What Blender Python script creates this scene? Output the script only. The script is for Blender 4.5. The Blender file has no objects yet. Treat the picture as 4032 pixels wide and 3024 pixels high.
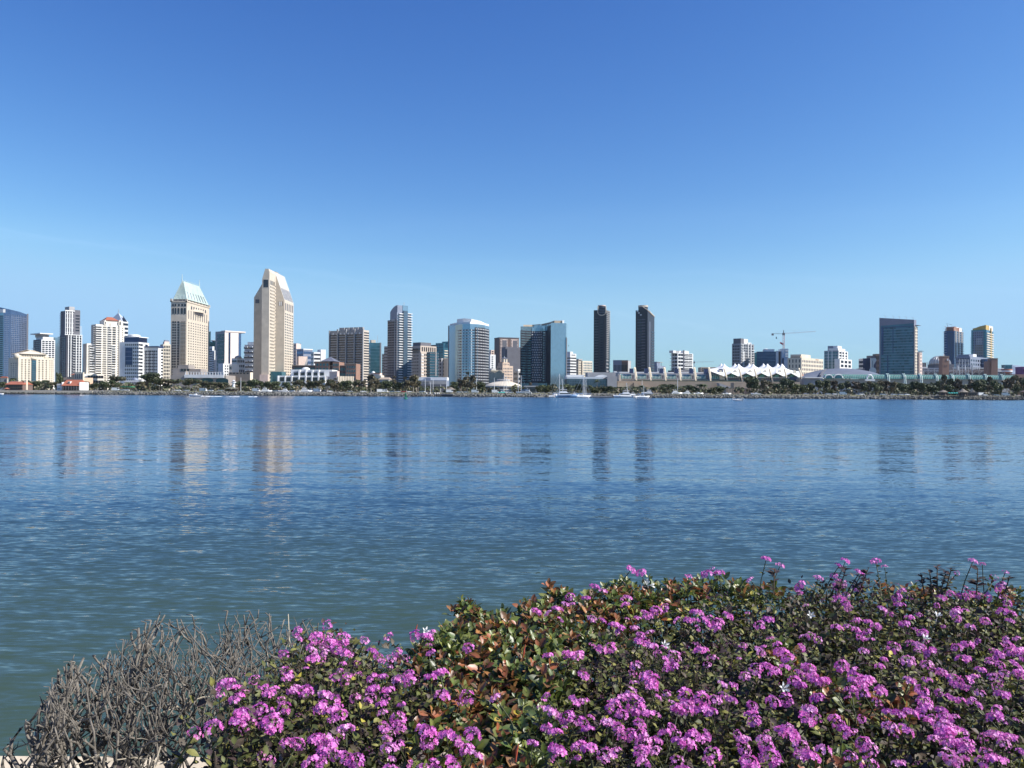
import bpy, math, random
import numpy as np
from mathutils import Vector, Matrix, Euler, noise
random.seed(7); RNG = np.random.default_rng(7)
scene = bpy.context.scene
COL = scene.collection
R = math.radians

# ------------------------------------------------------------------ camera
F = 3300.0; CX, CY = 2016.0, 1512.0
CAM = Vector((0, 0, 4.5))
ROT = (Matrix.Rotation(R(90 + 0.486), 3, 'X') @ Matrix.Rotation(0.0057, 3, 'Z'))
cd = bpy.data.cameras.new('camera'); co = bpy.data.objects.new('camera', cd); COL.objects.link(co)
cd.sensor_width = 36; cd.lens = 36 * F / 4032; cd.clip_end = 60000; cd.clip_start = 0.05
co.matrix_world = Matrix.Translation(CAM) @ ROT.to_4x4()
scene.camera = co

def ray(px, py):
    d = ROT @ Vector(((px - CX) / F, -(py - CY) / F, -1)); return d / d.y
def at(px, py, Y):
    return CAM + ray(px, py) * Y
_RT = ROT.transposed()
def proj(p):
    d = _RT @ (Vector(p) - CAM); return CX + F * d.x / -d.z, CY - F * d.y / -d.z

# ------------------------------------------------------------------ materials
MATS = {}
def mat(name, col, rough=0.6, metal=0.0, var=0.12, vscale=0.15, spec=0.5, bump=0.0, bscale=1.0, stretch=None, attr=False, transl=0.0, rnd=0.0, detail=4.0):
    if name in MATS: return MATS[name]
    m = bpy.data.materials.new(name); m.use_nodes = True; MATS[name] = m
    nt = m.node_tree; N = nt.nodes; L = nt.links
    b = N['Principled BSDF']; out = N['Material Output']
    b.inputs['Roughness'].default_value = rough; b.inputs['Metallic'].default_value = metal
    b.inputs['Specular IOR Level'].default_value = spec
    tc = N.new('ShaderNodeTexCoord'); mp = N.new('ShaderNodeMapping'); L.new(tc.outputs['Object'], mp.inputs['Vector'])
    if stretch: mp.inputs['Scale'].default_value = stretch
    nz = N.new('ShaderNodeTexNoise'); nz.inputs['Scale'].default_value = vscale; nz.inputs['Detail'].default_value = detail
    L.new(mp.outputs['Vector'], nz.inputs['Vector'])
    mr = N.new('ShaderNodeMapRange'); mr.inputs['From Min'].default_value = .25; mr.inputs['From Max'].default_value = .75
    mr.inputs['To Min'].default_value = 1 - var; mr.inputs['To Max'].default_value = 1 + var
    L.new(nz.outputs['Fac'], mr.inputs['Value'])
    if attr:
        src = N.new('ShaderNodeAttribute'); src.attribute_name = 'col'; csock = src.outputs['Color']
    else:
        src = N.new('ShaderNodeRGB'); src.outputs[0].default_value = (*col, 1); csock = src.outputs[0]
    vm = N.new('ShaderNodeVectorMath'); vm.operation = 'SCALE'
    L.new(csock, vm.inputs[0])
    if rnd:
        oi = N.new('ShaderNodeObjectInfo'); r2 = N.new('ShaderNodeMapRange')
        r2.inputs['To Min'].default_value = 1 - rnd; r2.inputs['To Max'].default_value = 1 + rnd
        L.new(oi.outputs['Random'], r2.inputs['Value'])
        mm = N.new('ShaderNodeMath'); mm.operation = 'MULTIPLY'; L.new(mr.outputs[0], mm.inputs[0]); L.new(r2.outputs[0], mm.inputs[1])
        L.new(mm.outputs[0], vm.inputs['Scale'])
    else: L.new(mr.outputs[0], vm.inputs['Scale'])
    L.new(vm.outputs[0], b.inputs['Base Color'])
    if bump:
        bn = N.new('ShaderNodeTexNoise'); bn.inputs['Scale'].default_value = bscale; bn.inputs['Detail'].default_value = 5
        L.new(mp.outputs['Vector'], bn.inputs['Vector'])
        bp = N.new('ShaderNodeBump'); bp.inputs['Strength'].default_value = bump; bp.inputs['Distance'].default_value = .3 / bscale
        L.new(bn.outputs['Fac'], bp.inputs['Height']); L.new(bp.outputs['Normal'], b.inputs['Normal'])
    if transl:
        tr = N.new('ShaderNodeBsdfTranslucent'); L.new(vm.outputs[0], tr.inputs['Color'])
        mx = N.new('ShaderNodeMixShader'); mx.inputs[0].default_value = transl
        L.new(b.outputs[0], mx.inputs[1]); L.new(tr.outputs[0], mx.inputs[2]); L.new(mx.outputs[0], out.inputs['Surface'])
    return m
W = lambda n, c, **k: mat(n, c, rough=k.pop('rough', .75), **k)
cream = W('cream_stucco', (.63, .555, .44)); white = W('white_concrete', (.70, .70, .69)); beige = W('beige_concrete', (.49, .43, .36))
sand_stone = W('sand_stone', (.55, .48, .39)); grey = W('grey_concrete', (.37, .36, .36)); dgrey = W('dark_grey_panel', (.13, .13, .15))
charcoal = W('charcoal_cladding', (.028, .029, .040), rough=.4); brown = W('brown_cladding', (.155, .105, .09)); brick = W('red_brown_brick', (.30, .175, .13))
red = W('red_tile', (.36, .12, .07)); copper = W('pale_green_copper', (.50, .59, .54), rough=.5); mauve = W('mauve_grey_metal', (.215, .21, .265), rough=.5)
tan = W('tan_concrete', (.36, .285, .215)); slate = W('slate_roof', (.13, .14, .18), rough=.6); bluegrey = W('blue_grey_metal', (.20, .23, .30), rough=.5)
pink = W('pale_pink_stucco', (.66, .52, .45)); yellow = W('yellow_sheathing', (.50, .34, .11)); navy = W('navy_trim', (.03, .05, .13), rough=.4)
glass = mat('dark_window_glass', (.018, .022, .032), rough=.12, var=.5, vscale=.25, spec=.6)
bglass = mat('blue_curtain_glass', (.13, .19, .30), rough=.12, metal=.75, var=.14, vscale=.3, bump=.02, bscale=.2)
mglass = mat('mirror_blue_glass', (.30, .42, .47), rough=.12, metal=.75, var=.10, vscale=.3, bump=.012, bscale=.25)
pglass = mat('pale_blue_glass', (.26, .40, .49), rough=.2, metal=.6, var=.08, vscale=.3)
tglass = mat('teal_curtain_glass', (.06, .16, .20), rough=.12, metal=.6, var=.3, vscale=.15, bump=.03, bscale=.15)
gglass = mat('green_vault_glass', (.085, .27, .225), rough=.25, metal=.1, var=.25, vscale=.4)
dtglass = mat('dark_green_glass', (.02, .06, .075), rough=.12, metal=.4, var=.4, vscale=.15)
nglass = mat('navy_curtain_glass', (.035, .055, .12), rough=.1, metal=.6, var=.25, vscale=.1)
sail = mat('white_tent_fabric', (.84, .84, .83), rough=.8, var=.03, transl=.15)
steel = mat('galvanised_steel', (.45, .46, .48), rough=.45, metal=.5)
paint_white = mat('white_gloss_paint', (.80, .80, .80), rough=.25, var=.03)
hullblue = mat('blue_hull_paint', (.12, .22, .38), rough=.25, var=.04)
craneRed = mat('red_crane_paint', (.55, .10, .07), rough=.5); buoyGreen = mat('green_buoy_paint', (.02, .20, .11), rough=.4)
tealC = mat('teal_canvas', (.03, .42, .38), rough=.8); greenC = mat('green_canvas', (.02, .17, .09), rough=.8)
wood = W('weathered_timber', (.115, .095, .08)); darkwood = W('dark_pile_timber', (.035, .03, .028))
foam = mat('white_foam', (.8, .82, .83), rough=.9)

# ------------------------------------------------------------------ mesh helpers
class MB:
    def __init__(s): s.v = []; s.f = []; s.m = []; s.mi = 0
    def quad(s, *p):
        n = len(s.v); s.v += [tuple(q) for q in p]; s.f.append(tuple(range(n, n + len(p)))); s.m.append(s.mi)
    def box(s, x0, x1, y0, y1, z0, z1):
        if x0 > x1: x0, x1 = x1, x0
        if y0 > y1: y0, y1 = y1, y0
        if z0 > z1: z0, z1 = z1, z0
        n = len(s.v)
        s.v += [(x, y, z) for z in (z0, z1) for x, y in ((x0, y0), (x1, y0), (x1, y1), (x0, y1))]
        for q in ((3, 2, 1, 0), (4, 5, 6, 7), (0, 1, 5, 4), (1, 2, 6, 5), (2, 3, 7, 6), (3, 0, 4, 7)):
            s.f.append(tuple(n + i for i in q)); s.m.append(s.mi)
        return s
    def prism(s, pts, z0, z1):          # pts ccw list of (x,y); z1 number or list
        k = len(pts); n = len(s.v); zt = z1 if isinstance(z1, (list, tuple)) else [z1] * k
        zb = z0 if isinstance(z0, (list, tuple)) else [z0] * k
        s.v += [(p[0], p[1], zb[i]) for i, p in enumerate(pts)] + [(p[0], p[1], zt[i]) for i, p in enumerate(pts)]
        for i in range(k):
            j = (i + 1) % k; s.f.append((n + i, n + j, n + k + j, n + k + i)); s.m.append(s.mi)
        s.f.append(tuple(n + k + i for i in range(k))); s.m.append(s.mi)
        s.f.append(tuple(n + i for i in reversed(range(k)))); s.m.append(s.mi)
        return s
    def profile(s, pts, y0, y1):        # pts (x,z) outline extruded along y
        k = len(pts); n = len(s.v)
        s.v += [(p[0], y0, p[1]) for p in pts] + [(p[0], y1, p[1]) for p in pts]
        for i in range(k):
            j = (i + 1) % k; s.f.append((n + i, n + j, n + k + j, n + k + i)); s.m.append(s.mi)
        s.f.append(tuple(n + i for i in range(k))); s.m.append(s.mi)
        s.f.append(tuple(n + k + i for i in reversed(range(k)))); s.m.append(s.mi)
        return s
    def tube(s, pts, rads, seg=6):
        pts = [Vector(p) for p in pts]; rings = []
        for i, p in enumerate(pts):
            d = (pts[min(i + 1, len(pts) - 1)] - pts[max(i - 1, 0)])
            if d.length < 1e-9: d = Vector((0, 0, 1))
            d.normalize(); a = d.orthogonal().normalized(); b = d.cross(a)
            r = rads[i] if isinstance(rads, (list, tuple)) else rads
            n = len(s.v); rings.append(n)
            for k in range(seg):
                t = 2 * math.pi * k / seg; q = p + a * (r * math.cos(t)) + b * (r * math.sin(t)); s.v.append(tuple(q))
        for i in range(len(rings) - 1):
            for k in range(seg):
                s.f.append((rings[i] + k, rings[i] + (k + 1) % seg, rings[i + 1] + (k + 1) % seg, rings[i + 1] + k)); s.m.append(s.mi)
        s.f.append(tuple(rings[-1] + k for k in range(seg))); s.m.append(s.mi)
        s.f.append(tuple(rings[0] + k for k in reversed(range(seg)))); s.m.append(s.mi)
        return s
    def lathe(s, prof, seg=20, cx=0, cy=0):   # prof (r,z)
        n = len(s.v)
        for r, z in prof:
            for k in range(seg):
                t = 2 * math.pi * k / seg; s.v.append((cx + r * math.cos(t), cy + r * math.sin(t), z))
        for i in range(len(prof) - 1):
            for k in range(seg):
                a = n + i * seg; s.f.append((a + k, a + (k + 1) % seg, a + seg + (k + 1) % seg, a + seg + k)); s.m.append(s.mi)
        s.f.append(tuple(n + (len(prof) - 1) * seg + k for k in range(seg))); s.m.append(s.mi)
        s.f.append(tuple(n + k for k in reversed(range(seg)))); s.m.append(s.mi)
        return s
    def mesh(s, name, mats, smooth=False):
        me = bpy.data.meshes.new(name); me.from_pydata(s.v, [], s.f)
        for m in (mats if isinstance(mats, (list, tuple)) else [mats]): me.materials.append(m)
        if isinstance(mats, (list, tuple)) and len(mats) > 1: me.polygons.foreach_set('material_index', s.m)
        if smooth: me.polygons.foreach_set('use_smooth', [True] * len(me.polygons))
        me.update(); return me
    def build(s, name, mats, parent=None, smooth=False, loc=(0, 0, 0)):
        return link(name, s.mesh(name, mats, smooth), parent, loc)
def link(name, me, parent=None, loc=(0, 0, 0)):
    o = bpy.data.objects.new(name, me); COL.objects.link(o); o.location = loc
    if parent: o.parent = parent
    return o
def tag(o, label=None, cat=None, group=None, kind=None):
    if label: o['label'] = label
    if cat: o['category'] = cat
    if group: o['group'] = group
    if kind: o['kind'] = kind
    return o
def thing(name, label, cat, loc=(0, 0, 0), rz=0, group=None):
    o = bpy.data.objects.new(name, None); COL.objects.link(o); o.location = loc; o.rotation_euler = (0, 0, rz)
    o.empty_display_size = .5
    return tag(o, label, cat, group)
def copy_tree(o, parent=None):
    c = o.copy(); COL.objects.link(c)
    if parent: c.parent = parent
    for ch in list(o.children): copy_tree(ch, c)
    return c
def npmesh(name, V, Fq, mats, colors=None, smooth=False, mi=None):
    """V (n,3); Fq list of equal-size face arrays [(m,k) ...]; colors per vertex (n,3)"""
    me = bpy.data.meshes.new(name)
    V = np.asarray(V, np.float32); me.vertices.add(len(V)); me.vertices.foreach_set('co', V.ravel())
    li = np.concatenate([f.ravel() for f in Fq]).astype(np.int32)
    tot = np.concatenate([np.full(len(f), f.shape[1]) for f in Fq]).astype(np.int32)
    st = np.concatenate([[0], np.cumsum(tot)[:-1]]).astype(np.int32)
    me.loops.add(len(li)); me.loops.foreach_set('vertex_index', li)
    me.polygons.add(len(tot)); me.polygons.foreach_set('loop_start', st); me.polygons.foreach_set('loop_total', tot)
    for m in (mats if isinstance(mats, (list, tuple)) else [mats]): me.materials.append(m)
    if mi is not None: me.polygons.foreach_set('material_index', np.asarray(mi, np.int32))
    if smooth: me.polygons.foreach_set('use_smooth', np.ones(len(tot), bool))
    if colors is not None:
        a = me.color_attributes.new('col', 'FLOAT_COLOR', 'POINT')
        c = np.ones((len(V), 4), np.float32); c[:, :3] = colors; a.data.foreach_set('color', c.ravel())
    me.update(calc_edges=True); me.validate(); return me

# ------------------------------------------------------------------ building helper
Z0 = 3.2
class Bd:
    """near vertical edge at pixel column xc and depth Y; front face runs left to xl, right side runs back to xr."""
    def __init__(s, name, label, cat, xl, xc, xr, yt, Y, th=0, b=None, group=None):
        s.Y = Y; s.xc = xc; t = R(th); s.c, s.s = math.cos(t), math.sin(t)
        p = at(xc, 1450, Y); s.P = p; ul = ray(xl, 1450).x; ur = ray(xr, 1450).x
        s.a = (p.x - ul * p.y) / (s.c + ul * s.s)
        s.b = b if b else (ur * p.y - p.x) / (s.s - ur * s.c)
        s.O = Vector((p.x - s.a * s.c, p.y + s.a * s.s, Z0))
        s.root = thing(name, label, cat, s.O, -t, group)
        s.h = s.z(yt)
    def z(s, py, px=None, Y=None): return at(s.xc if px is None else px, py, Y or s.Y).z - Z0
    def u(s, px, off=0):   # along the front plane (pushed back by off)
        ux = ray(px, 1450).x; ox = s.O.x + off * s.s; oy = s.O.y + off * s.c
        return (ux * oy - ox) / (s.c + ux * s.s)
    def v(s, px):
        ux = ray(px, 1450).x; return (ux * s.P.y - s.P.x) / (s.s - ux * s.c)
    def part(s, name, m, *boxes, smooth=False):
        mb = MB()
        for b in boxes: mb.box(*b)
        return mb.build(name, m, s.root, smooth)
    def body(s, m, name='wall', z0=-1.5, z1=None):
        return s.part(name, m, (0, s.a, 0, s.b, z0, s.h if z1 is None else z1))
    def fb(s, name, m, xl, xr, yt, yb, d0=-.4, d1=.3):      # box on the front, given in pixels
        return s.part(name, m, (s.u(xl), s.u(xr), d0, d1, s.z(yb), s.z(yt)))
    def sb(s, name, m, xl, xr, yt, yb, d0=-.4, d1=.3):      # box on the right side
        return s.part(name, m, (s.a - d1, s.a - d0, s.v(xl), s.v(xr), s.z(yb), s.z(yt)))
    def rows(s, name, m, face, n, cols, u0, u1, z0, z1, fw=.6, fh=.5, d=.25, off=0.0, depth=.3, skip=()):
        pitch = (z1 - z0) / n; w = (u1 - u0) / cols; mb = MB()
        if cols > 1 and n * cols <= 48:                        # few and large enough: every one its own part
            for c in range(cols):
                if c not in skip: s.rows(name.replace('_row', ''), m, face, n, 1, u0 + w * (c + .5 - fw / 2), u0 + w * (c + .5 + fw / 2), z0, z1, 1, fh, d, off, depth)
            return
        for c in range(cols):
            if c in skip: continue
            a0 = u0 + w * (c + .5 - fw / 2); a1 = u0 + w * (c + .5 + fw / 2)
            if face == 'f': mb.box(a0, a1, off - d, off + depth, 0, pitch * fh)
            elif face == 'r': mb.box(s.a - off - depth, s.a - off + d, a0, a1, 0, pitch * fh)
            elif face == 'l': mb.box(off - d, off + depth, a0, a1, 0, pitch * fh)
        me = mb.mesh(name, m)
        for r in range(n): link(name, me, s.root, (0, 0, z0 + pitch * (r + .5 - fh / 2)))
    def win(s, face, n, cols, u0=None, u1=None, z0=2, z1=None, fw=.6, fh=.5, m=None, **k):
        e = s.a if face == 'f' else s.b
        s.rows('window_row', m or glass, face, n, cols, .6 if u0 is None else u0, e - .6 if u1 is None else u1, z0, s.h - 1 if z1 is None else z1, fw, fh, **k)
    def roofbox(s, name, m, xl, xr, yt, d0=.2, d1=.8, z0=None):
        off = s.b * d0
        return s.part(name, m, (s.u(xl, off), s.u(xr, off), off, s.b * d1, s.h if z0 is None else z0, s.z(yt)))
# ================================================================== SKYLINE, left to right
def arc_pts(B, pts):          # pts: [(px, Y)] -> local xy in B's frame
    r = []
    for px, Y in pts:
        p = at(px, 1450, Y); d = Vector((p.x - B.O.x, p.y - B.O.y, 0)); r.append((d.x * B.c - d.y * B.s, d.x * B.s + d.y * B.c))
    return r
def strip(mb, pts, z0, z1, d):   # thin slab following an open polyline, thickness d toward the viewer
    k = len(pts); nr = []
    for i in range(k):
        a = Vector(pts[max(i - 1, 0)]); b = Vector(pts[min(i + 1, k - 1)]); t = (b - a).normalized(); nr.append(Vector((t.y, -t.x)))
    out = [(pts[i][0] + nr[i].x * d, pts[i][1] + nr[i].y * d) for i in range(k)]
    inn = [(pts[i][0] - nr[i].x * .3, pts[i][1] - nr[i].y * .3) for i in range(k)]
    mb.prism(out + inn[::-1], z0, z1)
def sub(pts, t0, t1, n=8):       # part of a polyline by parameter 0..1
    r = []
    for i in range(n + 1):
        t = (t0 + (t1 - t0) * i / n) * (len(pts) - 1); k = min(int(t), len(pts) - 2); f = t - k
        r.append((pts[k][0] * (1 - f) + pts[k + 1][0] * f, pts[k][1] * (1 - f) + pts[k + 1][1] * f))
    return r

# --- curved blue hotel at the left edge
B = Bd('glass_hotel', 'curved blue glass high-rise with slanting roofline at the left edge of the skyline', 'building', -160, 110, 112, 1232, 1150, 0, 30)
P = arc_pts(B, [(-160, 1150), (-80, 1128), (-20, 1118), (12, 1116), (40, 1120), (75, 1132), (104, 1148)])
back = arc_pts(B, [(104, 1185), (-160, 1190)])
hz = [B.z(y, 50, 1130) for y in (1196, 1203, 1210, 1217, 1222, 1227, 1233, 1233, 1196)]
mb = MB(); mb.prism(P + back, -1.5, hz); mb.build('wall', bglass, B.root)
mb = MB(); mb.prism(arc_pts(B, [(104, 1148.5), (110, 1150), (110, 1185), (104, 1184.5)]), -1.5, hz[6] + 1); mb.build('corner_fin', dgrey, B.root)
zt = hz[3] - 9
for k in range(36):
    z = 6 + k * (zt - 6) / 36
    mb = MB(); strip(mb, sub(P, .42, .495, 3), z, z + 1.5, .5); mb.build('window_row', glass, B.root)
    mb = MB(); strip(mb, sub(P, .52, .985, 6), z, z + .35, .18); mb.build('floor_line', bluegrey, B.root)
mb = MB()
for k in range(14): t = .53 + .45 * k / 13; strip(mb, sub(P, t, t + .004, 1), 3, zt + 1, .3)
mb.build('mullion', bluegrey, B.root)
mb = MB(); strip(mb, sub(P, .40, .50, 3), 3, zt + 5, .2); mb.build('pale_panel', pglass, B.root)
mb = MB(); strip(mb, sub(P, .35, .54, 4), hz[3] - 6, hz[3] - 1.5, .6); mb.build('roof_screen', white, B.root)

# --- cream hotel with hip roof
B = Bd('cream_hotel', 'cream mid-rise hotel with low hipped roof and green glass centre strip', 'building', 33, 72, 220, 1408, 950, 38)
EM = B; a, b, h = B.a, B.b, B.h
B.part('wall', cream, (0, a, 0, B.v(190), -1.5, h)); B.part('wing', cream, (a - 26, a - 3, B.v(190), B.v(216), -1.5, h + 1))
zt = B.z(1412); zb = B.z(1502)
for u0, u1, n in ((B.v(79), B.v(121), 3), (B.v(147), B.v(189), 3)): B.rows('window_row', glass, 'r', 10, n, u0, u1, zb, zt, .34, .5)
B.rows('window_row', glass, 'r', 10, 2, B.v(196), B.v(213), zb, zt, .3, .45, off=3)
B.rows('window_row', glass, 'f', 9, 3, 5, a - 3, zb, zt - 4, .3, .45)
B.sb('glass_strip', tglass, 124, 142, 1416, 1501, -.4, .7)
B.rows('balcony', dgrey, 'r', 10, 1, B.v(123.5), B.v(142.5), zb, zt, 1, .16, d=1.1)
B.sb('attic', cream, 84, 183, 1392, 1410, 2.5, 18)
B.rows('window_row', glass, 'r', 1, 14, B.v(87), B.v(180), B.z(1403), B.z(1395), .5, .8, off=2.5)
mb = MB(); y0, y1 = B.v(80), B.v(187); zz = B.z(1392); zr = B.z(1374)
x0, x1 = a - 26, a - 1
mb.quad((x1, y0, zz), (x1, y1, zz), (x1 - 12, y1 - 18, zr), (x1 - 12, y0 + 18, zr)); mb.quad((x0, y0, zz), (x1, y0, zz), (x1 - 12, y0 + 18, zr))
mb.quad((x0, y1, zz), (x0, y0, zz), (x1 - 12, y0 + 18, zr), (x1 - 12, y1 - 18, zr)); mb.quad((x1, y1, zz), (x0, y1, zz), (x1 - 12, y1 - 18, zr)); mb.quad((x0, y0, zz - .3), (x0, y1, zz - .3), (x1, y1, zz - .3), (x1, y0, zz - .3))
mb.build('roof', cream, B.root)
for px in (74, 185):
    yy = B.v(px); xx = a - 5; r = 3.6; zd = B.h
    mb = MB(); mb.lathe([(r, zd - 1), (r, zd + 2)] + [(r * math.cos(R(t)), zd + 2 + r * .75 * math.sin(R(t))) for t in (15, 30, 45, 60, 75, 88)], 16, xx, yy); mb.build('dome', cream, B.root, True)
mb = MB(); mb.lathe([(.1, B.z(1412)), (3.6, B.z(1412)), (3.6, B.z(1406)), (.1, B.z(1406))], 20, 0, 0)
o = mb.build('round_gable', cream, B.root); o.location = (a - 1.5, B.v(133), 0)

# --- white high-rise with canopy
B = Bd('white_highrise', 'white gridded high-rise with flat overhanging canopy behind the cream hotel', 'building', 130, 162, 216, 1337, 1350, 40)
B.body(white); B.fb('dark_face', dgrey, 131, 160, 1336, 1480, -.3, .4); B.win('r', 22, 4, fw=.72, fh=.62, z0=8); B.win('f', 22, 3, fw=.8, fh=.45, z0=8, d=.7)
B.part('penthouse', white, (3, B.a - 2, 3, B.b - 2, B.h, B.z(1326))); B.part('mechanical_box', grey, (2, B.a - 4, 2, B.b - 8, B.z(1326), B.z(1316)))
B.part('canopy', white, (-5, B.a + 2, -3, B.b - 4, B.z(1315), B.z(1311)))
B.part('glass_wing', mglass, (B.a - 14, B.a - .5, B.b, B.b + 16, -1, B.z(1326)))
B.rows('balcony', white, 'f', 20, 1, -1.5, 9, 10, B.h - 12, 1, .25, d=2)

# --- dark residential tower
B = Bd('residential_tower', 'dark slender tower with white vertical fins and balconies on its left edge', 'building', 234, 262, 322, 1318, 1010, 40)
a, b = B.a, B.b
B.body(dgrey); zu = B.z(1222)
u0, v1 = B.u(243, 3), B.v(314)
B.part('upper_shaft', dgrey, (u0, a - .01, 1, v1, B.h, zu)); B.part('mechanical_box', grey, (u0 + 5, a - 4, 4, B.v(297), zu, B.z(1205))); B.part('dark_parapet', dgrey, (a - 12, a + .1, B.v(292), v1 - .2, zu, B.z(1218)))
for px0, px1 in ((258, 260.5), (265, 268.5), (274, 277.5), (283, 287.5)):
    B.sb('white_fin', white, px0 - 4, px1 - 4.5, 1226, 1317, -1.1, .3)
B.sb('white_frame', white, 253, 291, 1221, 1225, -1.3, .3); B.sb('white_frame', white, 253, 322, 1316.5, 1319, -1.4, .3)
for px in (266, 276, 297, 308, 318): B.sb('white_fin', white, px, px + 3, 1319, 1484, -1.1, .3)
B.rows('window_row', glass, 'r', 20, 5, B.v(264), B.v(321), 2, B.h - 2, .75, .7, d=.3)
B.rows('floor_band', white, 'r', 20, 1, B.v(286), B.v(321), 2, B.h - 1, 1, .14, d=.8)
B.rows('floor_band', white, 'r', 5, 1, B.v(254), B.v(288), B.h, zu - 1, 1, .06, d=.8)
B.rows('window_row', glass, 'f', 28, 3, 2, a - 3, 2, B.h - 2, .7, .55)
B.rows('balcony', grey, 'f', 26, 1, -1.8, 5, 2, B.h - 1, 1, .28, d=1.8)
B.rows('balcony', grey, 'f', 14, 1, u0 - 1.5, u0 + 5, B.h, zu - 2, 1, .28, d=.6, off=1)
B.rows('balcony', white, 'r', 12, 1, v1 - 1, v1 + 2, B.h, zu - 18, 1, .22, d=.4)
B.rows('window_row', glass, 'r', 6, 1, B.v(296), B.v(311), B.h + 4, zu - 4, 1, .4, d=.25)

B = Bd('office_block', 'small dark green glass block between the dark slender tower and the cream condominium', 'building', 325, 341, 360, 1412, 1450, 40)
B.body(tglass); B.part('parapet', dgrey, (-.3, B.a + .3, -.3, B.b + .3, B.h, B.h + 1.5)); B.win('r', 12, 1, fw=1, fh=.4)

# --- cream condominium with red crown
B = Bd('condominium_tower', 'stepped cream condominium with red tiled crown and rows of white balconies', 'building', 366, 376, 489, 1276, 1040, 48)
a, b, h = B.a, B.b, B.h; d = 20
B.part('wall', W('ivory_stucco', (.76, .70, .60)), (a - d, a, 0, b, -1.5, h)); iv = MATS['ivory_stucco']; zt = h - 2
B.part('lower_wing', iv, (a - d, a - 3, B.v(354) - 3, 0, -1.5, B.z(1353)))
n = 27
for x0, x1, c0 in ((376, 399, 1), (403, 418, 3), (425, 438, 1), (441, 455, 1)):
    B.rows('window_row', glass, 'r', n, c0, B.v(x0), B.v(x1), 2, zt, .92 if c0 == 1 else .6, .62)
for x0, x1 in ((375, 400), (424, 439)): B.rows('balcony', white, 'r', n, 1, B.v(x0), B.v(x1), 2.9, zt + .9, 1, .26, d=1.7)
B.rows('balcony', white, 'r', 17, 1, B.v(440), B.v(456), 2.9, B.z(1353), 1, .28, d=1.8)
B.rows('window_row', glass, 'r', 17, 1, B.v(355), B.v(375), 2, B.z(1356), .95, .62, off=3); B.rows('balcony', white, 'r', 17, 1, B.v(353), B.v(375.5), 2.9, B.z(1354), 1, .28, d=2.2, off=3)
B.rows('window_row', glass, 'r', n, 3, B.v(459), B.v(486), 2, zt, .35, .4); B.rows('balcony', grey, 'f', 20, 1, a - 8, a, 30, zt, 1, .24, d=3)
B.sb('corner_pier', iv, 468, 474, 1274, 1490, -1, .3)
B.part('crown', iv, (a - d + 2, a - 1, B.v(408), B.v(484), h, B.z(1258)))
mb = MB(); x0, x1, y0, y1, z0, z1 = a - d + 1, a + .2, B.v(412), B.v(466), B.z(1258), B.z(1243); xm = (x0 + x1) / 2; ym = (y0 + y1) / 2
mb.quad((x1, y0, z0), (x1, y1, z0), (xm, ym + 3, z1), (xm, ym - 3, z1)); mb.quad((x0, y1, z0), (x0, y0, z0), (xm, ym - 3, z1), (xm, ym + 3, z1)); mb.quad((x0, y0, z0), (x1, y0, z0), (xm, ym - 3, z1)); mb.quad((x1, y1, z0), (x0, y1, z0), (xm, ym + 3, z1))
mb.quad((x0, y0, z0 - .2), (x0, y1, z0 - .2), (x1, y1, z0 - .2), (x1, y0, z0 - .2)); mb.build('roof', red, B.root)
for px, w, t, ht in ((412, 7, 1256, 1276), (434, 5, 1270, 1290), (470, 8, 1252, 1278)):
    v = B.v(px); hw = w / 2 * .4; zb, zt2 = B.z(ht), B.z(t) - 1
    mb = MB(); k = [(v - hw, zb), (v + hw, zb), (v + hw, zt2 - 2), (v, zt2 + 1), (v - hw, zt2 - 2)]
    for q in range(5): mb.quad((a + 1.2, *k[q]), (a + 1.2, *k[(q + 1) % 5]), (a - 3, *k[(q + 1) % 5]), (a - 3, *k[q]))
    mb.quad(*[(a + 1.2, *q) for q in k]); dm = mb.build('arched_dormer', iv, B.root)
    mb = MB(); k = [(v - hw * .5, zb + 1), (v + hw * .5, zb + 1), (v + hw * .5, zt2 - 3), (v, zt2 - 1.5), (v - hw * .5, zt2 - 3)]; mb.quad(*[(a + 1.3, *q) for q in k]); mb.build('arched_window', glass, dm)
B.part('podium', iv, (a - 6, a + 8, B.v(312), B.v(402), -1.5, B.z(1473))); B.rows('window_row', glass, 'r', 3, 6, B.v(338), B.v(400), 1, B.z(1475), .9, .55, off=-8)

# --- pyramid-topped tower behind
B = Bd('pyramid_tower', 'glass pyramid-roofed office tower rising behind the red-crowned condominium', 'building', 425, 478, 503, 1265, 1250, 20)
a, b, h = B.a, B.b, B.h; B.body(white); B.win('f', 16, 1, fw=1, fh=.5); B.win('r', 16, 1, fw=1, fh=.55, d=.4)
mb = MB(); z1 = B.z(1229); q = [(0, 0), (a, 0), (a, b), (0, b)]
for i in range(4): mb.quad((*q[i], h), (*q[(i + 1) % 4], h), (a / 2, b / 2, z1))
mb.quad((0, 0, h - .1), (0, b, h - .1), (a, b, h - .1), (a, 0, h - .1)); mb.build('roof', W('pale_grey_roof', (.42, .46, .52), rough=.4), B.root)
mb = MB(); mb.tube([(a / 2, b / 2, z1 - 1), (a / 2, b / 2, z1 + 5)], .4, 5); mb.build('finial', steel, B.root)
mb = MB(); mb.quad((a + .2, b * .15, h - .2), (a + .2, b * .85, h - .2), (a - a * .16, b / 2, h + 9)); mb.build('gable_glass', glass, B.root)

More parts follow.
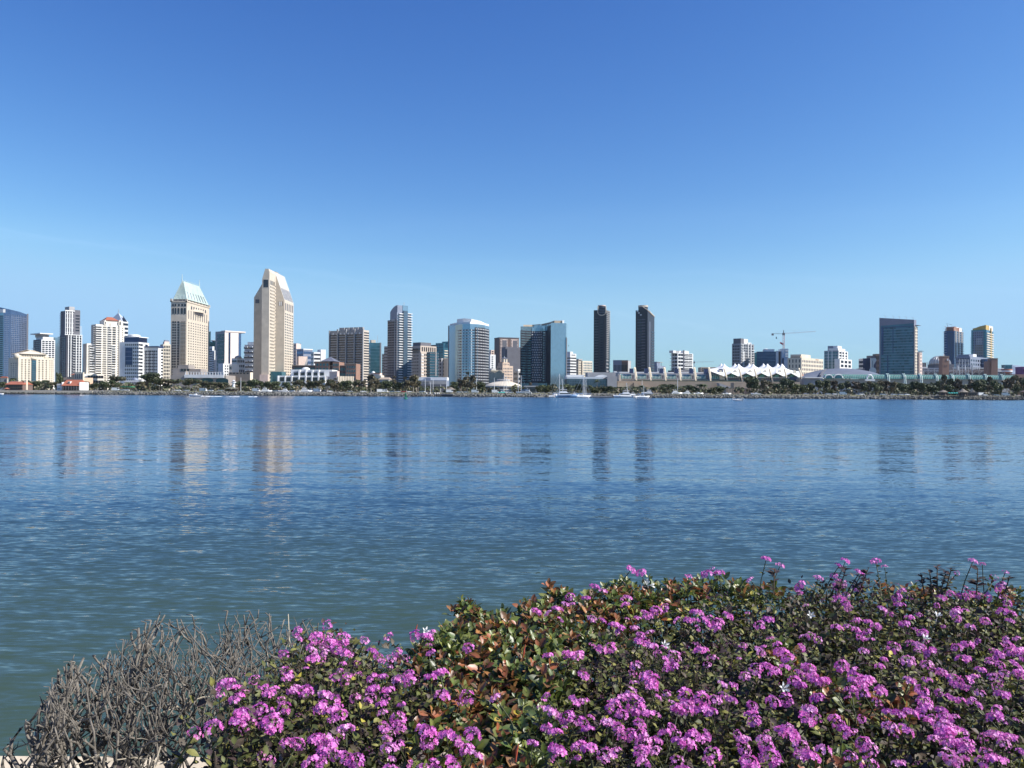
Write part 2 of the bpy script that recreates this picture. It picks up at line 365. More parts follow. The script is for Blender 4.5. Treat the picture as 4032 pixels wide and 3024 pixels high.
# --- white office with navy bands
B = Bd('office_building', 'white office block with navy glass band below its roof and navy glass panel', 'building', 470, 545, 557, 1347, 1000, 8, 22)
B.body(white); B.fb('glass_band', nglass, 486, 544.5, 1328, 1348, .8, 18); B.part('roof_slab', white, (B.u(486) - .5, B.a, .5, B.b - 1, B.z(1328), B.z(1325)))
mb = MB(); mb.lathe([(7, B.z(1325)), (7, B.z(1317)), (5, B.z(1315))], 18, B.u(507), 10); mb.build('roof_drum', white, B.root, False)
B.rows('window_row', glass, 'f', 13, 8, B.u(491), B.u(552), 1, B.h - 1, .5, .5)
B.win('r', 13, 2, fw=.5, fh=.5, z0=1)
B.fb('navy_panel', nglass, 493, 521, 1369, 1437, -.3, .6)
for y in (1385, 1403, 1420): B.fb('spandrel', bluegrey, 493, 521, y, y + 1.6, -.5, .3)

B = Bd('gridded_office', 'broad white office grid with navy cornice left of the beige block', 'building', 556, 622, 630, 1368, 1010, 8, 24)
B.body(white); B.part('cornice', navy, (-1, B.a + 1, -1, B.b, B.h, B.h + 1.6))
B.rows('window_row', glass, 'f', 13, 8, 1, B.a - 1, 1, B.h - 3, .62, .62); B.win('r', 13, 1, fw=.5, fh=.5)
for i in (2, 4, 6): B.part('painted_joint_shadow', dgrey, (B.a * i / 8 - .4, B.a * i / 8 + .4, -.5, .3, 1, B.h - 4))  # dark strips paint shadow lines at the vertical joints

B = Bd('beige_block', 'narrow beige block with square windows against the left side of the green-roofed hotel', 'building', 630, 642, 671, 1355, 1020, 55)
B.body(cream); B.win('r', 13, 4, fw=.55, fh=.62, z0=1); B.part('stair_box', pink, (B.a - 10, B.a - 2, B.v(648), B.v(668), B.h, B.z(1344))); B.part('plant_box', bluegrey, (B.a - 9, B.a - 3, B.v(651), B.v(667), B.z(1344), B.z(1338)))

# --- hotel tower with pale green roof
B = Bd('green_roofed_hotel', 'tall beige hotel tower under a steep pale green copper roof', 'building', 671, 733, 822, 1189, 1060, 0)
a, b, h = B.a, B.b, B.h; HY1 = B
B.body(sand_stone)
n = 24; z0, z1 = 8, h - 24
B.rows('window_row', glass, 'f', n, 2, B.u(676), B.u(693), z0, z1, .72, .62); B.rows('window_row', glass, 'f', n, 1, B.u(697), B.u(705), z0, z1, .9, .7, off=.0)
B.rows('window_row', glass, 'f', n, 2, B.u(709), B.u(731), z0, z1, .85, .66); B.rows('balcony', sand_stone, 'f', n, 2, B.u(708), B.u(731.5), z0, z1, .9, .25, d=1.2)
B.rows('window_row', glass, 'r', n + 2, 9, B.v(737), B.v(817), 2, z1, .34, .42, d=.2)
for x0, x1, yt, yb in ((677, 682.5, 1213, 1236), (686.5, 692, 1213, 1236), (698, 704, 1213, 1236), (710.5, 717.5, 1213, 1236), (722, 730, 1213, 1236)): B.fb('tall_window', glass, x0, x1, yt, yb, -.3, .25)
for x0, x1 in ((676, 682), (686, 692), (699, 706), (712, 719), (723, 731)): B.fb('crown_window', glass, x0, x1, 1197, 1206, -.3, .25)
for i in range(9): v = B.v(737) + (B.v(817) - B.v(737)) * (i + .3) / 9; B.part('tall_window', glass, (a - .3, a + .2, v, v + 1.7, h - 21, h - 10))
for i in range(7): v = b * (.2 + .62 * i / 6); B.part('crown_window', glass, (a - .3, a + .25, v - 1.6, v + 1.6, h - 8, h - 4))
B.part('parapet', sand_stone, (-.7, a + .7, -.7, b + .7, h, h + 1.4))
for yy in (-.7, b - 1.5): B.part('corner_post', sand_stone, (-.9, 1.4, yy, yy + 2.2, h, h + 4)); B.part('corner_post', sand_stone, (a - 1.4, a + .9, yy, yy + 2.2, h, h + 4))
mb = MB(); rr = 22; zc = h - 10; n2 = 10; ys = [b * (.28 + .46 * i / n2) for i in range(n2 + 1)]
mb.prism([(a - .2, ys[0])] + [(a + 4.5 * math.sin(math.pi * i / n2), ys[i]) for i in range(1, n2)] + [(a - .2, ys[-1])], zc, zc + 3.2); mb.build('curved_balcony', sand_stone, B.root)
mb = MB()
for i in range(1, n2): mb.box(a, a + 3.6 * math.sin(math.pi * i / n2), ys[i] - .4, ys[i] + .4, zc - 3.5, zc)
mb.build('balcony_brackets', dgrey, B.root)
zr0 = B.z(1178); zr1 = B.z(1107, 715, 1070)
B.part('clerestory', sand_stone, (2, a - 1.2, 2, b - 4, h, zr0))
for i in range(7): v = 4 + (b - 12) * i / 6; B.part('clerestory_opening', dgrey, (a - 1.4, a - .95, v, v + 4.6, h + 1.6, zr0 - .4))
for i in range(3): u = 3 + (a - 8.5) * i / 2; B.part('clerestory_opening', dgrey, (u, u + 4.6, 1.8, 2.2, h + 1.6, zr0 - .4))
mb = MB(); xm0, xm1 = B.u(714, 10), B.u(720, 10)
x0, x1, y0, y1 = 2, a + .2, .8, b - 2
rg = [(xm0, 10, zr1), (xm1, 10, zr1), (xm1, 64, zr1), (xm0, 64, zr1)]
bs = [(x0, y0, zr0), (x1, y0, zr0), (x1, y1, zr0), (x0, y1, zr0)]
for i in range(4): mb.quad(bs[i], bs[(i + 1) % 4], rg[(i + 1) % 4], rg[i])
mb.quad(*rg); mb.quad(*bs[::-1]); rf = mb.build('roof', copper, B.root)
mb = MB()
for i in range(9):
    t = (i + .5) / 9; p0 = Vector(bs[0]).lerp(Vector(bs[1]), t); p1 = Vector(rg[0]).lerp(Vector(rg[1]), t); o = Vector((0, -.25, .1)); mb.tube([p0 + o, p1 + o], .22, 4)
for i in range(16):
    t = (i + .5) / 16; p0 = Vector(bs[1]).lerp(Vector(bs[2]), t); p1 = Vector(rg[1]).lerp(Vector(rg[2]), t); o = Vector((.2, 0, .1)); mb.tube([p0 + o, p1 + o], .16, 4)
mb.build('seam_ribs', copper, rf)
for i in range(7):
    t = .08 + .8 * i / 6; p0 = Vector(bs[1]).lerp(Vector(bs[2]), t); p1 = Vector(rg[1]).lerp(Vector(rg[2]), t); mb = MB(); o = Vector((.3, 0, .1)); mb.tube([p0.lerp(p1, .06) + o, p0.lerp(p1, .42) + o], .5, 4); mb.build('dark_rib', bluegrey, rf)
for k, q in enumerate((rg[0], rg[2])):
    mb = MB(); mb.tube([(q[0], q[1], zr1 - 1), (q[0], q[1], zr1 + 9)], [.6, .25], 6); mb.build('spire', copper, B.root)
mb = MB(); mb.tube([(xm1, rg[1][1], zr1 + 1.4), (xm1, rg[2][1], zr1 + 1.4)], .15, 4)
for i in range(12): yy = rg[1][1] + (rg[2][1] - rg[1][1]) * i / 11; mb.tube([(xm1, yy, zr1), (xm1, yy, zr1 + 1.6)], .14, 4)
mb.build('ridge_railing', copper, B.root)

B = Bd('hotel_podium', 'long grey hotel podium with arched dark windows below the green-roofed tower', 'building', 671, 890, 905, 1478, 960, 0, 40)
B.body(W('taupe_podium', (.30, .265, .24))); B.part('upper_storey', MATS['taupe_podium'], (B.u(671), B.u(730, 6), 6, 30, B.h, B.z(1452))); B.part('pavilion', MATS['taupe_podium'], (B.u(700, 9), B.u(742, 9), 9, 28, B.z(1452), B.z(1437)))
B.rows('window_row', glass, 'f', 1, 3, B.u(703), B.u(738), B.z(1463), B.z(1451), .8, .8, off=6)
B.part('terrace_wall', white, (B.u(728), B.a - 2, -1.5, -.3, B.h - 3, B.h + .6))
mb = MB()
for i in range(15): u = B.u(730) + (B.a - 3 - B.u(730)) * i / 14; mb.box(u - .35, u + .35, .2, .9, B.h, B.h + 3.4)
mb.box(B.u(730), B.a - 3, .3, .8, B.h + 3.4, B.h + 3.8); mb.build('pergola', white, B.root)
for x0, x1 in ((733, 780), (792, 840), (851, 899)):
    u0, u1 = B.u(x0), B.u(x1); mb = MB(); zb, zt = B.z(1512), B.z(1487); n = 8
    mb.profile([(u0, zb), (u1, zb)] + [(u1 - (u1 - u0) * i / n, zt - 2.2 + 2.2 * math.sin(math.pi * i / n)) for i in range(n + 1)], -.4, .3); mb.build('arched_window', dtglass, B.root)
B.part('stepped_roof', MATS['taupe_podium'], (B.u(742, 14), B.u(790, 14), 14, 34, B.h, B.z(1452)))

B = Bd('low_stone_building', 'low flat beige building between the hotel podium and the tallest tower', 'building', 900, 984, 995, 1466, 990, 10)
B.body(tan); B.win('f', 1, 6, z0=B.z(1473), z1=B.z(1467), fw=.6, fh=.8); B.part('sun_toned_end', cream, (B.a, B.a + .4, 0, B.b, -1, B.h)); B.win('r', 2, 2, z0=B.h - 10, fw=.4)  # cream sheet on the right end paints it sunlit against the tan body

# --- stepped teal towers with white bands
B = Bd('banded_glass_tower', 'clustered teal glass tower with sloping tops and white bands right of the green-roofed hotel', 'building', 812, 840, 875, 1440, 1300, 30)
a, b = B.a, B.b; B.body(white); B.win('f', 8, 1, fw=1, fh=.45); B.win('r', 8, 1, fw=1, fh=.45)
for x0, x1, yt, yb, d in ((792, 812, 1296, 1400, 16), (812, 842, 1336, 1420, 8), (842, 862, 1385, 1430, 2)):
    u0, u1 = B.u(x0, d), B.u(x1, d); um = (u0 + u1) / 2; r = (u1 - u0) / 2; zt = B.z(yt)
    pts = [(um + r * math.cos(R(t)), d + r + r * math.sin(R(t))) for t in range(30, 390, 60)]
    mb = MB(); mb.prism(pts, -1, [zt - 4 + (p[1] - d) / r * 2 for p in pts]); mb.build('glass_shaft', dtglass, B.root)
    mb = MB(); mb.lathe([(r * .55, zt - 2), (r * .7, zt - .5), (r * .4, zt)], 14, um, d + r); mb.build('white_cap', white, B.root)
for x0, x1, yt in ((815, 824, 1398), (826, 838, 1364), (853, 873, 1408), (838, 846, 1380)):
    B.fb('banded_pier', white, x0, x1, yt, 1470, -1, 2.5); B.rows('window_row', glass, 'f', 10, 1, B.u(x0 + .5), B.u(x1 - .5), B.z(1468), B.z(yt + 6), 1, .35, off=-1)

# --- courthouse slab
B = Bd('courthouse_tower', 'pale pink slab tower with flat canopy jutting to the right', 'building', 847, 884, 938, 1303, 1250, 42)
a, b, h = B.a, B.b, B.h; B.body(W('pinkish_white_panel', (.72, .63, .58))); B.fb('shade_toned_panel', grey, 848, 883, 1304, 1400, -.3, .2); B.fb('glass_panel', dtglass, 855, 882.5, 1314, 1472, -.5, .5); B.win('f', 14, 1, u0=B.u(856), u1=B.u(881), z0=4, z1=B.z(1318), fw=1, fh=.12, m=grey, d=.9)  # grey panel paints the shade of the left face
B.sb('dark_slot', nglass, 899, 906, 1309, 1433, -.3, .3); B.sb('canopy', W('pinkish_white_panel', (.72, .63, .58)), 884, 965, 1301, 1306, -.8, b * .5)
mb = MB()
for i in range(7): v = B.v(940) + (B.v(962) - B.v(940)) * i / 6; mb.box(a - 12, a, v - .4, v + .4, B.z(1309.5 - i * .3), B.z(1306))
mb.build('canopy_brackets', grey, B.root)
B.part('glass_edge', bglass, (a - 12, a - 1, b, b + 5, -1, B.z(1310))); B.part('lower_wing', white, (a - 10, a + 5, B.v(872), B.v(905), -1, B.z(1432)))
B.rows('window_row', glass, 'r', 9, 3, B.v(876), B.v(903), 1, B.z(1436), .5, .5, off=-5)

B = Bd('low_office', 'low white office with square windows left of the tallest tower', 'building', 912, 932, 964, 1410, 1180, 40)
B.body(white); B.win('r', 6, 4, z0=4, fw=.55, fh=.5); B.win('f', 6, 1, z0=4, fw=1, fh=.4)
mb = MB(); mb.lathe([(5, B.h), (5, B.h + .6), (4, B.h + 2.4), (2, B.h + 3.4), (.3, B.h + 3.8)], 18, B.a * .8, B.b * .3); mb.build('domed_roof', grey, B.root, True)
B = Bd('low_office', 'small white block in front of the pale slab tower with canopy', 'building', 902, 913, 941, 1434, 1150, 45)
B.body(white); B.win('f', 4, 1, fw=1, fh=.5)

B = Bd('stepped_office', 'grey white stepped building with curved balconies behind the left edge of the tallest tower', 'building', 962, 998, 1012, 1357, 1300, 15)
B.body(W('pale_grey_concrete', (.50, .51, .51))); B.part('upper_step', white, (B.u(974, 4), B.a - 1, 4, B.b - 2, B.h, B.z(1346))); B.win('f', 9, 1, u0=-1, fw=1, fh=.45, z0=4); B.rows('balcony', white, 'f', 9, 2, -1, B.a, 5.5, B.h, .7, .2, d=1.8)

# --- tallest tower
B = Bd('tallest_hotel_tower', 'tallest beige tower with slanted chisel-shaped top and dark square windows', 'building', 996, 1118, 1154, 1180, 1150, 0)
a, b, h = B.a, B.b, B.h
fwd = 30.0; YF = 1150 - fwd
xa, xb = B.u(1029, -fwd), B.u(1058, -fwd); z_t = B.z(1058, 1048, YF); z_l = B.z(1171, 996, 1152); z_s = B.z(1099, 1029, YF)
xt0, xt1 = B.u(1041, -fwd), B.u(1054, -fwd); zr = B.z(1183)
mb = MB(); zx = z_l + (z_s - z_l)
xw = B.u(1029, 2); zw = B.z(1099, 1029, 1152); mb.profile([(0, -1.5), (xa, -1.5), (xa, min(z_t, z_l + (zw - z_l) * xa / xw)), (0, z_l)], 2, b); mb.build('left_wing', sand_stone, B.root)
def roofz(x): return z_t + (zr - z_t) * (x - xt1) / (a - xt1)
mb = MB(); mb.profile([(xb, -1.5), (a, -1.5), (a, zr), (xb, roofz(xb))], 0, b); mb.build('right_wing', sand_stone, B.root)
mb = MB(); mb.profile([(xa, -1.5), (xb, -1.5), (xb, roofz(xb)), (xt1, z_t), (xt0, z_t), (xa, z_s)], -fwd, b); mb.build('centre_slab', sand_stone, B.root)
sh = 1085 / (1085 - fwd)
mb = MB(); mb.box(xa - .5, xa + .3, -.5, 2, 8, z_s - 34); mb.build('painted_shadow_line', dgrey, B.root)  # dark strip paints the shade between centre slab and left wing
B.part('square_window', glass, (B.u(1035, -fwd), B.u(1053.5, -fwd), -fwd - .2, -fwd + .3, B.z(1131, 1044, YF), B.z(1101, 1044, YF))); B.part('window_frame', sand_stone, (B.u(1033.5, -fwd), B.u(1055, -fwd), -fwd - .12, -fwd + .2, B.z(1132.5, 1044, YF), B.z(1099.5, 1044, YF)))
B.part('square_window', dgrey, (B.u(1003.5, 2), B.u(1019, 2), 1.8, 2.3, B.z(1194), B.z(1179)))
for k, (x0, x1) in enumerate(((1097, 1101), (1103.5, 1107.5), (1108.6, 1110))): B.fb('notch_window', white if k < 2 else dgrey, x0, x1, 1187.5, 1203.5, -.3, .25)
B.fb('notch_recess', tan, 1095, 1112, 1186, 1204.5, -.1, .2)
n = 28
B.rows('window_row', glass, 'r', n, 5, 1.5, b - 1, 6, zr - 16, .46, .46, d=.2)
for i in range(5): w = (b - 2.5) / 5; B.part('tall_window', dgrey, (a - .3, a + .2, 1.5 + w * (i + .22), 1.5 + w * (i + .72), zr - 13, zr - 3))
def slabrow(nm, m, k, y0, y1, cols, z0, z1, fw, fh):
    w = (y1 - y0) / cols; mb = MB()
    for c in range(cols): mb.box(xb - .3, xb + .22, y0 + w * (c + .5 - fw / 2), y0 + w * (c + .5 + fw / 2), 0, (z1 - z0) / k * fh)
    me = mb.mesh(nm, m)
    for r in range(k): link(nm, me, B.root, (0, 0, z0 + (z1 - z0) / k * (r + .5 - fh / 2)))
slabrow('window_row', glass, n + 2, -fwd + 3, -4, 4, 6, B.z(1132), .42, .45); slabrow('tall_window', glass, 1, -fwd + 3, -4, 6, B.z(1131), B.z(1112), .45, .85)
slabrow('corner_balcony', dgrey, n + 2, -3.4, -.4, 1, 6, B.z(1122), 1, .3)
mb = MB()
for i in range(9):
    y = 1 + (b - 2) * i / 8
    if i >= 1: pass
    mb.tube([(xt1 + .3, y, roofz(xt1 + .3) + .3), (a - .2, y, roofz(a - .2) + .3)], .55, 4)
mb.build('roof_ribs', white, B.root)
q = (a - xt1)
for i in range(8):
    y = 1 + (b - 2) * (i + .5) / 8; x0, x1 = xt1 + q * .55, xt1 + q * .96; mb = MB()
    mb.quad((x0, y - 2.6, roofz(x0) + .2), (x1, y - 2.6, roofz(x1) + .2), (x1, y + 2.6, roofz(x1) + .2), (x0, y + 2.6, roofz(x0) + .2)); mb.build('roof_glazing', dgrey, B.root)
mb = MB(); x0, x1 = xt1 + .5, xt1 + q * .5; mb.quad((x0, .5, roofz(x0) + .12), (x1, .5, roofz(x1) + .12), (x1, b - .5, roofz(x1) + .12), (x0, b - .5, roofz(x0) + .12)); mb.build('roof_cladding', W('pale_sage_metal', (.50, .52, .46)), B.root)
B.part('roof_plant', tan, (xt0 + .8, xt1 - .4, 6, 20, z_t, z_t + 1.2))
B.part('base_block', pink, (xa - 1.5, xb - .2, -fwd - 2.5, -fwd + .5, -1.5, B.z(1477)))
B.part('teal_glass_base', tglass, (xb, a + 3, -22, -.2, -1.5, B.z(1465)))

B = Bd('background_tower', 'narrow pinkish tower showing just right of the tallest tower', 'building', 1140, 1166, 1172, 1352, 1500, 10, 20)
B.body(pink); B.win('f', 14, 3, fw=.4, fh=.4)
B = Bd('glass_office', 'grey blue glass office with flat white roof edge behind the brown brick complex', 'building', 1167, 1194, 1230, 1376, 1450, 40)
B.body(bluegrey); B.part('roof_edge', white, (-.6, B.a + .6, -.6, B.b + .6, B.h - .3, B.h + 1.4)); B.win('r', 8, 1, fw=1, fh=.5, m=bglass); B.win('f', 8, 1, fw=1, fh=.5, m=bglass)
B = Bd('banded_office', 'white banded office with raised square end tower left of the broad grey office', 'building', 1224, 1235, 1272, 1386, 1400, 55)
B.body(white); B.win('r', 8, 1, fw=1, fh=.42, z0=10); B.win('f', 8, 1, fw=1, fh=.42, z0=10); B.part('end_tower', white, (B.a - 14, B.a + .6, B.v(1262), B.v(1282), -1, B.z(1375)))
B = Bd('sloped_building', 'plain pink block with slanted glazed corner right of the tallest tower', 'building', 1169, 1176, 1211, 1403, 1200, 60)
B.body(pink); mb = MB(); mb.quad((B.a + .3, B.v(1211), 5), (B.a + .3, B.v(1211), B.h), (B.a + .3, B.v(1198), B.h - 14), (B.a + .3, B.v(1198), 5)); mb.build('slanted_glazing', grey, B.root); B.rows('window_row', dgrey, 'r', 1, 4, B.v(1180), B.v(1204), 12, 24, .4, .9)

# --- brown brick complex
B = Bd('brick_apartments', 'brown brick apartment complex with dark hipped roof above the white hall', 'building', 1150, 1395, 1410, 1440, 1080, 5)
B.body(brown); a, h = B.a, B.h
B.part('tower_block', brick, (B.u(1243), B.u(1300), -3, 20, -1, B.z(1424))); B.part('tower_block', brick, (B.u(1312), B.u(1338), -3, 20, -1, B.z(1426))); B.part('corner_block', brick, (B.u(1368), B.u(1409), -8, 12, -1, B.z(1433)))
mb = MB(); x0, x1, z0, z1 = B.u(1262, -5), B.u(1316, -5), B.z(1423), B.z(1404); xm = (x0 + x1) / 2
q = [(x0, -5), (x1, -5), (x1, 22), (x0, 22)]
for i in range(4): mb.quad((*q[i], z0), (*q[(i + 1) % 4], z0), (xm, 8, z1))
mb.quad(*[(p[0], p[1], z0 - .1) for p in q[::-1]]); mb.build('roof', slate, B.root)
for x0, x1, off in ((1246, 1298, -3), (1313, 1337, -3), (1370, 1408, -8)): B.rows('window_row', tglass, 'f', 6, 4, B.u(x0), B.u(x1), 3, B.z(1428 if off == -3 else 1438), .5, .5, off=off)
for x0, x1 in ((1160, 1240), (1340, 1366)): B.rows('window_row', tglass, 'f', 4, 9 if x0 < 1200 else 4, B.u(x0), B.u(x1), 3, B.z(1443), .55, .5)
B.rows('cornice', tan, 'f', 1, 1, B.u(1150), B.a, B.z(1441), B.z(1438.5), 1, 1, d=1); B.part('cornice', tan, (B.u(1242), B.u(1301), -4, 0, B.z(1426), B.z(1424))); B.part('cornice', tan, (B.u(1367), B.u(1410), -9, -7, B.z(1434.5), B.z(1432.5)))

# --- white hall
B = Bd('white_hall', 'two-storey white concrete hall with deep square bays behind the shoreline trees', 'building', 1093, 1296, 1303, 1480, 930, 0, 40)
B.body(white); a, h = B.a, B.h; B.part('upper_storey', white, (B.u(1145, 8), B.u(1308, 8), 8, 36, h, B.z(1455)))
for x0, x1 in ((1157, 1175), (1185, 1201), (1211, 1228), (1236, 1253), (1260, 1276)): mb = MB(); o = B.part('bay_window', glass, (B.u(x0, 8), B.u(x1, 8), 7.6, 9, B.z(1478), B.z(1463))); B.part('awning', bluegrey, (B.u(x0, 8), B.u(x1, 8), 6.2, 7.6, B.z(1467), B.z(1464)))
for x0, x1 in ((1103, 1121), (1128, 1147), (1153, 1174), (1182, 1202), (1208, 1226), (1232, 1252), (1258, 1276)): B.fb('bay_window', glass, x0, x1, 1502, 1486, -.5, .2)
for px in (1096, 1124, 1150, 1178, 1205, 1229, 1255, 1279): B.fb('pier', white, px - 2.5, px + 2.5, 1481, 1516, -2.2, .2)
for px in (1180, 1206, 1231, 1256): B.part('buttress', white, (B.u(px - 3, 8), B.u(px + 3, 8), 5.5, 8, h, B.z(1456)))
mb = MB(); mb.lathe([(5 * math.cos(R(t)), B.z(1455) + 3 * math.sin(R(t))) for t in (0, 25, 50, 70, 88)], 14, B.u(1204, 20), 20); mb.build('roof_dome', white, B.root, True)
B = Bd('cream_annex', 'low cream annex with vertical pilasters at the right end of the white hall', 'building', 1290, 1326, 1393, 1482, 900, 58)
B.body(pink); B.part('upper_block', pink, (0, B.a - 4, 2, B.v(1342), B.h, B.z(1461)))
for i in range(10): v = B.v(1332) + (B.v(1390) - B.v(1332)) * i / 9; B.part('pilaster', cream, (B.a - .2, B.a + 1, v - .6, v + .6, 0, B.h + .3))
B.rows('window_row', dgrey, 'r', 1, 9, B.v(1332), B.v(1390), 2, B.h - 2, .4, .8, d=.2)

# --- broad grey office with piers
gof = W('shade_toned_concrete', (.285, .29, .30))  # shade of the front face put into the grey base colour
B = Bd('grey_office_slab', 'broad grey concrete office with five dark-windowed bays and notched roofline', 'building', 1297, 1430, 1451, 1299, 1180, 26)
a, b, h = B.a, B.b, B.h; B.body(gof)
B.part('sun_toned_face', beige, (a, a + .35, 0, b, 0, h)); B.rows('window_row', glass, 'f', 22, 4, .6, a - 1, 4, h - 5, .86, .5); B.rows('window_row', glass, 'r', 22, 1, 1, b, 4, h - 2, 1, .42, d=.6)  # beige sheet puts sunlight into the right face's colour
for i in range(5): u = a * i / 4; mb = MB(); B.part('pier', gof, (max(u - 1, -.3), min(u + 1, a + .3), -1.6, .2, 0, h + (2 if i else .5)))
mb = MB()
for i in range(5): u = min(a * i / 4, a - 1); mb.profile([(u - .5, h - 4), (u + 2.8, h + 3), (u - .5, h + 3)], -1.5, 3)
B.rows('roof_notch', white, 'f', 1, 8, 3, a - 3, h - 7, h - 3, .28, .9, d=.15)
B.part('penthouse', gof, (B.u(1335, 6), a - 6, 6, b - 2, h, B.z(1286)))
for i in range(4): u = B.u(1348, 5) + i * (a - 8 - B.u(1348, 5)) / 4; B.part('roof_fin', grey, (u, u + 3.4, 4.5, 7, h, h + 4.5))
B.part('colonnade_base', white, (-1, a + 1, -1.2, b, -1.5, 3)); B.rows('window_row', white, 'f', 2, 5, 2, a - 1, 3, 12, .3, .4, d=.7)

B = Bd('teal_glass_slab', 'narrow teal glass slab with antenna between the grey office and tall condominium tower', 'building', 1451, 1458, 1500, 1349, 1300, 62)
B.body(tglass); B.part('penthouse', beige, (1, B.a - 2, 2, B.v(1480), B.h, B.z(1338))); B.rows('floor_line', pglass, 'r', 14, 1, .3, B.b - .3, 2, B.h - 1, 1, .06, d=.25)
B.part('dark_edge', dgrey, (B.a - 3, B.a + .3, B.v(1495), B.b + .2, -1, B.h + .5)); mb = MB(); mb.tube([(B.a - 4, B.v(1489), B.h), (B.a - 4, B.v(1489), B.h + 12)], .3, 4); mb.build('antenna', steel, B.root)

# --- tall condominium tower
stglass = mat('steel_blue_glass', (.11, .16, .21), rough=.2, metal=.4, var=.2, vscale=.3)
B = Bd('glass_condominium', 'tall grey condominium tower with quarter-round glass crown and white balconies', 'building', 1525, 1561, 1619, 1229, 1100, 40)
a, b, h = B.a, B.b, B.h; B.body(dgrey, z1=B.z(1259)); zt = B.z(1259)
B.part('upper_shaft', bluegrey, (B.u(1534, 0), a - .05, .3, b - .4, zt, h))
for x0, x1, yt, d in ((1512, 1526, 1361, 3), (1504, 1513, 1390, 6)):
    B.part('low_wing', grey, (B.u(x0, d), B.u(x1, d), d, d + 16, -1, B.z(yt))); B.rows('window_row', glass, 'f', 14, 2, B.u(x0, d), B.u(x1, d), 3, B.z(yt + 3), .6, .5, off=d)
B.rows('window_row', glass, 'f', 27, 4, .5, a - 1, 4, zt - 2, .6, .6); B.rows('floor_band', grey, 'f', 27, 1, 0, a - .5, 4, zt, 1, .14, d=.5)
B.fb('grey_frame', grey, 1541, 1556, 1257, 1262, -.7, .3); B.fb('grey_frame', grey, 1554, 1556, 1257.2, 1480, -.72, .3)
n = 30
B.rows('window_row', stglass, 'r', n, 1, B.v(1563), B.v(1583), 4, h - 3, 1, .62, d=.2); B.rows('balcony', white, 'r', n, 1, B.v(1568), B.v(1583), 4, h, 1, .3, d=1.8)
B.rows('window_row', stglass, 'r', n, 1, B.v(1600), B.v(1618), 4, h - 3, 1, .62, d=.2); B.rows('balcony', white, 'r', n, 1, B.v(1600.5), B.v(1619.5), 5, h + 1, 1, .26, d=1.9)
B.sb('glass_strip', stglass, 1584, 1600, 1221, 1482, -2.2, .3); B.rows('floor_line', pglass, 'r', n, 1, B.v(1584.5), B.v(1599), 4, h, 1, .07, d=2.35)
mb = MB(); v0, v1 = B.v(1583), B.v(1604); z0, z1 = h, B.z(1201); u0 = B.u(1545, 6)
pr = [(u0 + (a - u0) * t, z0 + (z1 - z0) * math.sin(math.pi / 2 * t) ** .8) for t in (0, .12, .3, .5, .7, .85, 1)]
mb.profile([(a, z0)] + [(u0, z0)] + pr[1:], 1, v1); mb.build('curved_crown', bluegrey, B.root)
B.part('crown_glass', pglass, (a - .2, a + .5, v0, v1, z0, z1 + .5)); mb = MB(); mb.tube([(a - 3, v1 - 4, z1), (a - 3, v1 - 4, z1 + 5)], .3, 4); mb.build('antenna', steel, B.root)

# --- offices in the middle
B = Bd('stone_office', 'beige stone office with dark penthouse right of the tall condominium tower', 'building', 1616, 1655, 1718, 1361, 1250, 42)
B.body(W('warm_beige_stone', (.50, .42, .35))); a, b, h = B.a, B.b, B.h; B.part('penthouse', dgrey, (2, a - 3, 3, B.v(1702), h, B.z(1347))); B.part('lower_step', W('warm_beige_stone', (.50, .42, .35)), (2, a + 5, -3, B.v(1681), -1, B.z(1388)))
B.rows('window_row', glass, 'r', 1, 7, B.v(1658), B.v(1716), B.z(1384), B.z(1365), .5, .9); B.rows('window_row', glass, 'r', 11, 3, B.v(1660), B.v(1681), 3, B.z(1391), .62, .6, off=-5)
B.rows('balcony', white, 'r', 11, 1, B.v(1650), B.v(1658), 3, B.z(1391), 1, .3, d=5.6); B.rows('window_row', glass, 'f', 13, 5, 1, a, 3, h - 3, .5, .5, d=3.3); B.rows('window_row', glass, 'r', 12, 4, B.v(1684), B.v(1716), 3, B.z(1386), .5, .5)
B = Bd('green_grey_tower', 'slim greenish glass tower with white frame beside the beige stone office', 'building', 1680, 1693, 1726, 1386, 1200, 50)
B.body(tglass); B.rows('floor_band', grey, 'r', 14, 1, 0, B.b, 2, B.h, 1, .16, d=.4); B.rows('window_row', glass, 'r', 14, 6, .5, B.b - .5, 3, B.h, .5, .5, d=.5); B.rows('window_row', glass, 'f', 14, 1, 0, B.a, 3, B.h, 1, .6)
B.sb('white_frame', grey, 1714, 1717, 1386, 1480, -.7, .3)
B = Bd('dark_green_tower', 'dark green glass tower with yellowish balcony strip beside the rounded blue hotel', 'building', 1715, 1746, 1775, 1350, 1330, 40)
B.body(tglass); B.part('upper_block', tglass, (B.u(1740, 6), B.a + 8, 6, B.b, B.h, B.z(1344))); B.win('f', 18, 3, fw=.6, fh=.4); B.rows('balcony', cream, 'r', 16, 1, 1, B.b * .55, 3, B.z(1376), 1, .35, d=1.2)
B.part('roof_plant', brown, (-18, 4, 2, 10, B.h - 6, B.z(1356))); B.part('front_wing', grey, (B.u(1722, -14), B.u(1738, -14), -14, 0, -1, B.z(1412))); B.rows('window_row', glass, 'f', 9, 2, B.u(1722, -14), B.u(1738, -14), 2, B.z(1415), .6, .5, off=-14)
B.part('yellow_wing', cream, (B.u(1739, -10), B.u(1763, -10), -10, 0, -1, B.z(1412))); B.rows('window_row', glass, 'f', 9, 1, B.u(1739, -10), B.u(1747, -10), 2, B.z(1414), 1, .55, off=-10); B.fb('teal_panel', tglass, 1748, 1763, 1414, 1480, -10.4, -9)
